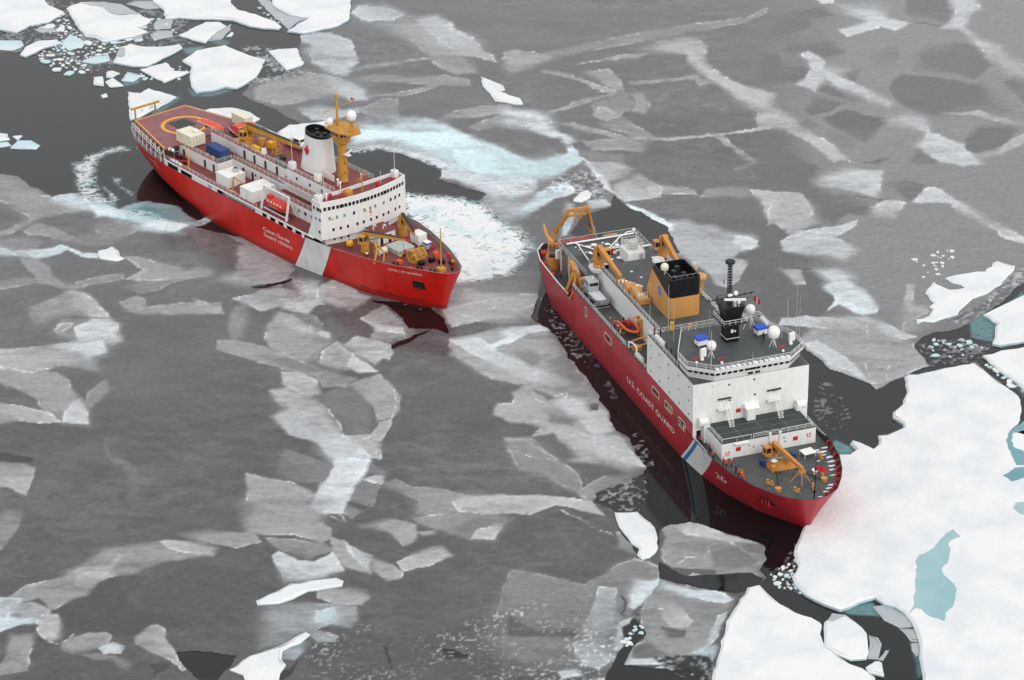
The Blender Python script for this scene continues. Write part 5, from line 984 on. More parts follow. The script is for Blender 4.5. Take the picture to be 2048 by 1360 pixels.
# ---- white gallery bulwark along the upper deck, both sides
up = MB(); po = [(24, -11.55), (40, -12.0), (84, -12.0), (84, 12.0), (40, 12.0), (24, 11.55)]
up.prism(po, 9.6, 9.9); up.build('upper_deck', DECKR, Lr)
for sg in (-1, 1):
    g = MB(); y = lambda x: sg*(float(np.interp(x, [24, 40, 90], [11.6, 12.08, 12.08])))
    for a, b in zip(np.arange(24, 84, 3), np.arange(27, 87, 3)): g.beam((a, y(a), 9.8), (b, y(b), 9.8), .22, .3)
    for a, b in ((24, 25.4), (30, 31.2), (36.0, 46.5), (61.6, 64.4), (66.2, 67.4), (69.4, 70.6), (72.6, 73.8), (76, 77), (79.5, 80.4)):
        g.add([(a, y(a), 8.5), (b, y(b), 8.5), (b, y(b), 9.7), (a, y(a), 9.7), (a, y(a)-sg*.12, 8.5), (b, y(b)-sg*.12, 8.5), (b, y(b)-sg*.12, 9.7), (a, y(a)-sg*.12, 9.7)], [(0, 1, 2, 3), (7, 6, 5, 4), (1, 5, 6, 2), (0, 3, 7, 4)])
    g.build('bulwark', W, Lr)
    w = MB(); w.box(24.5, 83.5, sg*11.0-.1, sg*11.0+.1, 7.6, 9.6); w.build('gallery_wall', DARK, Lr)  # wall coloured dark to paint in the shade of the gallery recess
    rl = MB(); rl.rail([(24.5, sg*11.4, 9.9), (40, sg*11.85, 9.9), (62, sg*11.85, 9.9)], 0.95, 1.6, 2); rl.build('railing', W2, Lr)
pp = MB(); rd = random.Random(4)
for k in range(16): x = 48+rd.random()*2; pp.tube((x, -11.5-.35*rd.random(), 8.75+.7*rd.random()), (x+10+rd.random()*3, -11.5-.35*rd.random(), 8.75+.7*rd.random()), .07, 5)
pp.build('pipe_stack', LGREY, Lr)
em = MB(); em.loft([ring((43.6, -12.12, 9.15), .62, 20, ax='y'), ring((43.6, -12.16, 9.15), .6, 20, ax='y')]); eo = em.build('emblem', BLUEE, Lr); e2 = MB(); e2.loft([ring((43.6, -12.165, 9.15), .44, 20, ax='y'), ring((43.6, -12.18, 9.15), .42, 20, ax='y')]); e2.build('emblem_centre', LGREY, eo)
# ---- deckhouses: (name, x0, x1, y0, y1, z0, z1)
def house(name, x0, x1, y0, y1, z0, z1, roof, wall=None, coam=True):
    b = MB(); b.box(x0, x1, y0, y1, z0, z1-.004, 0); o = b.build(name, wall or W, Lr); t = MB(); t.box(x0+.08, x1-.08, y0+.08, y1-.08, z1-.02, z1+.03); t.build('roof', roof, o); return o
h1 = house('aft_deckhouse', 24.5, 40.7, -7.5, 7.5, 9.9, 12.7, DECKR)
h2 = house('lower_deckhouse', 40.7, 63.4, -3.4, 8.5, 9.9, 12.85, DECKR)
h3 = house('hangar_house', 28.9, 62.0, -1.2, 8.6, 12.88, 15.4, DECKR)
h4 = house('cabin_deckhouse', 63.4, 84.2, -8.0, 8.0, 9.9, 13.0, DECKR)
h5 = house('middle_deckhouse', 63.6, 84.0, -5.0, 5.0, 13.03, 16.2, DECKR)
fd = MB(); fd.box(64.2, 79.5, -7.0, 7.0, 16.2, 16.4, 0); fd.build('boat_gallery_deck', [W], Lr); fr_ = MB(); fr_.box(64.3, 79.4, -6.9, 6.9, 16.4, 16.43); fr_.build('gallery_deck_paint', DECKR, Lr)
h6 = house('upper_deckhouse', 65.7, 84.0, -5.6, 5.6, 16.44, 18.9, DECKR)
for x in (42.6, 46.6, 51.0, 55.5):
    d = MB(); d.box(x-.4, x+.4, -1.26, -1.2, 13.0, 14.9); d.build('door', DARK, h3)
for x in (26.5, 35.2, 38.8): d = MB(); d.box(x-.38, x+.38, -7.56, -7.5, 10.05, 11.95); d.build('door', DARK, h1)
for x in (45.0, 48.7, 52.2): d = MB(); d.box(x-.38, x+.38, -3.46, -3.4, 10.0, 11.9); d.build('door', DARK, h2)
for x in (49.9, 56.0): win(h2, (x, -3.43, 11.6), .55, .6, 'y')
for k, x in enumerate((67.0, 70.0, 73.2, 75.6, 78.0, 80.2, 82.4)): win(h4, (x, -8.03, 11.7), .75, .85, 'y', GLASSG if k % 3 else GLASS)
for x in (69.5, 74.5): win(h6, (x, -5.63, 17.7), .6, .8, 'y')
win(h6, (79.0, -5.63, 17.7), .5, .9, 'y')
rl = MB()
rl.rail([(24.7, -7.35, 12.73), (40.5, -7.35, 12.73), (40.5, -3.5, 12.73)], 1.0); rl.rail([(40.9, -3.25, 12.9), (62, -3.25, 12.9)], 1.0); rl.rail([(29, -1.05, 15.43), (36.5, -1.05, 15.43), (45, -1.05, 15.43), (61.5, -1.05, 15.43)], 1.05)
rl.rail([(62.2, -3.6, 13.03), (63.6, -7.85, 13.03), (83.8, -7.85, 13.03)], 1.0); rl.rail([(64.4, -6.85, 16.43), (79.3, -6.85, 16.43)], 1.0); rl.rail([(66, -5.45, 18.93), (83.6, -5.45, 18.93)], 1.0); rl.rail([(66, 5.45, 18.93), (83.6, 5.45, 18.93)], 1.0); rl.rail([(29, 8.4, 15.43), (61.8, 8.4, 15.43)], 1.0)
rl.build('railing', W2, Lr)
# ---- helicopter deck
hd = MB(); H = [(5.4, -7.5), (25.0, -12.1), (25.0, 12.1), (5.2, 7.5)]; hd.prism(H, 12.45, 12.9); hk = hd.build('helicopter_deck', HELI, Lr)
def strip_(a, b, w, z, m, nm, par):
    a, b = Vector((a[0], a[1], 0)), Vector((b[0], b[1], 0)); d = (b-a).normalized(); p = Vector((-d.y, d.x, 0))*w
    s_ = MB(); s_.add([(q.x, q.y, z) for q in (a, b, b+p, a+p)], [(0, 1, 2, 3)]); return s_.build(nm, m, par)
strip_((5.4, -7.5), (5.2, 7.5), -.42, 12.905, YEL, 'yellow_edge', hk); strip_((5.8, -7.5), (25, -12.0), .35, 12.905, YEL, 'yellow_edge', hk); strip_((25, 12.0), (5.7, 7.5), .35, 12.905, YEL, 'yellow_edge', hk)
rg = MB(); N = 56; a_ = ring((15.9, 0, 12.908), 5.75, N); b_ = ring((15.9, 0, 12.908), 4.85, N); rg.add(a_+b_, [(i, (i+1) % N, N+(i+1) % N, N+i) for i in range(N)]); rg.build('landing_circle', YEL, hk)
nt = MB(); nt.box(12.5, 17.6, -2.5, 2.4, 12.9, 12.96); nt.build('landing_net', MATN, hk)
ps = MB()
for sg in (-1, 1):
    for k in range(8):
        t = k/7; x = 5.6+t*18.6; yh = 7.4+t*4.4; yd = float(np.interp(x, [1.2, 6, 15, 24], [5.9, 8.0, 10.2, 11.4])); ps.tube((x, sg*yd, 8.0), (x, sg*yh, 12.45), .11, 6)
        if k < 7: ps.tube((x, sg*yd, 8.6), (x+2.6, sg*(yh+.63), 12.4), .06, 5)
    ps.rail([(5.3, sg*8.2, 11.6), (24.5, sg*12.9, 11.6)], .9, 1.5, 1, .06); ps.tube((5.3, sg*8.2, 11.6), (24.5, sg*12.9, 11.6), .06, 5)
    for k in range(9): t = k/8; ps.tube((5.4+t*19.3, sg*(7.5+t*4.5), 12.5), (5.4+t*19.3, sg*(8.3+t*4.6), 11.7), .05, 4)
    ps.rail([(1.2, sg*5.9, 8.6), (6, sg*8.1, 8.5), (15, sg*10.3, 8.4), (24, sg*11.4, 8.4)], 1.1, 1.6, 3)
ps.build('helideck_support', W2, Lr)
ga = MB(); ga.tube((0.2, -4.9, 13.5), (0.2, 3.2, 13.5), .3, 10)
for y in (-3.9, 1.9): ga.tube((.3, y, 8.2), (.2, y, 13.5), .22, 8)
go = ga.build('stern_gantry', OCH, Lr); gb = MB()
for y, z in ((-1.9, 12.4), (.6, 12.5), (1.1, 12.7)): gb.tube((.2, y, 13.4), (.2, y, z), .03, 4); gb.ball((.2, y, z), .16, 7, 5)
gb.build('gantry_block', DARK, go)
# ---- funnel with the leaf
fu = MB(); cx = 70.2; prof = [(18.9, 4.7, 3.25, 0), (19.6, 4.55, 3.15, .1), (23, 4.1, 2.85, .35), (26, 3.75, 2.6, .6), (27.4, 3.6, 2.5, .75)]
def sup(z, a, b, sh, N=28, tilt=0.0): return [(cx+sh+a*math.cos(t)*abs(math.cos(t))**-.18, b*math.sin(t)*abs(math.sin(t)+1e-9)**-.12, z+tilt*math.cos(t)) for t in [2*math.pi*(i+.5)/N for i in range(N)]]
fu.loft([sup(*p) for p in prof], cap=False); fo = fu.build('funnel', W, Lr, smooth=True)
ft = MB(); ft.loft([sup(27.4, 3.6, 2.5, .75), sup(28.3, 3.62, 2.5, .85, tilt=-.35), sup(28.3, 3.35, 2.25, .85, tilt=-.35), sup(26.6, 3.2, 2.1, .8)], cap=True); ft.build('funnel_top', BLK, fo, smooth=True)
pi_ = MB()
for x, y in ((69.3, .7), (71.3, -.6), (72.6, .5)): pi_.cyl((x, y, 26.6), .5, 1.5, 10)
pi_.build('exhaust_pipe', DARK, fo)
lf = MB(); yo = 2.95
for s_ in (-1,): lf.add([(70.0+1.25*x, s_*(2.80-.085*(1.5*y)+.10), 23.9+1.55*y) for x, y in LEAF], [tuple(range(len(LEAF)))[::-1]])
lf.build('maple_leaf', MAPLE, fo)
# ---- mast tower
mt = MB(); oct_ = lambda z, a, b, cx=79.6: [(cx+a*u, b*v, z) for u, v in ((1, .5), (.5, 1), (-.5, 1), (-1, .5), (-1, -.5), (-.5, -1), (.5, -1), (1, -.5))]
mt.loft([oct_(18.9, 1.25, 1.0), oct_(19.6, 1.05, .9), oct_(27.6, .95, .8), oct_(28.6, 1.9, 1.7), oct_(29.2, 2.0, 1.9), oct_(31.4, 2.3, 2.1), oct_(31.5, 2.6, 2.5)]); mo = mt.build('mast_tower', OCH, Lr)
for k in range(5): y = -1.5+k*.75; win(mo, (81.78, y, 30.6), .5, .75, 'x', GLASS, .08)
for k in range(4): x = 78.3+k*.75; win(mo, (x, -2.02, 30.6), .45, .75, 'y', GLASS, .08)
pl = MB(); pl.prism([(77, -2.7), (82, -2.7), (85.3, -1.2), (85.3, 1.2), (82, 2.7), (77, 2.7)], 31.5, 31.75); pl.rail([(77, -2.6, 31.7), (82, -2.6, 31.7), (85.2, -1.1, 31.7), (85.2, 1.1, 31.7), (82, 2.6, 31.7), (77, 2.6, 31.7)], 1.0, 1.2, 2, .05, True); pl.build('mast_platform', OCH, mo)
tp = MB(); tp.tube((78.0, .2, 31.7), (78.0, .2, 38.6), .32, 8, .22); tp.box(77.7, 78.3, -.1, .5, 38.2, 39.0); tp.tube((78, -3.6, 35.6), (78, 4.2, 36.3), .08, 6)
for y in (-3, -1.8, 1.5, 2.6, 3.6): tp.tube((78, y, 35.6+.09*(y+3.6)), (78, y, 36.2+.09*(y+3.6)), .07, 5)
tp.build('topmast', OCH, mo)
st = MB(); st.tube((83.6, 0, 31.7), (83.6, 0, 34.6), .28, 8); st.prism([(83.6+.95*math.cos(t), .95*math.sin(t)) for t in [k*math.pi/4 for k in range(8)]], 34.4, 34.6)
for k in range(4): t = k*math.pi/2+.6; st.tube((83.6+.9*math.cos(t), .9*math.sin(t), 31.7), (83.6, 0, 34.2), .09, 5)
st.build('dome_pedestal', OCH, mo); dome(Lr, (83.6, 0, 35.75), 1.15); dome(Lr, (77.4, -1.5, 32.9), .82, stand=.25)
ra = MB(); ra.box(80.4, 82.4, -.5, .5, 25.6, 25.8); ra.cyl((81.9, 0, 25.8), .25, .5, 8); ra.rbox((81.9, 0, 26.4), (.35, 3.4, .3), .5); ra.build('radar_scanner', W2, mo)
for z in (21.2, 23.5): lt = MB(); lt.box(80.3, 81.3, -.4, .4, z, z+.12); lt.ball((81.1, 0, z+.4), .28, 8, 6); lt.build('searchlight', OCH, mo)
ww = MB(); ww.box(74.6, 79.0, -2.2, -2.05, 18.9, 20.4); ww.build('wind_screen', W, Lr)
# ---- bridge block
xf = lambda y: 88.7-1.9*(y/11.9)**2
Y = [-11.9, -10.5, -8.5, -6, -3, 0, 3, 6, 8.5, 10.5, 11.9]
front = [(xf(y), y) for y in Y]; bk = MB(); plan = [(83.7, -11.95)]+[(xf(y), y) for y in Y]+[(83.7, 11.95)]
bk.prism(plan, 10.1, 19.1, cap=False); inn = [(83.9, -11.7)]+[(xf(y)-.25, y*.98) for y in Y]+[(83.9, 11.7)]; k = len(plan)
bk.add([(p[0], p[1], 19.1) for p in plan]+[(p[0], p[1], 19.1) for p in inn]+[(p[0], p[1], 18.3) for p in inn], [(i, (i+1) % k, k+(i+1) % k, k+i) for i in range(k)]+[(k+i, k+(i+1) % k, 2*k+(i+1) % k, 2*k+i) for i in range(k)])
bk.add([(p[0], p[1], 10.1) for p in plan], [tuple(range(k-1, -1, -1))]); br = bk.build('bridge_block', W, Lr); rf = MB(); rf.add([(p[0], p[1], 18.32) for p in inn], [tuple(range(k))]); rf.build('bridge_roof', DECKR, br)
lo = MB(); lo.prism([(84, -10.2)]+[(xf(y)-.9, y*.86) for y in Y]+[(84, 10.2)], 8.2, 10.1); lo.build('lower_front', W, br)
for sg in (-1, 1): wg = MB(); wg.add([(83.7, sg*11.95, 14.2), (81.7, sg*11.95, 9.9), (83.7, sg*11.95, 9.9), (83.7, sg*11.75, 14.2), (81.7, sg*11.75, 9.9), (83.7, sg*11.75, 9.9), (87, sg*11.93, 9.9), (87, sg*11.93, 10.2), (83.7, sg*11.93, 10.2)], [(0, 1, 2), (5, 4, 3), (0, 3, 4, 1), (2, 6, 7, 8)]); wg.build('wing_bracket', W, br)
def fwin(y, z, w, h, m=None): yaw = math.atan2(2*1.9*y/11.9**2, 1.0); return win(br, (xf(y)+.02, y, z), w, h, 'x', m, .06, yaw=yaw)
ys = np.linspace(-10.9, 10.9, 23)
for i, y in enumerate(ys):
    wide = i in (4, 10, 16); fwin(float(y), 17.45, .98 if wide else .66, .86)
sh = lambda y: y+1.2*(1-(y/11.5)**2)
for i, y in enumerate((-10.15, -8.7, -7.11, -4.93, -2.36, -.79, .71, 3.34, 5.79, 7.51, 9.2)): fwin(sh(y), 15.05, .55, .8, GLASSG if i in (0, 1, 2, 4, 5, 6, 7) else GLASS)
for y in (-9.49, -8.0, -6.43, -4.2, -2.62, -.65, 1.02, 3.16, 4.85, 7.45, 9.16): fwin(sh(y), 12.2, .5, .75)
for y in (-8.2, -6.6, -4.9, 4.6, 6.3): o_ = win(br, (xf(y/.86)-.86, y, 9.35), .48, .7, 'x', GLASS, .06)
for x in (84.5, 86.0, 87.0): win(br, (x, -11.98, 17.4), 1.0 if x == 86.0 else .5, .85, 'y', GLASS, .06)
for x, z, m_ in ((85.1, 15.0, GLASSG), (86.6, 15.0, GLASS), (86.3, 12.0, GLASS)): win(br, (x, -11.98, z), .5, .8, 'y', m_, .06)
cs = MB(); cs.rbox((88.78, .5, 14.15), (.06, .5, .75)); cs.rbox((88.8, .5, 13.2), (.06, .4, .14)); cs.rbox((88.82, .5, 14.25), (.08, .22, .25), mi=1); cs.build('crest', [MAPLE, W2], br)
sm = MB()
for y in (-9.2, -1.0, 8.0): sm.rbox((xf(y)+.1, y, 14.75), (.2, .5, .22))
sm.build('deck_light', OCH, br)
for x, y, nm in ((84.5, -10.6, 'white_locker'), (84.7, 10.6, 'white_locker'), (66.6, -4.6, 'white_locker'), (76.0, -4.4, 'white_locker')):
    z = 18.3 if abs(y) > 8 else 18.9; b = MB(); b.cbox(x-.75, x+.75, y-.65, y+.65, z, z+1.7); o_ = b.build(nm, W2, Lr); c_ = MB(); c_.cyl((x, y, z+1.7), .35, .12, 10); c_.build('vent_cap', LGREY, o_)
sg_ = MB(); sg_.tube((86.3, .2, 18.3), (86.3, .2, 23.3), .13, 7); sg_.tube((86.3, -1.7, 21.4), (86.3, 2.1, 22.2), .07, 5); sg_.tube((86.3, -1.2, 20.6), (86.3, .2, 21.6), .06, 5); sg_.ball((86.3, 1.2, 22.9), .3, 8, 6); sg_.build('signal_mast', OCH, Lr)
ac = MB(); ac.cbox(85.0, 86.6, -4.2, -2.6, 18.3, 19.5); ac.build('bridge_top_box', OCH, Lr)
bo_ = MB()
for x, y in ((86.3, 4.5), (86.8, 8.6), (84.6, -7.4), (86.4, -6.0)): bo_.cbox(x-.3, x+.3, y-.3, y+.3, 18.3, 19.4)
bo_.build('fire_box', RED, Lr)
an_ = MB()
for x, y, z0, z1 in ((84.6, 10.7, 20.0, 29.5), (66.6, -4.6, 20.5, 30), (77, -4.2, 18.9, 23), (84.2, -8.4, 18.3, 22), (85.5, 6, 18.3, 21.5), (73.5, 5, 18.9, 27), (80.5, -6.2, 16.4, 22.5)): an_.tube((x, y, z0), (x, y, z1), .06, 5, .03)
an_.build('whip_antenna', W2, Lr)
for x, y, z in ((81.3, -2.8, 18.9), (83.0, -3.4, 18.9), (85.0, -8.8, 18.3), (82.4, 3.0, 18.9)): dome(Lr, (x, y, z+1.5), .3, 'satellite_antenna', stand=1.2)
# ---- davit frame and its lifeboat
dv = MB()
for x in (63.2, 72.8): dv.beam((x, -11.4, 9.9), (x+.4, -10.6, 15.5), .35, .45); dv.tube((x, -8.3, 10), (x+.3, -10.6, 14.9), .13, 6)
dv.beam((63.6, -10.6, 15.5), (73.2, -10.6, 15.5), .4, .35); dv.box(63.4, 72.8, -11.0, -10.7, 10.1, 10.3); dv.build('lifeboat_davit', W, Lr)
def lifeboat(S, x, y, z, label, L=8.8, Wd=2.9, m=ORG2):
    root = empty('lifeboat'); S.put(root, x, y, z); tag(root, label, 'lifeboat'); b = MB(); rings = []
    for t in np.linspace(-1, 1, 15):
        k = (1-abs(t)**3.2)**.6+.03; rings.append([(t*L/2, Wd/2*k*u, .25+1.05*v*(.55+.45*k)+.35*abs(t)**3*(v < .3)) for u, v in ((0, -.25), (.55, -.1), (.9, .35), (1, .85), (.95, 1.0), (.72, 1.55), (.35, 1.95), (-.35, 1.95), (-.72, 1.55), (-.95, 1.0), (-1, .85), (-.9, .35), (-.55, -.1))])
    b.loft(rings); b.build('body', m, root, smooth=True); t_ = MB(); t_.box(-3.5, -2.2, -.6, .6, 2.1, 2.75); t_.build('wheelhouse', m, root)
    f = MB(); f.loft([[(x_*L/2*1.005, Wd/2*1.03*(1-abs(x_)**3.2)**.6*sg, z_) for x_ in np.linspace(-.97, .97, 13)] for sg, z_ in ((-1, 1.2), (-1, 1.35))], cap=False); f.build('fender_strip', DARK, root)
    w_ = MB()
    for xx in (-2.4, -1.2, 0, 1.2, 2.4): w_.box(xx-.22, xx+.22, -1.22, -1.05, 1.62, 1.95)
    w_.build('port_light', W2, root); g = MB(); g.path([(q*L/2*.9, -Wd/2*1.02*(1-abs(q)**3.2)**.6, 1.15-.18*(i % 2)) for i, q in enumerate(np.linspace(-.95, .95, 17))], .03, 4); g.build('grab_line', W2, root); return root
lifeboat(LS, 67.6, -9.75, 10.6, 'bright orange enclosed lifeboat hung in the white davit frame')
# ---- containers and boxes standing on the decks
container(LS, 43.9, 48.9, -10.4, -7.95, 9.92, 12.55, W2, 'white container workshop nearest the rail, left of the big white pair', group='white containers on the side deck')
container(LS, 43.9, 48.5, -7.85, -5.4, 9.92, 12.5, W2, 'white container behind the rail-side workshop, with a grey fan on top', group='white containers on the side deck')
container(LS, 54.5, 57.0, -11.1, -4.7, 9.92, 12.6, W2, 'left one of the big white container pair beside the lifeboat', doors=False, group='white containers on the side deck')
container(LS, 57.1, 59.6, -11.1, -4.7, 9.92, 12.6, W2, 'right one of the big white container pair, next to the davit', doors=False, group='white containers on the side deck')
container(LS, 34.3, 40.35, -6.35, -3.75, 12.74, 15.3, BLU, 'dark blue shipping container on the deckhouse roof')
container(LS, 22.6, 28.8, -6.9, -2.8, 12.92, 15.5, CREAM, 'cream container cabin with a rooftop unit beside the landing circle', corr=False)
container(LS, 22.0, 27.5, 9.6, 12.0, 12.92, 15.4, CREAM, 'cream container on the far side beyond the orange boats', corr=False)
b = MB(); b.cbox(-.7, .7, -.5, .5, 0, .55); o_ = b.build('rooftop_unit', W2); LS.put(o_, 26.5, -3.9, 15.52); tag(o_, 'white air conditioner on the cream container roof', 'air conditioner')
b = MB(); b.cyl((0, 0, 0), .75, .8, 16); o_ = b.build('fan_housing', LGREY); LS.put(o_, 46.6, -6.6, 12.52); tag(o_, 'round grey fan housing on a white container', 'fan'); b = MB(); b.cyl((0, 0, .5), .5, .33, 14); b.build('fan_opening', DARK, o_)
# ---- cranes and boats on the crane deck
crane(Lr, (41.2, .9, 15.43), 2.2, 1.25, .14, None, (58.2, 3.6, 19.4), OCH, name='deck_crane', boomw=.9, boomh=1.3, cabside=-1, topblack=True, hook=(58.0, 3.5, 18.0))
def covered_boat(x, y, z, L, Wd, m, label, rz=0.0):
    root = empty('covered_boat'); LS.put(root, x, y, z, rz); tag(root, label, 'boat', 'boats under canvas'); b = MB(); rings = []
    for t in np.linspace(-1, 1, 11): k = (1-max(0, t)**2.6)**.7 if t > 0 else 1-.12*abs(t); k = max(k, .04); rings.append([(t*L/2, Wd/2*k*u, .25+v*(1 if t < .5 else .9)) for u, v in ((0, 0), (.6, .1), (.95, .55), (1, .8), (.96, .84), (-.96, .84), (-1, .8), (-.95, .55), (-.6, .1))])
    b.loft(rings); b.build('boat_hull', LGREY, root, smooth=True); c = MB(); rings = []
    for i, t in enumerate(np.linspace(-1, 1, 13)): k = (1-max(0, t)**2.6)**.7 if t > 0 else 1-.12*abs(t); k = max(k, .05); hh = .62*(1-abs(t)**2*.6)+.1*math.sin(i*2.1); rings.append([(t*L/2*1.02, Wd/2*k*u*1.03, .95+v*hh) for u, v in ((-1, -.15), (-.8, .35), (-.3, .9), (0, 1.05), (.3, .9), (.8, .35), (1, -.15))])
    c.loft(rings); c.build('canvas_cover', m, root, smooth=True); s = MB(); s.box(-1.6, -1.3, -.9, .9, 0, .35); s.box(1.0, 1.3, -.7, .7, 0, .35); s.build('cradle', DARK, root); return root
covered_boat(27.3, .3, 15.44, 8.6, 2.4, ORG, 'long boat under bright orange canvas beside the landing circle', .08); covered_boat(34.2, 2.4, 15.44, 5.6, 2.2, REDC, 'short boat under dark red canvas left of the yellow crane', -.25); covered_boat(33.0, 5.9, 15.44, 5.2, 2.4, ORG, 'boat under orange canvas behind the yellow crane', 1.2)
bx = MB(); bx.cyl((0, 0, 0), .85, 1.9, 14); o_ = bx.build('yellow_tank', OCH); LS.put(o_, 44.2, 2.8, 15.43); tag(o_, 'upright ochre tank next to the crane pedestal', 'tank'); bx = MB(); bx.cyl((0, 0, 1.9), .9, .12, 14); bx.build('lid', OCH, o_)
def crate(S, x, y, z, sx, sy, sz, m, label, cat='crate', name='crate', rz=0.0, lid=None):
    b = MB(); b.cbox(-sx/2, sx/2, -sy/2, sy/2, 0, sz, min(.06, sz*.15)); o = b.build(name, m); S.put(o, x, y, z, rz); tag(o, label, cat); l_ = MB(); l_.box(-sx/2-.02, sx/2+.02, -sy/2-.02, sy/2+.02, sz*.82, sz*.82+.05); l_.build('lid_edge', lid or m, o); return o
crate(LS, 38.9, -.2, 15.43, 1.6, 1.3, 1.0, OCH, 'ochre box at the foot of the yellow crane', 'box', 'gear_box'); crate(LS, 45.4, .2, 15.43, 2.6, 1.1, 1.1, YELB, 'yellow-orange chest near the rail aft of the ladder frame', 'chest', 'gear_chest'); crate(LS, 46.2, 4.0, 15.43, 1.6, 1.6, 1.4, YELB, 'bright yellow bundle beside the ochre tank', 'bundle', 'gear_bundle', .4)
crate(LS, 35.6, -7.0, 12.73, .7, .7, .9, OCH, 'left one of two ochre mushroom vents by the blue container', 'vent', 'mushroom_vent'); crate(LS, 37.8, -7.0, 12.73, .7, .7, .9, OCH, 'right one of two ochre mushroom vents by the blue container', 'vent', 'mushroom_vent')
b = MB(); b.cyl((0, 0, 0), .75, 1.5, 14, .5); o_ = b.build('white_vent', W2); LS.put(o_, 48.0, .6, 15.43); tag(o_, 'white conical vent between the yellow chest and the ladder frame', 'vent'); b = MB(); b.cyl((0, 0, 1.5), .4, .1, 12); b.build('vent_opening', DARK, o_)
lf_ = MB()
for sx in (-1.0, 1.0):
    for sy in (-.8, .8): lf_.tube((51.9+sx, 1.5+sy, 15.4), (51.9+sx*.5, 1.5+sy*.5, 19.9), .1, 6)
for z in (16.5, 17.6, 18.7, 19.8): q = 1-.5*(z-15.4)/4.5; lf_.path([(51.9+q, 1.5+.8*q, z), (51.9+q, 1.5-.8*q, z), (51.9-q, 1.5-.8*q, z), (51.9-q, 1.5+.8*q, z), (51.9+q, 1.5+.8*q, z)], .07, 5)
lf_.build('ladder_frame', OCH, Lr)
crate(LS, 54.0, 1.2, 15.43, 1.8, 1.6, .9, DARK, 'dark pallet of gear below the ochre ladder frame', 'pallet', 'gear_pallet')
pk = MB(); rd = random.Random(9)
for k in range(14): z = 15.6+.9*rd.random(); y_ = -.9+1.2*rd.random(); pk.tube((53.6, y_, z), (60.6, y_, z), .09, 5)
pk.box(54.2, 54.4, -1.0, .5, 15.4, 16.6); pk.box(59.8, 60.0, -1.0, .5, 15.4, 16.6); pk.build('gangway_rack', GREY, Lr)
b = MB(); b.tube((-3, 0, .5), (3, 0, .5), .5, 12); o_ = b.build('rolled_bundle', W2); LS.put(o_, 39.5, 10.2, 14.2, .05); tag(o_, 'long white cylinder lying beyond the crane boom', 'cylinder'); b = MB(); b.tube((-3.08, 0, .5), (-2.95, 0, .5), .53, 12); b.build('end_cap', LGREY, o_)
crate(LS, 63.0, 3.2, 15.43, 3.0, 1.4, 1.0, ORG, 'orange raft bundle at the foot of the white funnel', 'raft', 'raft_bundle')
# launch on the far side
pb = empty('work_launch'); LS.put(pb, 51.0, 8.6, 15.4, .1); tag(pb, 'small grey and white launch on the far side beyond the ladder frame', 'launch'); b = MB(); rings = []
for t in np.linspace(-1, 1, 9): k = (1-max(0, t)**2.4)**.8 if t > 0 else 1; k = max(k, .05); rings.append([(t*4.2, 1.4*k*u, v+.4*max(0, t)**2) for u, v in ((0, 0), (.7, .2), (1, 1.1), (-1, 1.1), (-.7, .2))])
b.loft(rings); b.build('hull', LGREY, pb); b = MB(); b.cbox(-1.2, 1.2, -.9, .9, 1.1, 2.7); c_ = b.build('cabin', W2, pb); b = MB(); b.box(1.19, 1.23, -.75, .75, 1.9, 2.5); b.box(-.9, .9, -.93, -.89, 1.9, 2.5); b.build('cabin_window', GLASS, c_); b = MB(); b.tube((0, 0, 2.7), (0, 0, 4.2), .05, 5); b.build('mast', W2, pb)
# folding crane by the workshop, small launch aft
fc = MB(); fc.beam((50.6, -10.6, 9.9), (50.9, -10.2, 13.4), .3, .35); fc.beam((50.9, -10.2, 13.4), (53.0, -8.2, 11.2), .22, .28); fc.beam((50.2, -11.2, 9.95), (51.8, -10.4, 9.95), .5, .3); fc.build('knuckle_crane', OCH, Lr)
fc = MB(); fc.beam((33.0, -10.8, 9.9), (32.8, -10.4, 12.2), .3, .35); fc.beam((32.8, -10.4, 12.2), (29.6, -9.2, 15.2), .22, .26); fc.build('knuckle_crane', OCH, Lr)
def rib(S, x, y, z, label, L=5.6, Wd=2.1, m=ORG, inner=REDC, rz=0.0):
    root = empty('inflatable_boat'); S.put(root, x, y, z, rz); tag(root, label, 'boat'); t = MB(); P = [(-L/2, -Wd/2, .55), (L*.15, -Wd/2, .58), (L*.36, -Wd*.36, .66), (L*.48, -Wd*.12, .74), (L*.48, Wd*.12, .74), (L*.36, Wd*.36, .66), (L*.15, Wd/2, .58), (-L/2, Wd/2, .55)]
    for a, b in zip(P, P[1:]): t.tube(a, b, .27, 9); t.ball(b, .27, 9, 6)
    t.build('buoyancy_tube', m, root, smooth=True); h = MB(); h.loft([[(-L/2, -Wd*.42, .4), (-L/2, Wd*.42, .4), (-L/2, 0, .0)], [(L*.2, -Wd*.42, .45), (L*.2, Wd*.42, .45), (L*.2, 0, .02)], [(L*.45, -.1, .6), (L*.45, .1, .6), (L*.45, 0, .4)]]); h.build('keel_hull', DARK, root)
    c = MB(); c.box(-L*.18, L*.0, -.35, .35, .4, 1.25); c.box(-L*.4, -L*.25, -.4, .4, .4, .9); c.build('console', inner, root); f = MB(); f.path([(-L*.35, -.7, .6), (-L*.35, -.7, 1.8), (-L*.35, .7, 1.8), (-L*.35, .7, .6)], .05, 5); f.build('roll_bar', LGREY, root); e = MB(); e.cbox(-L/2-.45, -L/2+.05, -.3, .3, .3, 1.2); e.build('outboard_engine', BLK, root); return root
rib(LS, 28.0, -9.4, 9.95, 'dark red inflatable boat on the side deck below the cream cabin', 5.4, 2.1, REDC, DARK)
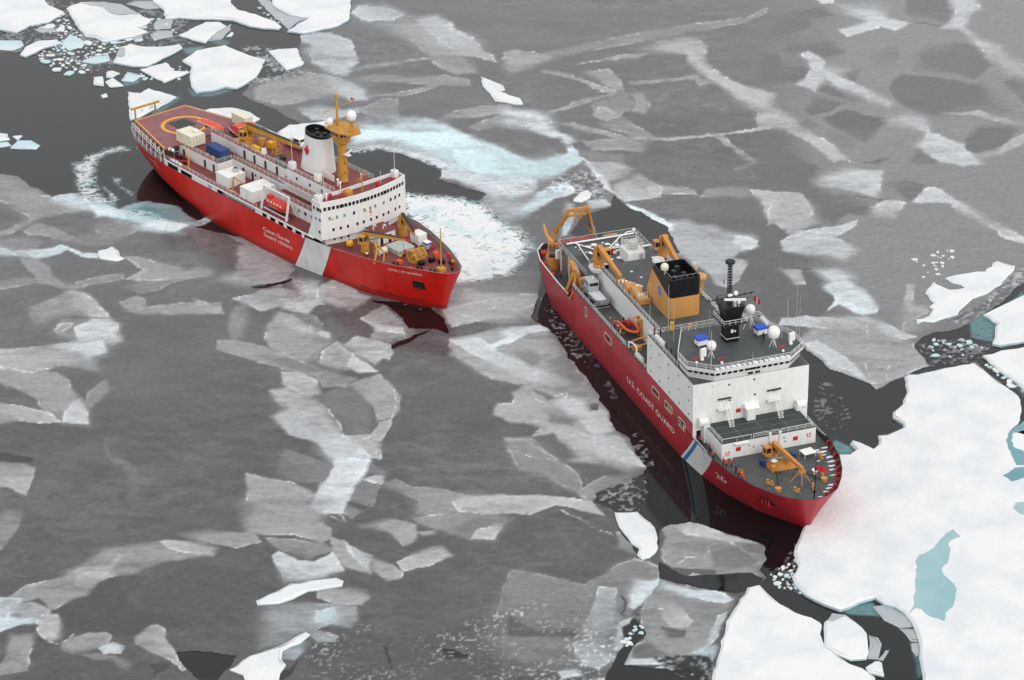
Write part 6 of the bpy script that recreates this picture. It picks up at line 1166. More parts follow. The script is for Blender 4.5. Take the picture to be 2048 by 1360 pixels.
for k, (x, y) in enumerate(((24.6, -10.6), (25.8, -10.4), (27.2, -11.2), (28.6, -11.2), (30.0, -11.3))):
    b = MB(); b.tube((-.6, 0, .45), (.6, 0, .45), .38, 12); o_ = b.build('liferaft_canister', W2); LS.put(o_, x, y, 9.92 if k > 1 else 12.0); tag(o_, 'white liferaft canister in the row beside the dark red inflatable', 'liferaft', 'liferafts by the helicopter deck'); b = MB(); b.box(-.08, .08, -.41, .41, 0, .86); b.build('strap', DARK, o_)
# ---- foredeck
crane(Lr, (95.1, -6.2, 8.55), 2.6, .95, .35, None, (104.6, -2.6, 13.6), OCH, name='foredeck_crane', boomw=.7, boomh=.9, cabside=-1, topblack=True, hook=(104.4, -2.7, 9.6)); crane(Lr, (94.1, 5.2, 8.55), 2.9, 1.05, -.28, None, (100.6, 3.3, 11.9), OCH, cab=False, name='foredeck_crane', boomw=.8, boomh=1.1, topblack=True, hook=(100.7, 3.2, 9.4))
ht = MB(); ht.cbox(97.3, 102.0, -2.3, 2.4, 8.6, 9.75, .15); ho = ht.build('cargo_hatch', GREEN, Lr); h_ = MB()
for x in (98.5, 99.7, 100.9): h_.box(x-.06, x+.06, -2.2, 2.3, 9.75, 9.83)
h_.build('hatch_rib', GREEN, ho)
rs = MB(); rs.cbox(90.0, 94.6, -2.0, 2.8, 8.4, 11.2); rh = rs.build('foredeck_house', W, Lr); r2 = MB(); r2.box(89.8, 94.9, -2.2, 3.0, 11.2, 11.32); r2.build('roof', DECKR, rh); d_ = MB(); d_.box(94.58, 94.64, -1.5, -.7, 8.5, 10.4); d_.box(94.58, 94.64, .8, 1.6, 8.5, 10.4); d_.build('door', DARK, rh)
vt = MB(); vt.path([(92, -1.4, 11.3), (92, -1.4, 12.3), (92.5, -1.4, 12.7), (93.0, -1.4, 12.5)], .16, 8); vt.path([(93, .6, 11.3), (93, .6, 12.1), (93.5, .6, 12.5), (94, .6, 12.3)], .16, 8); vt.build('gooseneck_vent', W2, rh)
rt_ = MB(); rt_.cbox(95.4, 98.6, 2.8, 3.8, 8.6, 9.4); rt_.build('red_gear_rack', RED, Lr)
kn = MB(); kn.beam((98.9, -6.3, 8.6), (98.8, -6.2, 11.9), .4, .4); kn.beam((98.8, -6.2, 11.9), (101.1, -7.3, 11.2), .3, .35); kn.beam((101.1, -7.3, 11.2), (101.9, -8.7, 9.2), .26, .3); kn.beam((98.8, -6.2, 11.9), (102.4, -6.4, 10.9), .3, .35); kn.beam((102.4, -6.4, 10.9), (103.1, -7.2, 9.1), .26, .3); kn.rbox((101.9, -8.7, 9.1), (.9, .7, .5)); kn.build('boat_boom', OCH, Lr)
rl_ = MB()
for t in np.linspace(0, 2*math.pi, 17)[:-1]: rl_.path([(107.1+1.5*math.cos(t), -2.5, 10.2+1.3*math.sin(t)), (107.1+1.5*math.cos(t), .4, 10.2+1.3*math.sin(t))], .12, 6)
for y in (-2.5, -1.0, .4):
    for a, b in zip(np.linspace(0, 2*math.pi, 13), np.linspace(0, 2*math.pi, 13)[1:]): rl_.tube((107.1+1.6*math.cos(a), y, 10.2+1.4*math.sin(a)), (107.1+1.6*math.cos(b), y, 10.2+1.4*math.sin(b)), .16, 6)
rl_.tube((107.1, -2.6, 10.2), (107.1, .5, 10.2), .5, 10); rl_.box(106, 108.2, -2.6, .5, 8.8, 9.0); rl_.build('anchor_windlass', OCH, Lr)
dw = MB(); dw.tube((98.9, -5.4, 9.5), (98.9, -3.4, 9.5), .75, 14); dw.box(98.3, 99.5, -5.5, -5.35, 8.7, 10.2); dw.box(98.3, 99.5, -3.45, -3.3, 8.7, 10.2); dw.build('mooring_winch', CREAM, Lr)
for x, y in ((109.6, -1.8), (109.7, 1.0), (112.0, 1.9)): w_ = MB(); w_.tube((x, y-.6, 9.6), (x, y+.6, 9.6), .5, 12); w_.box(x-.5, x+.5, y-.7, y+.7, 8.9, 9.25); w_.build('winch_drum', BLK, Lr)
for x, y, a in ((111.2, -3.6, .4), (106.2, -6.3, .3), (113.8, 3.0, -.4), (116.0, 1.6, -.6), (114.2, -2.4, .5)): bitts(Lr, x, y, 9.0, BLK, a)
bm_ = MB(); bm_.cbox(114.6, 116.2, -1.7, -.1, 9.0, 10.1); bm_.tube((115.4, -.9, 10.1), (115.4, -.9, 19.5), .17, 8, .1); bm_.tube((115.4, -.9, 17.2), (115.4, .0, 17.2), .06, 5); bm_.build('foremast', OCH, Lr)
crate(LS, 99.6, 5.4, 8.75, 3.0, 2.4, 2.5, W2, 'white cabin box on the foredeck beside the port crane', 'cabin', 'deck_cabin'); o_ = crate(LS, 103.6, 4.6, 9.0, 1.5, 1.3, 1.5, LGREY, 'grey box with a blue band and white lid on the foredeck', 'box', 'instrument_box'); b = MB(); b.box(-.78, .78, -.68, .68, 1.1, 1.42); b.build('blue_band', BLU2, o_); b = MB(); b.box(-.8, .8, -.7, .7, 1.5, 1.6); b.build('white_lid', W2, o_)
def buoy(S, x, y, z, r, m, label, cat='buoy', name='buoy', stand=True):
    b = MB(); b.ball((0, 0, r+(.35 if stand else 0)), r, 16, 12); o = b.build(name, m, smooth=True); S.put(o, x, y, z); tag(o, label, cat); s = MB()
    if stand:
        for k in range(4): t = k*math.pi/2+.5; s.tube((r*.6*math.cos(t), r*.6*math.sin(t), 0), (r*.5*math.cos(t), r*.5*math.sin(t), .6), .05, 5)
    s.cyl((0, 0, 2*r+(.3 if stand else -.05)), .12, .22, 8); s.build('lifting_eye', DARK, o); return o
buoy(LS, 91.4, -7.6, 8.5, .85, YELB, 'round yellow buoy standing at the foot of the white bridge'); buoy(LS, 105.6, 4.6, 9.3, .6, REDC, 'dull red sphere on the foredeck near the blue-banded box', stand=False); buoy(LS, 104.2, -3.4, 9.0, .45, OCH, 'ochre ball vent above the orange box', 'vent', 'ball_vent'); buoy(LS, 97.6, -7.6, 8.7, .35, CREAM, 'small cream ball vent right of the starboard crane', 'vent', 'ball_vent')
crate(LS, 106.0, -5.1, 9.05, 1.2, 1.0, .9, ORG, 'bright orange box near the starboard bulwark of the foredeck', 'box', 'orange_box'); crate(LS, 109.0, 2.7, 9.1, .9, 1.2, 1.4, ORG, 'orange canvas bundle between the windlass and the foremast', 'bundle', 'canvas_bundle'); crate(LS, 110.0, -5.0, 9.2, 1.0, .5, .25, ORG, 'flat orange cover lying by the starboard bulwark', 'cover', 'orange_cover')
for k, (x, y, tp, lab) in enumerate(((111.2, 4.4, RED, 'person in red overalls at the port bulwark of the red ship, leftmost'), (112.0, 4.2, RED, 'person in red at the port bulwark of the red ship, second from left'), (114.6, 3.0, YELB, 'person in a yellow top near the bow of the red ship'), (115.6, 2.6, RED, 'person in red nearest the stem of the red ship'), (103.6, -1.6, RED, 'person in red beside the grey-green hatch'), (104.4, 1.6, ORG, 'person in orange between the hatch and the windlass'))):
    person(LS, x, y, 9.0, lab, tp, RED if tp is RED else NAVY, YELB if k % 2 else ORG, -.8, 0, 'crew on the red ship')
flag(LS, (78.0, -3.5, 35.4), 1.3, .75, 'canada', 'small red and white flag flying from the ochre topmast yard', 2.2); flag(LS, (78.0, 4.1, 37.2), 1.2, .7, 'us', 'small striped flag above the large white dome', .7)
# ================================================================== dark red icebreaker, right of centre
HWL = [(5, 0), (5.2, 4), (6.5, 7.4), (10, 10.2), (16, 11.5), (22, 11.64), (35, 11.65), (60, 11.65), (80, 11.65), (89.2, 11.6), (98.3, 10.7), (106.1, 9.2), (114.6, 6.05), (118, 4.0), (120.8, 2.2), (122.9, .9), (123.9, .25), (124, 0)]
HDK = [(0.5, 0, 7.6), (0.7, 5, 7.6), (1.6, 8.2, 7.7), (4.8, 10.6, 7.8), (10, 11.9, 7.9), (22, 12.3, 7.9), (35, 12.2, 7.9), (60, 12.2, 7.9), (80, 12.2, 7.9), (92, 12.3, 7.9), (100, 12.4, 8.0), (107, 12.2, 8.2), (114, 11.0, 8.2), (118.7, 9.3, 8.2), (122, 7.5, 8.2), (125.3, 5.2, 8.2), (127.1, 2.5, 8.2), (127.6, 0, 8.2)]
HS = Ship('icebreaker', (14.125, 577.307, -1.23238), HWL, HDK, 'dark red icebreaker with grey decks, tan funnel and a tall white bridge block', 'ship', [.7]*4+[1.0]*5+[1.1]*9)
Hr = HS.root; HPB = (89.7, 98.2, 1.0)
H_PAINT = hull_paint('hull_dark_red', '#b02c34', HPB, blue=(90.5, 91.7), foot='#8c1a1c')
HS.hull('hull', [H_PAINT, BLK], DECKG, 1.15); hull = HS.hull_o
sd = MB(); sd.prism([(31, -12.2), (96.6, -12.2), (96.6, 12.2), (31, 12.2)], 6.9, 10.98, cap=False); sd.build('hull_side', H_PAINT, Hr); bd = MB(); bd.box(31.05, 96.5, -12.12, 12.12, 10.8, 11.0); bd.build('boat_deck', DECKG, Hr)
HS.text('U.S. COAST GUARD', 62.2, 3.45, 1.25, 25.0, hull, rise=.15); HS.text('20', 104.7, 3.0, 1.5, 3.4, hull, slant=.2)
hp = hull_patch(HS, hull, 'hawse_pocket_shade', 117.6, 120.2, 3.4, 5.2, DARK, .02); an = MB()  # flat dark plate, painting the shade of a recess onto the bow
for x in (118.2, 118.9, 119.5): an.rbox((x, -HS.half(x, 4.4)-.15, 4.3), (.3, .3, 1.1))
an.rbox((118.9, -HS.half(118.9, 3.9)-.18, 3.75), (1.9, .35, .35)); an.build('anchor', H_PAINT, hull)
b = MB(); b.box(124.0, 124.6, -.25, .25, 6.2, 6.9); b.build('bow_fairlead', DARK, hull)
def port(parent, c, r, ax, m=None, nm='porthole'):
    b = MB(); N = 10; d = .05
    if ax == 'y': b.loft([ring((c[0], c[1]+.02, c[2]), r, N, ax='y'), ring((c[0], c[1]-d, c[2]), r, N, ax='y')])
    else: b.loft([ring((c[0]-.02, c[1], c[2]), r, N, ax='x'), ring((c[0]+d, c[1], c[2]), r, N, ax='x')])
    return b.build(nm, m or DARK, parent)
for k in range(11): x = 42.5+k*4.6; port(hull, (x, -(HS.half(x, 6.1))-.01, 6.1), .2, 'y'); 
for k in range(9): x = 44.5+k*4.7; port(hull, (x, -(HS.half(x, 7.3))-.01, 7.3), .2, 'y')
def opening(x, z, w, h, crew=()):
    g = MB(); g.box(x-w/2, x+w/2, -12.23, -12.2, z-h/2, z+h/2, 0)  # black panel on the plating; the recess's shade is put into its colour
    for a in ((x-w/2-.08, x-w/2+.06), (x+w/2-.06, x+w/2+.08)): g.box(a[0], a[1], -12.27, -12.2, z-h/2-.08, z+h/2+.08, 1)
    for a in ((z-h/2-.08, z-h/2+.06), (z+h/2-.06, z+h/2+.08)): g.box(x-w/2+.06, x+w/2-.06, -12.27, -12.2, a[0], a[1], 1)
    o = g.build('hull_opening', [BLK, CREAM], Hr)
    for dx, m in crew: c = MB(); c.cbox(x+dx-.25, x+dx+.25, -12.3, -12.23, z-h/2+.1, z+h*.25, .05); c.build('gear', m, o)
for a in ((39.4, 8.9, 1.0, 2.0, ()), (52.1, 8.5, 3.4, 1.5, ((-.6, RED), (.5, NAVY), (1.0, VEST))), (78.0, 8.6, 3.4, 1.3, ((.6, RED),)), (84.7, 8.5, 3.6, 1.4, ((-.5, LGREY), (.3, YELB), (1.1, LGREY))), (91.6, 8.2, 3.2, 1.7, ((-.8, LGREY), (.3, GREY), (1.0, CREAM)))): opening(*a)
# ---- white superstructure and the house before it
ss = MB(); ss.box(73.3, 96.7, -12.22, 12.22, 11.002, 19.25); so = ss.build('superstructure', W, Hr); t = MB(); t.box(73.35, 96.65, -12.15, 12.15, 19.23, 19.3); t.build('superstructure_roof', DECKG, so)
fl = MB(); fl.box(96.62, 96.75, -12.15, 12.15, 7.05, 11.0); fl.build('front_plate', W, so); dr = MB(); dr.box(96.74, 96.8, -11.4, -10.5, 7.1, 9.2); dr.build('door_opening_shade', BLK, so)  # the doorway is a black slab, its inner shade painted as colour
hs_ = MB(); hs_.box(96.76, 105.5, -9.9, 9.9, 7.0, 10.24); fh = hs_.build('foredeck_house', W, Hr); t = MB(); t.box(96.8, 105.4, -9.8, 9.8, 10.22, 10.3); t.build('roof', DECKD, fh)
se = MB()
for x in (99.2, 101.6, 103.8): se.box(x-.03, x+.03, -9.7, 9.7, 10.3, 10.312)
for y in (-5, 0, 5): se.box(96.9, 105.3, y-.03, y+.03, 10.3, 10.313)
se.build('deck_seam', GREY, fh)
for z, xs in ((17.9, (75.5, 79.8, 84.5, 89.5, 94.6)), (15.0, (75.3, 79.8, 84.6, 89.5, 94.6)), (12.1, (75.4, 80, 85, 90, 94.7))):
    for x in xs: port(so, (x, -12.23, z), .19, 'y')
for y, z in ((-4.7, 18.0), (.6, 18.2), (-4.5, 14.6), (.8, 14.9), (4.9, 15.0), (6.2, 15.2)): port(so, (96.71, y, z), .21, 'x')
for y, z in ((-6.4, 13.2), (-5.6, 13.6), (-8.2, 18.3)): port(so, (96.71, y, z), .12, 'x', GREY)
for sg in (-1, 1):
    y = -5.2 if sg < 0 else 5.2; ld = MB(); q = .42
    for s_ in (-q, q): ld.beam((97.3, y+s_, 13.3), (99.8, y+s_, 10.32), .07, .16); ld.tube((97.3, y+s_, 14.2), (99.8, y+s_, 11.2), .04, 5)
    for k in range(9): u = (k+.5)/9; ld.box(97.3+2.5*u-.12, 97.3+2.5*u+.12, y-q, y+q, 13.3-2.98*u-.02, 13.3-2.98*u+.02)
    ld.build('ladder', W2, Hr); pf = MB(); pf.box(96.7, 97.7, y-1.9, y+.8, 13.1, 13.3); pf.rail([(97.6, y-1.8, 13.3), (97.6, y-.6, 13.3)], .9, 1.2, 2); pf.build('landing_platform', W2, Hr); dk_ = MB(); dk_.box(96.68, 96.73, y-1.5, y-.7, 13.3, 15.2); dk_.build('door', W2, so); ee = MB(); ee.box(96.7, 97.3, y-1.9, y+.9, 15.25, 15.35); ee.build('door_canopy', DARK, so)
bx = MB(); bx.cbox(96.7, 98.4, -1.4, .4, 10.3, 12.6); bx.loft([[(96.7, -1.9, 12.7), (98.4, -1.6, 12.7), (98.4, 1.2, 12.7), (96.7, 1.5, 12.7)], [(96.7, -1.9, 13.5), (97.2, -1.6, 13.4), (97.2, 1.2, 13.4), (96.7, 1.5, 13.5)]]); bx.build('vent_trunk', W, Hr)
rb = MB()
for y in (-2.6,): rb.rbox((96.72, y, 12.0), (.06, 1.0, .85))
rb.build('fire_station', RED, so); rb = MB()
for y in (-6.4, 5.6): rb.rbox((105.53, y, 8.7), (.06, 1.0, .85))
rb.build('fire_station', RED, fh)
for y, z in ((-4.2, 9.1), (-3.2, 8.6), (3.2, 9.3), (3.4, 8.5), (.3, 8.4), (-1.5, 8.5)): port(fh, (105.52, y, z), .14, 'x')
for y in (.2, 2.3): p_ = MB(); p_.cyl((105.6, y, 7.0), .26, 4.0, 10); p_.build('vent_pipe', W, fh)
rl = MB(); rl.rail([(105.3, -9.6, 10.3), (105.3, -3.6, 10.3)], 1.0, 2.2, 1); rl.rail([(105.3, -3.2, 10.3), (105.3, .0, 10.3)], 1.0); rl.rail([(105.3, .4, 10.3), (105.3, 2.1, 10.3)], 1.0); rl.rail([(105.3, 2.5, 10.3), (105.3, 9.4, 10.3), (98.0, 9.7, 10.3)], 1.0); rl.rail([(105.3, -9.6, 10.3), (99.2, -9.7, 10.3)], 1.0); rl.build('railing', W2, fh)
lv = MB(); lv.box(104.7, 106.2, -7.3, -4.4, 10.0, 10.15); lv.build('door_canopy', W, fh)
for y in (-1, 1): s_ = MB(); s_.loft([ring((97.4, y*9.4, 11.3), .9, 12, ax='y'), ring((97.4, y*11.2, 11.3), .9, 12, ax='y')]); s_.box(96.8, 98.2, min(y*9.2, y*10.4), max(y*9.2, y*10.4), 7.0, 11.2); s_.build('bitt_housing', W, Hr, smooth=True)
for y, z in ((-8.6, 8.2), (8.5, 9.0)): lr = life_ring(None, (0, 0, 0)); HS.put(lr, 105.62, y, z); tag(lr, 'orange and white life ring on the %s of the white deckhouse front' % ('starboard end' if y < 0 else 'port end'), 'life ring')
# ---- bridge with its walk-round roof
P0 = [(80, -7.4), (82, -8.2), (89, -11.7), (93.0, -11.7), (96.6, -7.7), (96.6, 7.7), (93.0, 11.7), (89, 11.7), (82, 8.2), (80, 7.4)]
def grow(P, k): return [(x+(k if x > 90 else (-k*.3 if x < 81 else 0)), y+k*(1 if y > 0 else -1)*(.8 if abs(y) > 8 else .35)) for x, y in P]
br_ = MB(); br_.loft([[(x, y, 19.3) for x, y in P0], [(x, y, 20.4) for x, y in grow(P0, .35)], [(x, y, 21.5) for x, y in grow(P0, .75)], [(x, y, 22.0) for x, y in grow(P0, .85)]]); bo = br_.build('bridge', W, Hr); rf = MB(); rf.add([(x, y, 22.02) for x, y in grow(P0, .75)], [tuple(range(len(P0)))]); rf.build('bridge_roof', DECKG, bo)
def bwin(p, q, n, z, h, w, wide=None):
    for k in range(n):
        u = (k+.5)/n; x, y = p[0]+(q[0]-p[0])*u, p[1]+(q[1]-p[1])*u; yaw = math.atan2(q[1]-p[1], q[0]-p[0])-math.pi/2
        o_ = win(bo, (x, y, z), w*(1.7 if wide == k else 1), h, 'x', GLASS, .08, yaw=yaw); o_.rotation_euler = (0, math.radians(20), yaw)
G_ = grow(P0, .58); bwin(G_[4], G_[5], 13, 20.95, .68, .82, 6); bwin(G_[3], G_[4], 5, 20.95, .68, .78); bwin(G_[5], G_[6], 5, 20.95, .68, .78); bwin(G_[2], G_[3], 4, 20.95, .68, .7)
for y in (-.3, 1.2): o_ = win(bo, (96.85, y, 19.85), 1.0, .55, 'x', GLASS, .08)
R1 = grow(P0, .7); rr = MB(); rr.rail([(x, y, 22.02) for x, y in R1], 1.0, 1.5, 3, .045, True); rr.build('railing', W2, bo)
rl = MB(); rl.rail([(73.5, -12.0, 19.3), (88.5, -12.0, 19.3)], 1.0); rl.rail([(73.5, 12.0, 19.3), (88.5, 12.0, 19.3)], 1.0); rl.rail([(73.5, -12.0, 19.3), (73.5, 12, 19.3)], 1.0); rl.build('railing', W2, so)
sn = MB(); rd = random.Random(3)
for k in range(14): y = -7.4+k*1.15; sn.ball((96.9, y, 22.0), .45+.25*rd.random(), 7, 5, .35)
sn.build('snow_on_ledge', SNOWD, bo)
for x, y, r, st in ((91.8, -6.4, .95, 1.6), (91.9, 6.7, 1.25, 1.9), (83.2, 5.6, .95, 3.4)): dome(Hr, (x, y, 22+st+r), r, 'radar_dome', stand=st, legs=True)
for x, y in ((92.4, -8.4), (92.3, 10.4)): b = MB(); b.rbox((x, y, 23.6), (.5, 1.3, 1.7), .3); b.cyl((x, y, 22), .15, 1.0, 8); b.ball((x+.9, y-.6, 22.7), .4, 8, 6); b.build('satellite_panel', W2, Hr)
for x, y in ((95.0, -5.8), (94.6, 7.3), (93.2, -10.3)): b = MB(); b.cyl((x, y, 22), .1, 1.2, 6); b.rbox((x, y, 23.2), (.15, 1.5, .18), .3); o_ = b.build('navigation_light', RED, Hr); b = MB(); b.ball((x+.5, y, 22.4), .3, 8, 6); b.build('searchlight', W2, o_)
an_ = MB()
for x, y, z0, z1, r in ((96.9, -8.7, 22, 30.5, .09), (88.0, 11.4, 19.3, 30.0, .09), (90.8, 12.0, 22, 36, .06), (91.8, 12.2, 22, 32, .05), (78.2, -8.6, 19.3, 27.5, .08), (74.0, -8.0, 19.3, 30, .07), (62, -7.0, 16.5, 25, .05), (84, -3.5, 22, 28, .05), (89.3, 9.6, 22, 24.8, .07), (95.8, .6, 22, 23.6, .06)): an_.tube((x, y, z0), (x, y, z1), r, 5, r*.5)
an_.build('whip_antenna', LGREY, Hr)
for x, y, m_, lab in ((86.6, -6.3, BLU2, 'white locker with a blue cover on the starboard side of the bridge roof'), (86.4, 6.4, BLU2, 'white locker with a blue cover on the port side of the bridge roof')):
    root = empty('deck_locker'); HS.put(root, x, y, 22.02, .12); tag(root, lab, 'locker', 'lockers on the bridge roof'); b = MB(); b.cbox(-.85, .85, -1.1, 1.1, .45, 1.55); b.build('box', W2, root); b = MB()
    for sx in (-.7, .7):
        for sy in (-.95, .95): b.box(sx-.07, sx+.07, sy-.07, sy+.07, 0, .45)
    b.build('leg', GREY, root); b = MB(); b.loft([[(-.95, -1.2, 1.5), (.95, -1.2, 1.5), (.95, 1.2, 1.5), (-.95, 1.2, 1.5)], [(-.9, -1.15, 2.0), (.8, -1.15, 1.9), (.8, 1.15, 1.9), (-.9, 1.15, 2.0)]]); b.build('cover', m_, root)
# ---- black mast tower
mt = MB(); sq = lambda z, a, cx=86.1: [(cx-a, -a, z), (cx+a, -a, z), (cx+a, a, z), (cx-a, a, z)]
mt.loft([sq(22.0, 1.35), sq(26.3, 1.3)]); mo = mt.build('mast_tower', BLK, Hr); u_ = MB(); u_.loft([sq(26.5, 1.5), sq(27.4, 1.6), sq(29.6, 2.1), sq(29.9, 2.15)]); u_.build('mast_head', BLK, mo)
pf = MB(); pf.box(83.4, 88.8, -2.6, 2.6, 26.3, 26.45); pf.build('mast_platform', DARK, mo); rr = MB(); rr.rail([(83.5, -2.5, 26.45), (88.7, -2.5, 26.45), (88.7, 2.5, 26.45), (83.5, 2.5, 26.45)], 1.0, 1.2, 2, .055, True); rr.build('mast_railing', W2, mo); rr = MB(); rr.rail([(84.1, -2, 29.9), (88.1, -2, 29.9), (88.1, 2, 29.9), (84.1, 2, 29.9)], 1.0, 1.4, 2, .05, True); rr.build('head_railing', BLK, mo)
bnd = MB(); bnd.path([(84.7, -1.42, 22.9), (87.5, -1.42, 22.9), (87.5, 1.42, 22.9)], .06, 5); bnd.ball((87.55, .4, 24.4), .22, 8, 6); bnd.rbox((87.5, -.2, 24.5), (.15, .5, .7)); bnd.build('mast_fitting', W2, mo)
lt = MB(); rd = random.Random(1)
for sx, sy in ((-.35, -.35), (.35, -.35), (.35, .35), (-.35, .35)): lt.tube((85.4+sx, sy, 29.9), (85.4+sx*.8, sy*.8, 38.0), .07, 5)
for k in range(13):
    z = 30.3+k*.6
    lt.path([(85.05, -.33, z), (85.75, .33, z+.3)], .05, 4); lt.path([(85.75, -.33, z), (85.05, .33, z+.3)], .05, 4); lt.rbox((85.4, 0, z), (.75, .75, .06))
lt.loft([ring((85.4, 0, 38.0), .35, 12), ring((85.4, 0, 38.2), .95, 12), ring((85.4, 0, 38.7), 1.0, 12), ring((85.4, 0, 38.9), .6, 12)]); lt.build('lattice_mast', DARK, mo)
yd = MB(); yd.tube((86, -4.9, 31.0), (86, 4.9, 31.4), .12, 6)
for y in (-4.6, -3, 3, 4.4): yd.tube((86, y, 31.0), (86, y*.6, 29.9), .03, 4); yd.cyl((86, y, 31.1), .1, .5, 6)
yd.build('signal_yard', BLK, mo); ra = MB(); ra.cyl((87.6, .2, 29.9), .3, 1.3, 8); ra.rbox((87.7, .2, 31.35), (.45, 4.2, .35), -.35); ra.ball((86.4, .9, 32.0), .5, 8, 6); ra.rbox((86.6, -.4, 31.9), (.5, .9, .35), .2); ra.build('radar_scanner', W2, mo)
wf = MB(); wf.cyl((87.9, .9, 29.9), .1, .7, 6); wf.ball((87.9, .9, 30.8), .38, 8, 6); wf.build('small_dome', W2, mo)
flag(HS, (86, 5.0, 30.6), 1.9, 1.1, 'canada', 'red and white flag with a leaf flying at the dark yard', .2); flag(HS, (85.4, -1.3, 34.6), 2.0, 1.1, 'us', 'striped flag flying beside the dark lattice mast', 2.6)
# ---- hangar block, its roof, funnel
hg = MB(); hg.prism([(34.2, -7.5), (73.28, -7.5), (73.28, 7.5), (34.2, 7.5)], 11.0, 16.42); ho = hg.build('hangar_block', W, Hr); t = MB(); t.box(34.25, 73.25, -7.45, 7.45, 16.4, 16.5); t.build('hangar_roof', DECKG, ho)
cr = MB(); cr.loft([ring((34.4, -7.4, 15.6), 1.7, 16), ring((34.4, -7.4, 16.5), 2.2, 16)]); cr.build('crane_platform', W, ho)
cr = MB(); cr.rail([(34.4+2.1*math.cos(t_), -7.4+2.1*math.sin(t_), 16.5) for t_ in np.linspace(1.8, 6.0, 10)], 1.0, 1.2, 2); cr.rail([(36.6, -7.35, 16.5), (73, -7.35, 16.5)], 1.05); cr.rail([(36.6, 7.35, 16.5), (73, 7.35, 16.5)], 1.05); cr.build('railing', W2, ho)
rs_ = MB(); rs_.box(66.5, 73.2, -12.1, -7.55, 11.0, 11.02); rs_.build('deck_patch', DECKD, Hr)
def rr_ring(x0, x1, w, z, r=.8, zf=None):
    P = []
    for cx_, cy_, a0 in ((x1-r, w-r, 0), (x0+r, w-r, 90), (x0+r, -w+r, 180), (x1-r, -w+r, 270)):
        for k in range(5): a = R(a0+k*22.5); x, y = cx_+r*math.cos(a), cy_+r*math.sin(a); P.append((x, y, z if zf is None else zf(x)))
    return P
zs = lambda x: 24.2-(x-54)*.31
fu = MB(); fu.loft([rr_ring(50.0, 63.4, 3.5, 16.5), rr_ring(50.3, 63.5, 3.48, 17.1), rr_ring(53.7, 63.6, 3.45, 0, zf=zs)], cap=False); fo = fu.build('funnel', TANF, Hr, smooth=True)
ft = MB(); ft.loft([rr_ring(53.7, 63.6, 3.45, 0, zf=zs), rr_ring(54.6, 63.8, 3.45, 25.3), rr_ring(54.8, 63.6, 3.25, 25.3), rr_ring(54.8, 63.6, 3.25, 23.2)], cap=False); ft.add(rr_ring(54.8, 63.6, 3.25, 23.2), [tuple(range(20))]); ft.build('funnel_top', BLK, fo, smooth=True)
pi_ = MB()
for x, y in ((57.2, .8), (58.8, -.6), (60.4, 1.0), (61.6, -1.4)): pi_.cyl((x, y, 23.2), .5, 1.9, 12)
pi_.build('exhaust_pipe', DARK, fo); gr = MB(); gr.rail([(60.2, -3.0, 25.3), (63.3, -3.0, 25.3), (63.3, 3.0, 25.3), (60.5, 3.0, 25.3)], .6, 1.2, 1, .06); gr.build('funnel_railing', GREY, fo)
em = MB(); em.loft([ring((58.6, -3.50, 20.9), 1.35, 24, ax='y'), ring((58.6, -3.54, 20.9), 1.33, 24, ax='y')]); eo = em.build('emblem', LGREY, fo); e2 = MB(); N = 20; o1 = ring((58.6, -3.55, 20.9), 1.05, N, ax='y'); i1 = ring((58.6, -3.55, 20.9), .78, N, ax='y'); e2.add(o1+i1, [(i, (i+1) % N, N+(i+1) % N, N+i) for i in range(N)]); e2.rbox((58.6, -3.56, 20.9), (.18, .02, 1.7)); e2.rbox((58.6, -3.565, 20.9), (1.5, .02, .18), ry=.8); e2.rbox((58.6, -3.57, 20.9), (1.5, .02, .18), ry=-.8); e2.rbox((58.6, -3.575, 20.9), (.5, .02, .5), mi=1); e2.build('crossed_anchors', [BLUEE, RED], eo)
dome(Hr, (58.4, -2.4, 26.0), .85, 'radar_dome', CREAM, stand=.8); dome(Hr, (58.6, 4.0, 25.6), .7, 'radar_dome', LGREY, stand=2.2)
for x, y, r in ((48.6, -6.0, 1.05), (51.0, -5.6, 1.2)): b = MB(); b.tube((x, y-1.0, 17.6), (x, y+1.0, 17.6), r, 20); o_ = b.build('cable_reel', TANF, Hr, smooth=True); b = MB(); b.box(x-.7, x+.7, y-.9, y+.9, 16.5, 16.8); b.build('reel_base', TAN, o_)
b = MB(); b.cbox(52.0, 55.0, -6.4, -4.2, 16.5, 17.7); o_ = b.build('winch_house', TANF, Hr); b = MB(); b.rail([(52.6, -6.2, 17.7), (54.8, -6.2, 17.7), (54.8, -4.6, 17.7)], 1.4, .8, 3, .05); b.build('winch_ladder', W2, o_); b = MB(); b.box(52.4, 53.6, -6.0, -5.0, 17.7, 17.9); b.build('snow_patch', SNOWD, o_)
yt = MB()
for k in range(6): t_ = k*math.pi/3; yt.tube((54.6+.75*math.cos(t_), 7.0+.75*math.sin(t_), 16.5), (54.6+.75*math.cos(t_), 7.0+.75*math.sin(t_), 19.8), .06, 5)
for z in (17.3, 18.1, 18.9): yt.path([(54.6+.75*math.cos(t_), 7.0+.75*math.sin(t_), z) for t_ in np.linspace(0, 6.283, 10)], .05, 4)
yo_ = yt.build('lattice_tower', YELB, Hr); yt = MB(); yt.loft([ring((54.6, 7, 19.8), .8, 18), ring((54.6, 7, 20.3), 1.5, 18), ring((54.6, 7, 20.8), 1.55, 18), ring((54.6, 7, 21.0), 1.1, 18)]); yt.build('tower_cap', TANF, yo_); yt = MB(); yt.loft([ring((52.0, 6.6, 20.6), .8, 16), ring((52.0, 6.6, 21.5), 1.0, 16), ring((52, 6.6, 21.7), .6, 16)]); yt.cyl((52, 6.6, 16.5), .5, 4.1, 10); yt.build('ventilator', TANF, Hr)
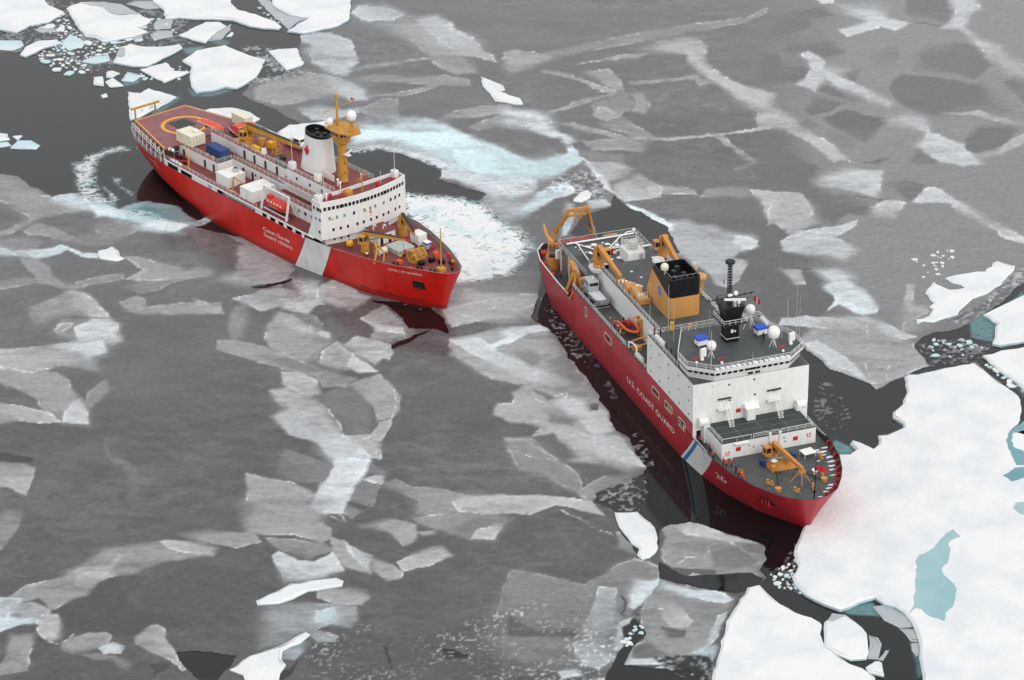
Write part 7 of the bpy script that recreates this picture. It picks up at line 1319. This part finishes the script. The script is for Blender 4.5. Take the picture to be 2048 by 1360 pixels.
b = MB(); b.cyl((73.2, -6.9, 19.3), .38, 1.7, 12); b.ball((73.2, -6.9, 21.0), .38, 10, 6, .5); b.build('gas_bottle', YELB, Hr, smooth=True); b = MB(); b.cyl((74.4, -3.4, 19.3), .25, .9, 10); b.cyl((74.4, -3.4, 20.2), .4, .4, 10); b.build('ventilator', TANF, Hr)
st = MB()
for s_ in (-.45, .45): st.beam((71.0, 2.0+s_, 16.5), (73.4, 2.0+s_, 19.3), .08, .2)
for k in range(8): u = (k+.5)/8; st.box(71+2.4*u-.13, 71+2.4*u+.13, 1.55, 2.45, 16.5+2.8*u-.02, 16.5+2.8*u+.02)
st.build('stairway', W2, Hr); st = MB(); st.path([(70.6, 5.0, 16.5), (70.6, 5.0, 18.6), (71.2, 5.6, 18.9), (71.2, 5.6, 16.5)], .07, 5); st.build('davit_arm', TAN, Hr)
# ---- flight deck over the working deck
fd = MB(); fd.box(14.0, 34.2, -8.8, 8.8, 12.9, 13.3); fo2 = fd.build('flight_deck', DECKG, Hr); nr = MB()
def netfence(p, q, z, h=1.0, n=6):
    p, q = Vector((*p, z)), Vector((*q, z)); up_ = Vector((0, 0, h)); nr.tube(p+up_, q+up_, .06, 5); nr.tube(p, q, .05, 5)
    for k in range(n+1): c = p.lerp(q, k/n); nr.tube(c, c+up_, .055, 5)
    for k in range(1, 4): nr.tube(p+up_*k/4, q+up_*k/4, .018, 3)
netfence((14.05, -9.0), (14.05, 9.0), 13.2); netfence((14.05, -9.0), (31.2, -9.0), 13.2); netfence((14.05, 9.0), (24, 9.0), 13.2); nr.build('safety_net_frame', LGREY, fo2)
wp = MB(); wp.tube((15.6, -7.6, 13.7), (16.0, 8.0, 13.9), .2, 8); wp.tube((15.8, -5.8, 13.7), (22.8, -1.2, 13.55), .14, 7); wp.tube((16.6, -5.4, 13.7), (24.6, -6.0, 13.5), .14, 7); wp.tube((16.4, 4.6, 13.8), (21.5, -.4, 13.6), .14, 7); wp.tube((20.6, -1.0, 13.55), (21.3, 2.6, 13.6), .14, 7); wp.tube((22.6, 1.0, 13.6), (22.6, 9.4, 13.7), .22, 8); wp.build('net_boom', W2, fo2)
sn = MB(); rd = random.Random(5)
for k in range(36): x = rd.uniform(17, 26); y = rd.uniform(-6.5, 3.5); sn.ball((x, y, 13.3), .25+.6*rd.random()**2, 8, 5, .06)
for k in range(18): sn.ball((rd.uniform(30, 46), rd.uniform(-2, 7), 16.5 if k % 2 else 13.3), .2+.3*rd.random(), 7, 5, .06)
s_o = sn.build('snow_patches', SNOWD, Hr); s_o['kind'] = 'stuff'
pt = MB(); pt.box(21.5, 25.5, -7.6, -4.4, 13.3, 13.36); pt.build('hatch_plate', DARK, fo2)
ps = MB()
for x in (15.0, 20.0, 25.0, 30.5):
    for sg in (-1, 1): ps.tube((x, sg*8.6, 6.8), (x, sg*8.6, 12.9), .2, 8)
ps.build('deck_post', W, fo2)
# instrument van with its frame
iv = empty('instrument_van'); HS.put(iv, 27.4, 3.1, 13.31); tag(iv, 'white instrument van with dense white pipework on its roof', 'cabin'); b = MB(); b.cbox(-2.4, 2.4, -2.0, 2.0, 0, 2.7); b.build('body', W2, iv); b = MB(); rd = random.Random(8)
for x in (-2.1, -.7, .8, 2.1):
    for y in (-1.7, 1.7): b.tube((x, y, 2.7), (x*1.02, y, 4.7+.5*rd.random()), .07, 5)
for z in (3.3, 3.9, 4.5): b.path([(-2.1, -1.7, z), (2.1, -1.7, z), (2.1, 1.7, z), (-2.1, 1.7, z), (-2.1, -1.7, z)], .05, 4)
for k in range(16): b.tube((rd.uniform(-2, 2), rd.uniform(-1.6, 1.6), 2.7), (rd.uniform(-2, 2), rd.uniform(-1.6, 1.6), 4.4), .05, 4)
b.path([(-1.9, -1.7, 5.0), (-1.9, -.6, 5.8), (-1.9, 1.0, 5.8), (-1.9, 1.8, 5.0)], .12, 6); b.ball((-1.9, 1.0, 6.1), .35, 8, 6); b.build('roof_frame', W2, iv); b = MB(); b.cyl((.2, 0, 2.7), 1.1, 1.7, 14); b.build('tank', LGREY, iv); b = MB(); b.box(2.39, 2.43, .6, 1.5, .15, 2.2); b.build('door', LGREY, iv)
b = MB(); b.cyl((0, 0, 0), .4, 1.2, 12); o_ = b.build('red_drum', REDC); HS.put(o_, 23.4, -.2, 13.31); tag(o_, 'dark red drum beside the white instrument van', 'drum'); b = MB(); b.cyl((0, 0, 1.2), .42, .06, 12); b.build('rim', REDC, o_)
# ---- cranes on the hangar roof
crane(Hr, (34.4, -7.4, 16.5), 2.1, 1.2, .03, None, (45.6, -6.9, 18.9), TAN, name='hangar_crane', boomw=1.0, boomh=1.2, cabside=1); gk = MB(); gk.beam((45.6, -6.9, 18.9), (45.9, -6.9, 16.7), .3, .3); gk.beam((45.3, -7.6, 18.6), (44.6, -7.6, 16.6), .22, .22); gk.beam((45.6, -6.2, 18.6), (46.8, -6.2, 16.6), .22, .22); gk.build('boom_crutch', TAN, Hr)
crane(Hr, (34.4, 7.4, 16.5), 2.1, 1.2, -.05, None, (44.8, 6.8, 18.7), TAN, name='hangar_crane', boomw=1.0, boomh=1.2, cabside=-1)
sl = empty('white_sled'); HS.put(sl, 46.4, -5.0, 16.51, .5); tag(sl, 'long white boat-shaped sled on the grey deck below the crane boom', 'sled'); b = MB(); b.loft([[(-2.6, -.55, 0), (2.6, -.7, 0), (2.6, .7, 0), (-2.6, .55, 0)], [(-3.0, -.6, .9), (2.8, -.8, .9), (2.8, .8, .9), (-3.0, .6, .9)]]); b.build('shell', W2, sl); b = MB(); b.box(-1.0, -.6, -.62, .62, .9, 1.0); b.box(.8, 1.2, -.66, .66, .9, 1.0); b.build('strap', TAN, sl)
sp = MB(); sp.loft([ring((36.4, 5.4, 16.5), 1.4, 14), ring((36.4, 5.4, 17.1), 1.2, 14)]); sp.build('white_plinth', W2, Hr)
# ---- working deck at the stern
af = MB()
for sg in (-1, 1): af.beam((-.2, sg*4.7, 6.8), (-.6, sg*4.5, 9.0), .9, 1.2); af.beam((-.6, sg*4.5, 9.0), (2.4, sg*2.5, 14.2), .8, 1.1, w2=.65, h2=.9); af.beam((2.4, sg*2.5, 14.2), (2.5, sg*2.35, 15.3), .7, .9)
af.beam((2.5, -2.6, 15.3), (2.5, 2.6, 15.3), .6, .7); af.beam((2.3, -3.2, 13.9), (2.3, 3.2, 13.9), .45, .5); ao = af.build('stern_gantry', TAN, Hr); sh_ = MB()
for y, z in ((-.5, 12.7), (.7, 13.3)): sh_.loft([ring((2.4, y-.1, z), .55, 14, ax='y'), ring((2.4, y+.1, z), .55, 14, ax='y')]); sh_.tube((2.4, y, z), (2.4, y, 15), .06, 5)
sh_.build('gantry_sheave', TAN, ao)
rm = MB()
for sg in (-1, 1): rm.tube((3.4, sg*4.6, 7.2), (.9, sg*3.6, 11.2), .2, 8)
rm.build('hydraulic_ram', GREY, ao)
crane(Hr, (12.3, -9.6, 6.75), 3.2, 1.35, 2.75, (7.6, -9.2, 12.4), (5.0, -9.0, 14.2), TAN, name='stern_crane', boomw=.9, boomh=1.2, cabside=-1); tk = MB(); tk.cbox(15.6, 18.8, -7.6, -4.6, 6.75, 11.6); tk.build('winch_house', TAN, Hr); wb = MB(); wb.rbox((14.2, -9.0, 10.9), (.5, 1.3, 2.0), .4); wb.build('white_cover', W2, Hr)
kc = MB(); kc.beam((29.6, -10.6, 6.8), (29.4, -10.8, 13.4), 1.0, 1.2); kc.beam((29.4, -10.8, 13.6), (26.2, -10.6, 14.6), .8, .9); kc.beam((29.6, -11.2, 13.2), (27.0, -12.0, 8.2), .8, 1.0, w2=.4, h2=.5); kc.beam((30.2, -11.0, 12.6), (31.4, -12.2, 9.6), .5, .6, w2=.35, h2=.4); kc.beam((31.4, -12.2, 9.6), (30.6, -12.5, 8.0), .35, .35); kc.cbox(31.8, 33.0, -10.8, -9.6, 11.0, 13.4); kc.build('side_frame', TAN, Hr)
cy = MB(); cy.tube((20.5, -7.8, 12.0), (27.5, -9.4, 12.0), .5, 12); cy.tube((23.0, -8.0, 10.4), (29.0, -9.6, 10.8), .35, 10); cy.build('hose_drum', W2, Hr)
wn_ = MB(); wn_.tube((8, 4.0, 8.0), (8, 7.0, 8.0), 1.0, 14); wn_.cbox(6.6, 9.4, 3.6, 7.4, 6.75, 7.4); wn_.cbox(4.8, 6.2, 5.0, 8.4, 6.75, 9.2); wn_.build('stern_winch', TAN, Hr); bl = MB(); bl.rail([(1.6, -8.0, 7.65), (4.8, -10.4, 7.75), (10, -11.7, 7.85), (22, -12.1, 7.85), (28.0, -12.0, 7.85)], .25, 2.5, 1, .16); bl.build('white_rail_cap', W2, Hr)
for k, (x, y) in enumerate(((9.3, -11.3), (11.0, -10.6), (17.0, -11.5), (20.1, -11.7), (26.4, -11.2), (5.8, -9.4))):
    buoy(HS, x, y, 6.85, .5+.12*(k % 3), ORG2, ('red-orange float on the stern deck, %s counted from the stern' % ('second', 'third', 'fourth', 'fifth, largest', 'last', 'first')[k]), 'float', 'trawl_float', False)
# ---- boats on the starboard side deck
lc = empty('landing_craft'); HS.put(lc, 38.6, -9.7, 11.9, -.02); tag(lc, 'grey aluminium landing craft with a boxy cabin in its cradle', 'boat'); b = MB(); rings = []
for t_, wd, zz in ((-5.6, 1.5, 0), (-4, 1.65, 0), (0, 1.7, 0), (3.2, 1.6, .1), (4.6, 1.35, .35), (5.4, 1.15, .6)): rings.append([(t_, wd*u, zz+v) for u, v in ((0, -.35), (.8, -.15), (1, .75), (.9, .8), (.86, .35), (-.86, .35), (-.9, .8), (-1, .75), (-.8, -.15))])
b.loft(rings); b.build('boat_hull', GREY, lc); b = MB(); b.cbox(-4.4, -1.2, -1.15, 1.15, .35, 2.7); c_ = b.build('cabin', LGREY, lc); b = MB(); b.box(-1.21, -1.16, -.95, .95, 1.7, 2.35); b.box(-4.0, -1.6, -1.19, -1.14, 1.7, 2.3); b.build('cabin_window', GLASS, c_); b = MB(); b.box(-1.1, 4.4, -1.25, 1.25, .36, .48); b.build('snow_in_well', SNOWD, lc); b = MB(); b.ball((-2.4, .2, 2.95), .28, 8, 6); b.tube((-2.4, -.4, 2.7), (-2.4, -.4, 3.8), .04, 4); b.build('antenna_ball', W2, lc); b = MB(); b.rail([(-1.1, -1.5, .78), (3.4, -1.4, .8), (5.0, -1.1, 1.2)], .6, 1.1, 1, .04); b.rail([(-1.1, 1.5, .78), (3.4, 1.4, .8), (5.0, 1.1, 1.2)], .6, 1.1, 1, .04); b.build('guard_rail', LGREY, lc); b = MB()
for x in (-4, -.5, 3): b.box(x-.15, x+.15, -1.5, 1.5, -.88, -.3)
b.path([(4.4, -1.6, -.8), (4.4, 1.6, -.8)], .08, 5); b.build('cradle', LGREY, lc)
rib(HS, 56.8, -9.3, 12.4, 'orange inflatable boat hung at its davit on the side deck', 6.6, 2.5, ORG, REDC, .05)
dv = MB()
for x in (57.6, 59.2): dv.beam((x, -7.7, 11.0), (x, -7.8, 15.4), .35, .5); dv.beam((x, -7.8, 15.4), (x, -8.8, 15.2), .3, .35)
for z in (12.2, 13.2, 14.2): dv.box(57.6, 59.2, -7.9, -7.75, z, z+.2)
dv.build('boat_davit', TAN, Hr); dv = MB(); dv.path([(60.4, -10.9, 11.2), (62.0, -9.4, 12.6), (63.8, -8.0, 13.6)], .22, 8); dv.path([(62.4, -11.4, 11.2), (63.8, -9.8, 12.0), (65.2, -8.3, 13.0)], .18, 8); dv.rbox((64.0, -10.6, 11.6), (1.6, 1.2, 1.1), .4); dv.build('boom_rest', TAN, Hr); dv = MB(); dv.path([(62.0, -11.6, 11.0), (62.0, -11.6, 12.3), (63.2, -11.2, 12.5), (65.4, -11.2, 12.5), (66.0, -11.6, 11.0)], .16, 8); dv.build('white_frame', W2, Hr)
for k, (x, y, z, lab) in enumerate(((67.0, -11.5, 11.0, 'white liferaft canister at the starboard side deck rail, upper of two'), (68.6, -11.5, 11.0, 'white liferaft canister at the starboard side deck rail, lower of two'), (76.0, -11.2, 19.3, 'white liferaft canister at the rail behind the bridge, first of three'), (77.4, -11.2, 19.3, 'white liferaft canister at the rail behind the bridge, second of three'), (78.8, -11.2, 19.3, 'white liferaft canister at the rail behind the bridge, third of three'), (76.2, 11.6, 19.3, 'white liferaft canister at the far rail behind the bridge, upper of two'), (77.8, 11.6, 19.3, 'white liferaft canister at the far rail behind the bridge, lower of two'))):
    b = MB(); b.tube((-.62, 0, .5), (.62, 0, .5), .42, 12); o_ = b.build('liferaft_canister', W2, smooth=True); HS.put(o_, x, y, z); tag(o_, lab, 'liferaft', 'liferafts of the dark red ship'); b = MB(); b.box(-.35, -.25, -.44, .44, 0, .94); b.box(.25, .35, -.44, .44, 0, .94); b.build('strap', LGREY, o_)
rl = MB(); rl.rail([(31.2, -12.05, 11.0), (61.5, -12.05, 11.0)], 1.05, 1.5); rl.rail([(66.5, -12.05, 11.0), (73.2, -12.05, 11.0)], 1.05, 1.5); rl.rail([(31.2, 12.05, 11.0), (73.2, 12.05, 11.0)], 1.05, 1.5); rl.rail([(97.0, -12.0, 7.1), (103.6, -12.1, 7.1)], 1.05, 1.2); rl.rail([(98.0, 12.0, 7.1), (105.5, 12.0, 7.1)], 1.05, 1.2); rl.build('railing', W2, Hr)
wst = MB()
for k in range(5): wst.box(48+k*1.9, 48.5+k*1.9, -10.4+.3*(k % 2), -10.0+.3*(k % 2), 11.0, 11.3)
wst.build('deck_fitting', TAN, Hr)
# ---- foredeck
crane(Hr, (108.8, -.6, 7.05), 1.5, 1.0, .09, None, (119.6, .5, 10.3), TAN, name='foredeck_crane', boomw=.75, boomh=1.0, cabside=-1); cg = MB()
for a, c in (((119.2, .3, 9.9), (118.4, -1.5, 7.1)), ((119.2, .7, 9.9), (119.8, 2.2, 7.1)), ((119.4, .5, 9.9), (120.6, .0, 7.3))): cg.beam(a, c, .14, .16)
cg.rbox((119.3, .5, 9.6), (.9, 1.3, .5)); cg.path([(118.8, -.5, 8.6), (119.5, 1.4, 8.6)], .06, 5); cg.build('boom_crutch', TAN, Hr)
wb = MB(); wb.box(109.8, 113.6, -3.0, 2.4, 7.05, 7.3); wo = wb.build('windlass_base', TAN, Hr)
for x, y in ((112.0, -1.8), (111.8, 1.4)): b = MB(); b.cyl((x, y, 7.3), .75, .35, 14); b.cyl((x, y, 7.65), .5, .6, 14); b.cyl((x, y, 8.25), .72, .3, 14); b.build('capstan', TAN, Hr); b = MB(); b.cyl((x, y, 8.55), .6, .08, 14); b.build('snow_cap', SNOWD, Hr)
b = MB(); b.cbox(112.7, 113.6, -3.0, -2.0, 7.05, 8.3); b.build('control_box', TAN, Hr); b = MB(); b.rbox((110.4, -3.4, 7.6), (1.2, .8, 1.0), .3); b.build('blue_cover', BLU, Hr); b = MB(); b.rbox((109.6, 3.2, 7.6), (1.1, .8, 1.0), .3); b.build('blue_cover', BLU, Hr)
hd_ = MB(); rd = random.Random(2)
for k in range(10): hd_.tube((109.2+.9*rd.random(), -2.6+4.6*rd.random(), 7.3), (110.4+.9*rd.random(), -2.6+4.6*rd.random(), 8.2+.6*rd.random()), .07, 5)
hd_.build('hydraulic_hose', LGREY, Hr)
ch = MB()
for p, q in (((113.3, -1.9, 7.15), (120.2, -4.6, 7.15)), ((114.0, 1.8, 7.15), (119.8, 4.7, 7.15))):
    P_, Q_ = Vector(p), Vector(q)
    for k in range(26): c = P_.lerp(Q_, (k+.5)/26); ch.rbox(c, (.30, .16 if k % 2 else .08, .08 if k % 2 else .16), math.atan2(Q_.y-P_.y, Q_.x-P_.x))
ch.build('anchor_chain', DARK, Hr)
for x, y in ((120.4, -4.8), (120.0, 4.9)): b = MB(); b.cyl((x, y, 7.05), .6, .55, 14); b.cyl((x, y, 7.6), .65, .12, 14); b.build('chain_pipe', TAN, Hr)
for x, y, a in ((117.5, -5.2, .5), (122.0, -1.7, .3), (121.9, 1.8, -.3), (111.5, 8.2, -.1), (117.8, 5.6, -.4)): bitts(Hr, x, y, 7.05, TAN, a)
for x, y, a in ((114.2, -1.6, -.3), (115.6, .6, -.4), (117.0, -2.6, -.4), (116.8, 1.2, -.4), (119.8, -.4, -.5)): b = MB(); b.rbox((x, y, 7.12), (.9, .14, .14), a); b.build('deck_cleat', DARK, Hr)
js = MB(); js.tube((125.4, .3, 7.05), (125.6, .3, 15.6), .13, 7, .07); js.tube((125.5, .3, 11.6), (123.0, -2.0, 7.1), .04, 4); js.tube((125.5, .3, 11.6), (123.6, 2.6, 7.1), .04, 4)
for z in (8.6, 11.4, 13.4): js.rbox((125.5, .3, z), (.35, .35, .45))
js.ball((125.6, .3, 15.7), .14, 7, 5); js.build('jackstaff', BLK, Hr); flag(HS, (125.6, .4, 14.2), 1.9, 2.2, 'pennant', 'small orange-red flag on the black jackstaff at the bow', .9)
tb = empty('white_table'); HS.put(tb, 109.9, 6.2, 7.06, .1); tag(tb, 'white square platform on legs on the port side of the foredeck', 'platform'); b = MB(); b.box(-1.1, 1.1, -1.3, 1.3, .85, 1.0); b.build('top', W2, tb); b = MB()
for sx in (-1, 1):
    for sy in (-1.2, 1.2): b.tube((sx, sy, 0), (sx, sy, .85), .06, 5)
b.build('leg', W2, tb)
b = MB(); b.cyl((117.0, 4.4, 7.05), .3, .8, 10); b.cyl((117.0, 4.4, 7.85), .62, .2, 14); b.build('mushroom_vent', W2, Hr)
sn = MB(); rd = random.Random(12)
for x, y, L_ in ((108.6, 8.6, 1.6), (109.6, 9.4, 2.2), (110.8, 9.0, 1.5), (112.0, 10.0, 2.0), (113.6, 9.4, 1.8), (115.2, 8.8, 1.6), (116.6, 8.2, 1.4), (118.6, 7.4, 1.2), (121.8, 5.6, 1.6), (122.8, 4.6, 1.3), (123.8, 3.4, 1.1), (108.2, 10.6, 1.6), (125.2, 1.6, 1.0), (112.6, 7.2, .9)): sn.add([(x+L_*(.5*math.cos(t_)*(1+.3*math.sin(3*t_+x)))*.35, y+L_*.5*math.sin(t_)*(1+.25*math.cos(4*t_+y)), 7.075) for t_ in [2*math.pi*k/16 for k in range(16)]], [tuple(range(16))])
s_o = sn.build('snow_patches', SNOWD, Hr); s_o['kind'] = 'stuff'
# stiffeners inside the bulwark
bs = MB()
for x, y in ((108, 12.0), (110.5, 11.6), (113, 11.0), (115.5, 10.2), (118, 9.3), (120, 8.3), (122, 7.2), (123.8, 5.9), (125.2, 4.6), (126.2, 3.0)): bs.rbox((x-.35, y-.45, 7.6), (.6, .12, 1.1), math.atan2(-1.2, -1) if x > 118 else -1.7)
bs.build('bulwark_stay', RED, Hr)
VE = [('orange', VEST), ('red', RED), ('navy', NAVY)]
for k, (x, y, z, tp, lab) in enumerate(((107.6, -10.4, 7.05, VEST, 'person in an orange vest on the foredeck, nearest the deckhouse corner'), (108.6, -10.2, 7.05, VEST, 'person in an orange vest with white hat on the foredeck, second from the deckhouse'), (108.7, -9.2, 7.05, VEST, 'person in an orange vest with white helmet, inner of the trio by the deckhouse'), (111.3, -9.4, 7.05, NAVY, 'person in dark clothes and red vest, standing alone between two foredeck groups'), (112.7, -9.4, 7.05, VEST, 'person in an orange vest, first of the four by the bulwark gap'), (113.5, -9.1, 7.05, VEST, 'person in an orange vest, second of the four by the bulwark gap'), (114.3, -9.5, 7.05, VEST, 'person in an orange vest, third of the four by the bulwark gap'), (115.4, -9.6, 7.05, VEST, 'person in an orange vest nearest the bow by the bulwark gap'), (104.6, -11.2, 7.05, VEST, 'person in an orange vest in the narrow passage beside the white house, lower'), (101.6, -10.6, 7.05, RED, 'person in red in the narrow passage beside the white house, upper'), (98.0, -11.2, 7.05, RED, 'person in red at the dark doorway beside the white house'),
        (52.9, -11.1, 11.02, RED, 'person in a red top at the side deck rail, topmost of three'), (55.1, -11.1, 11.02, RED, 'person in red with white helmet at the side deck rail, middle of three'), (57.0, -11.4, 11.02, YELB, 'person in yellow and red at the side deck rail, lowest of three'), (74.0, -10.9, 19.32, NAVY, 'person in dark clothes behind the bridge rail, left one of the pair'), (74.7, -9.9, 19.32, NAVY, 'person in dark clothes behind the bridge rail, right one of the pair'), (80.9, -11.3, 19.32, NAVY, 'person in dark clothes with red cap beside the canisters'), (83.6, -11.3, 19.32, NAVY, 'person in dark clothes leaning at the rail behind the starboard bridge wing'), (86.0, -11.3, 19.32, NAVY, 'person in dark clothes with a red hat nearest the starboard bridge wing'), (88.8, 6.0, 22.03, NAVY, 'person in navy beside the port blue-covered locker'),
        (5.4, -9.9, 6.8, NAVY, 'person in dark clothes with yellow hat at the stern rail'), (10.6, -10.4, 6.8, RED, 'person in red beside the stern crane'), (13.4, -8.4, 6.8, RED, 'person in a red top under the flight deck edge'), (17.6, -9.6, 6.8, RED, 'person with a red helmet by the white flight deck post'), (26.0, -11.6, 6.8, RED, 'person in red and white beside the tan side frame'))):
    person(HS, x, y, z, lab, tp, NAVY, [ORG, W2, W2, BLU2, ORG, YELB, YELB, ORG, YELB, NAVY, NAVY, ORG, W2, YELB, REDC, NAVY, REDC, NAVY, RED, REDC, YELB, ORG, BLU2, RED, W2][k], -1.4 if z < 10 else -1.57, k % 2, 'crew on the dark red ship')
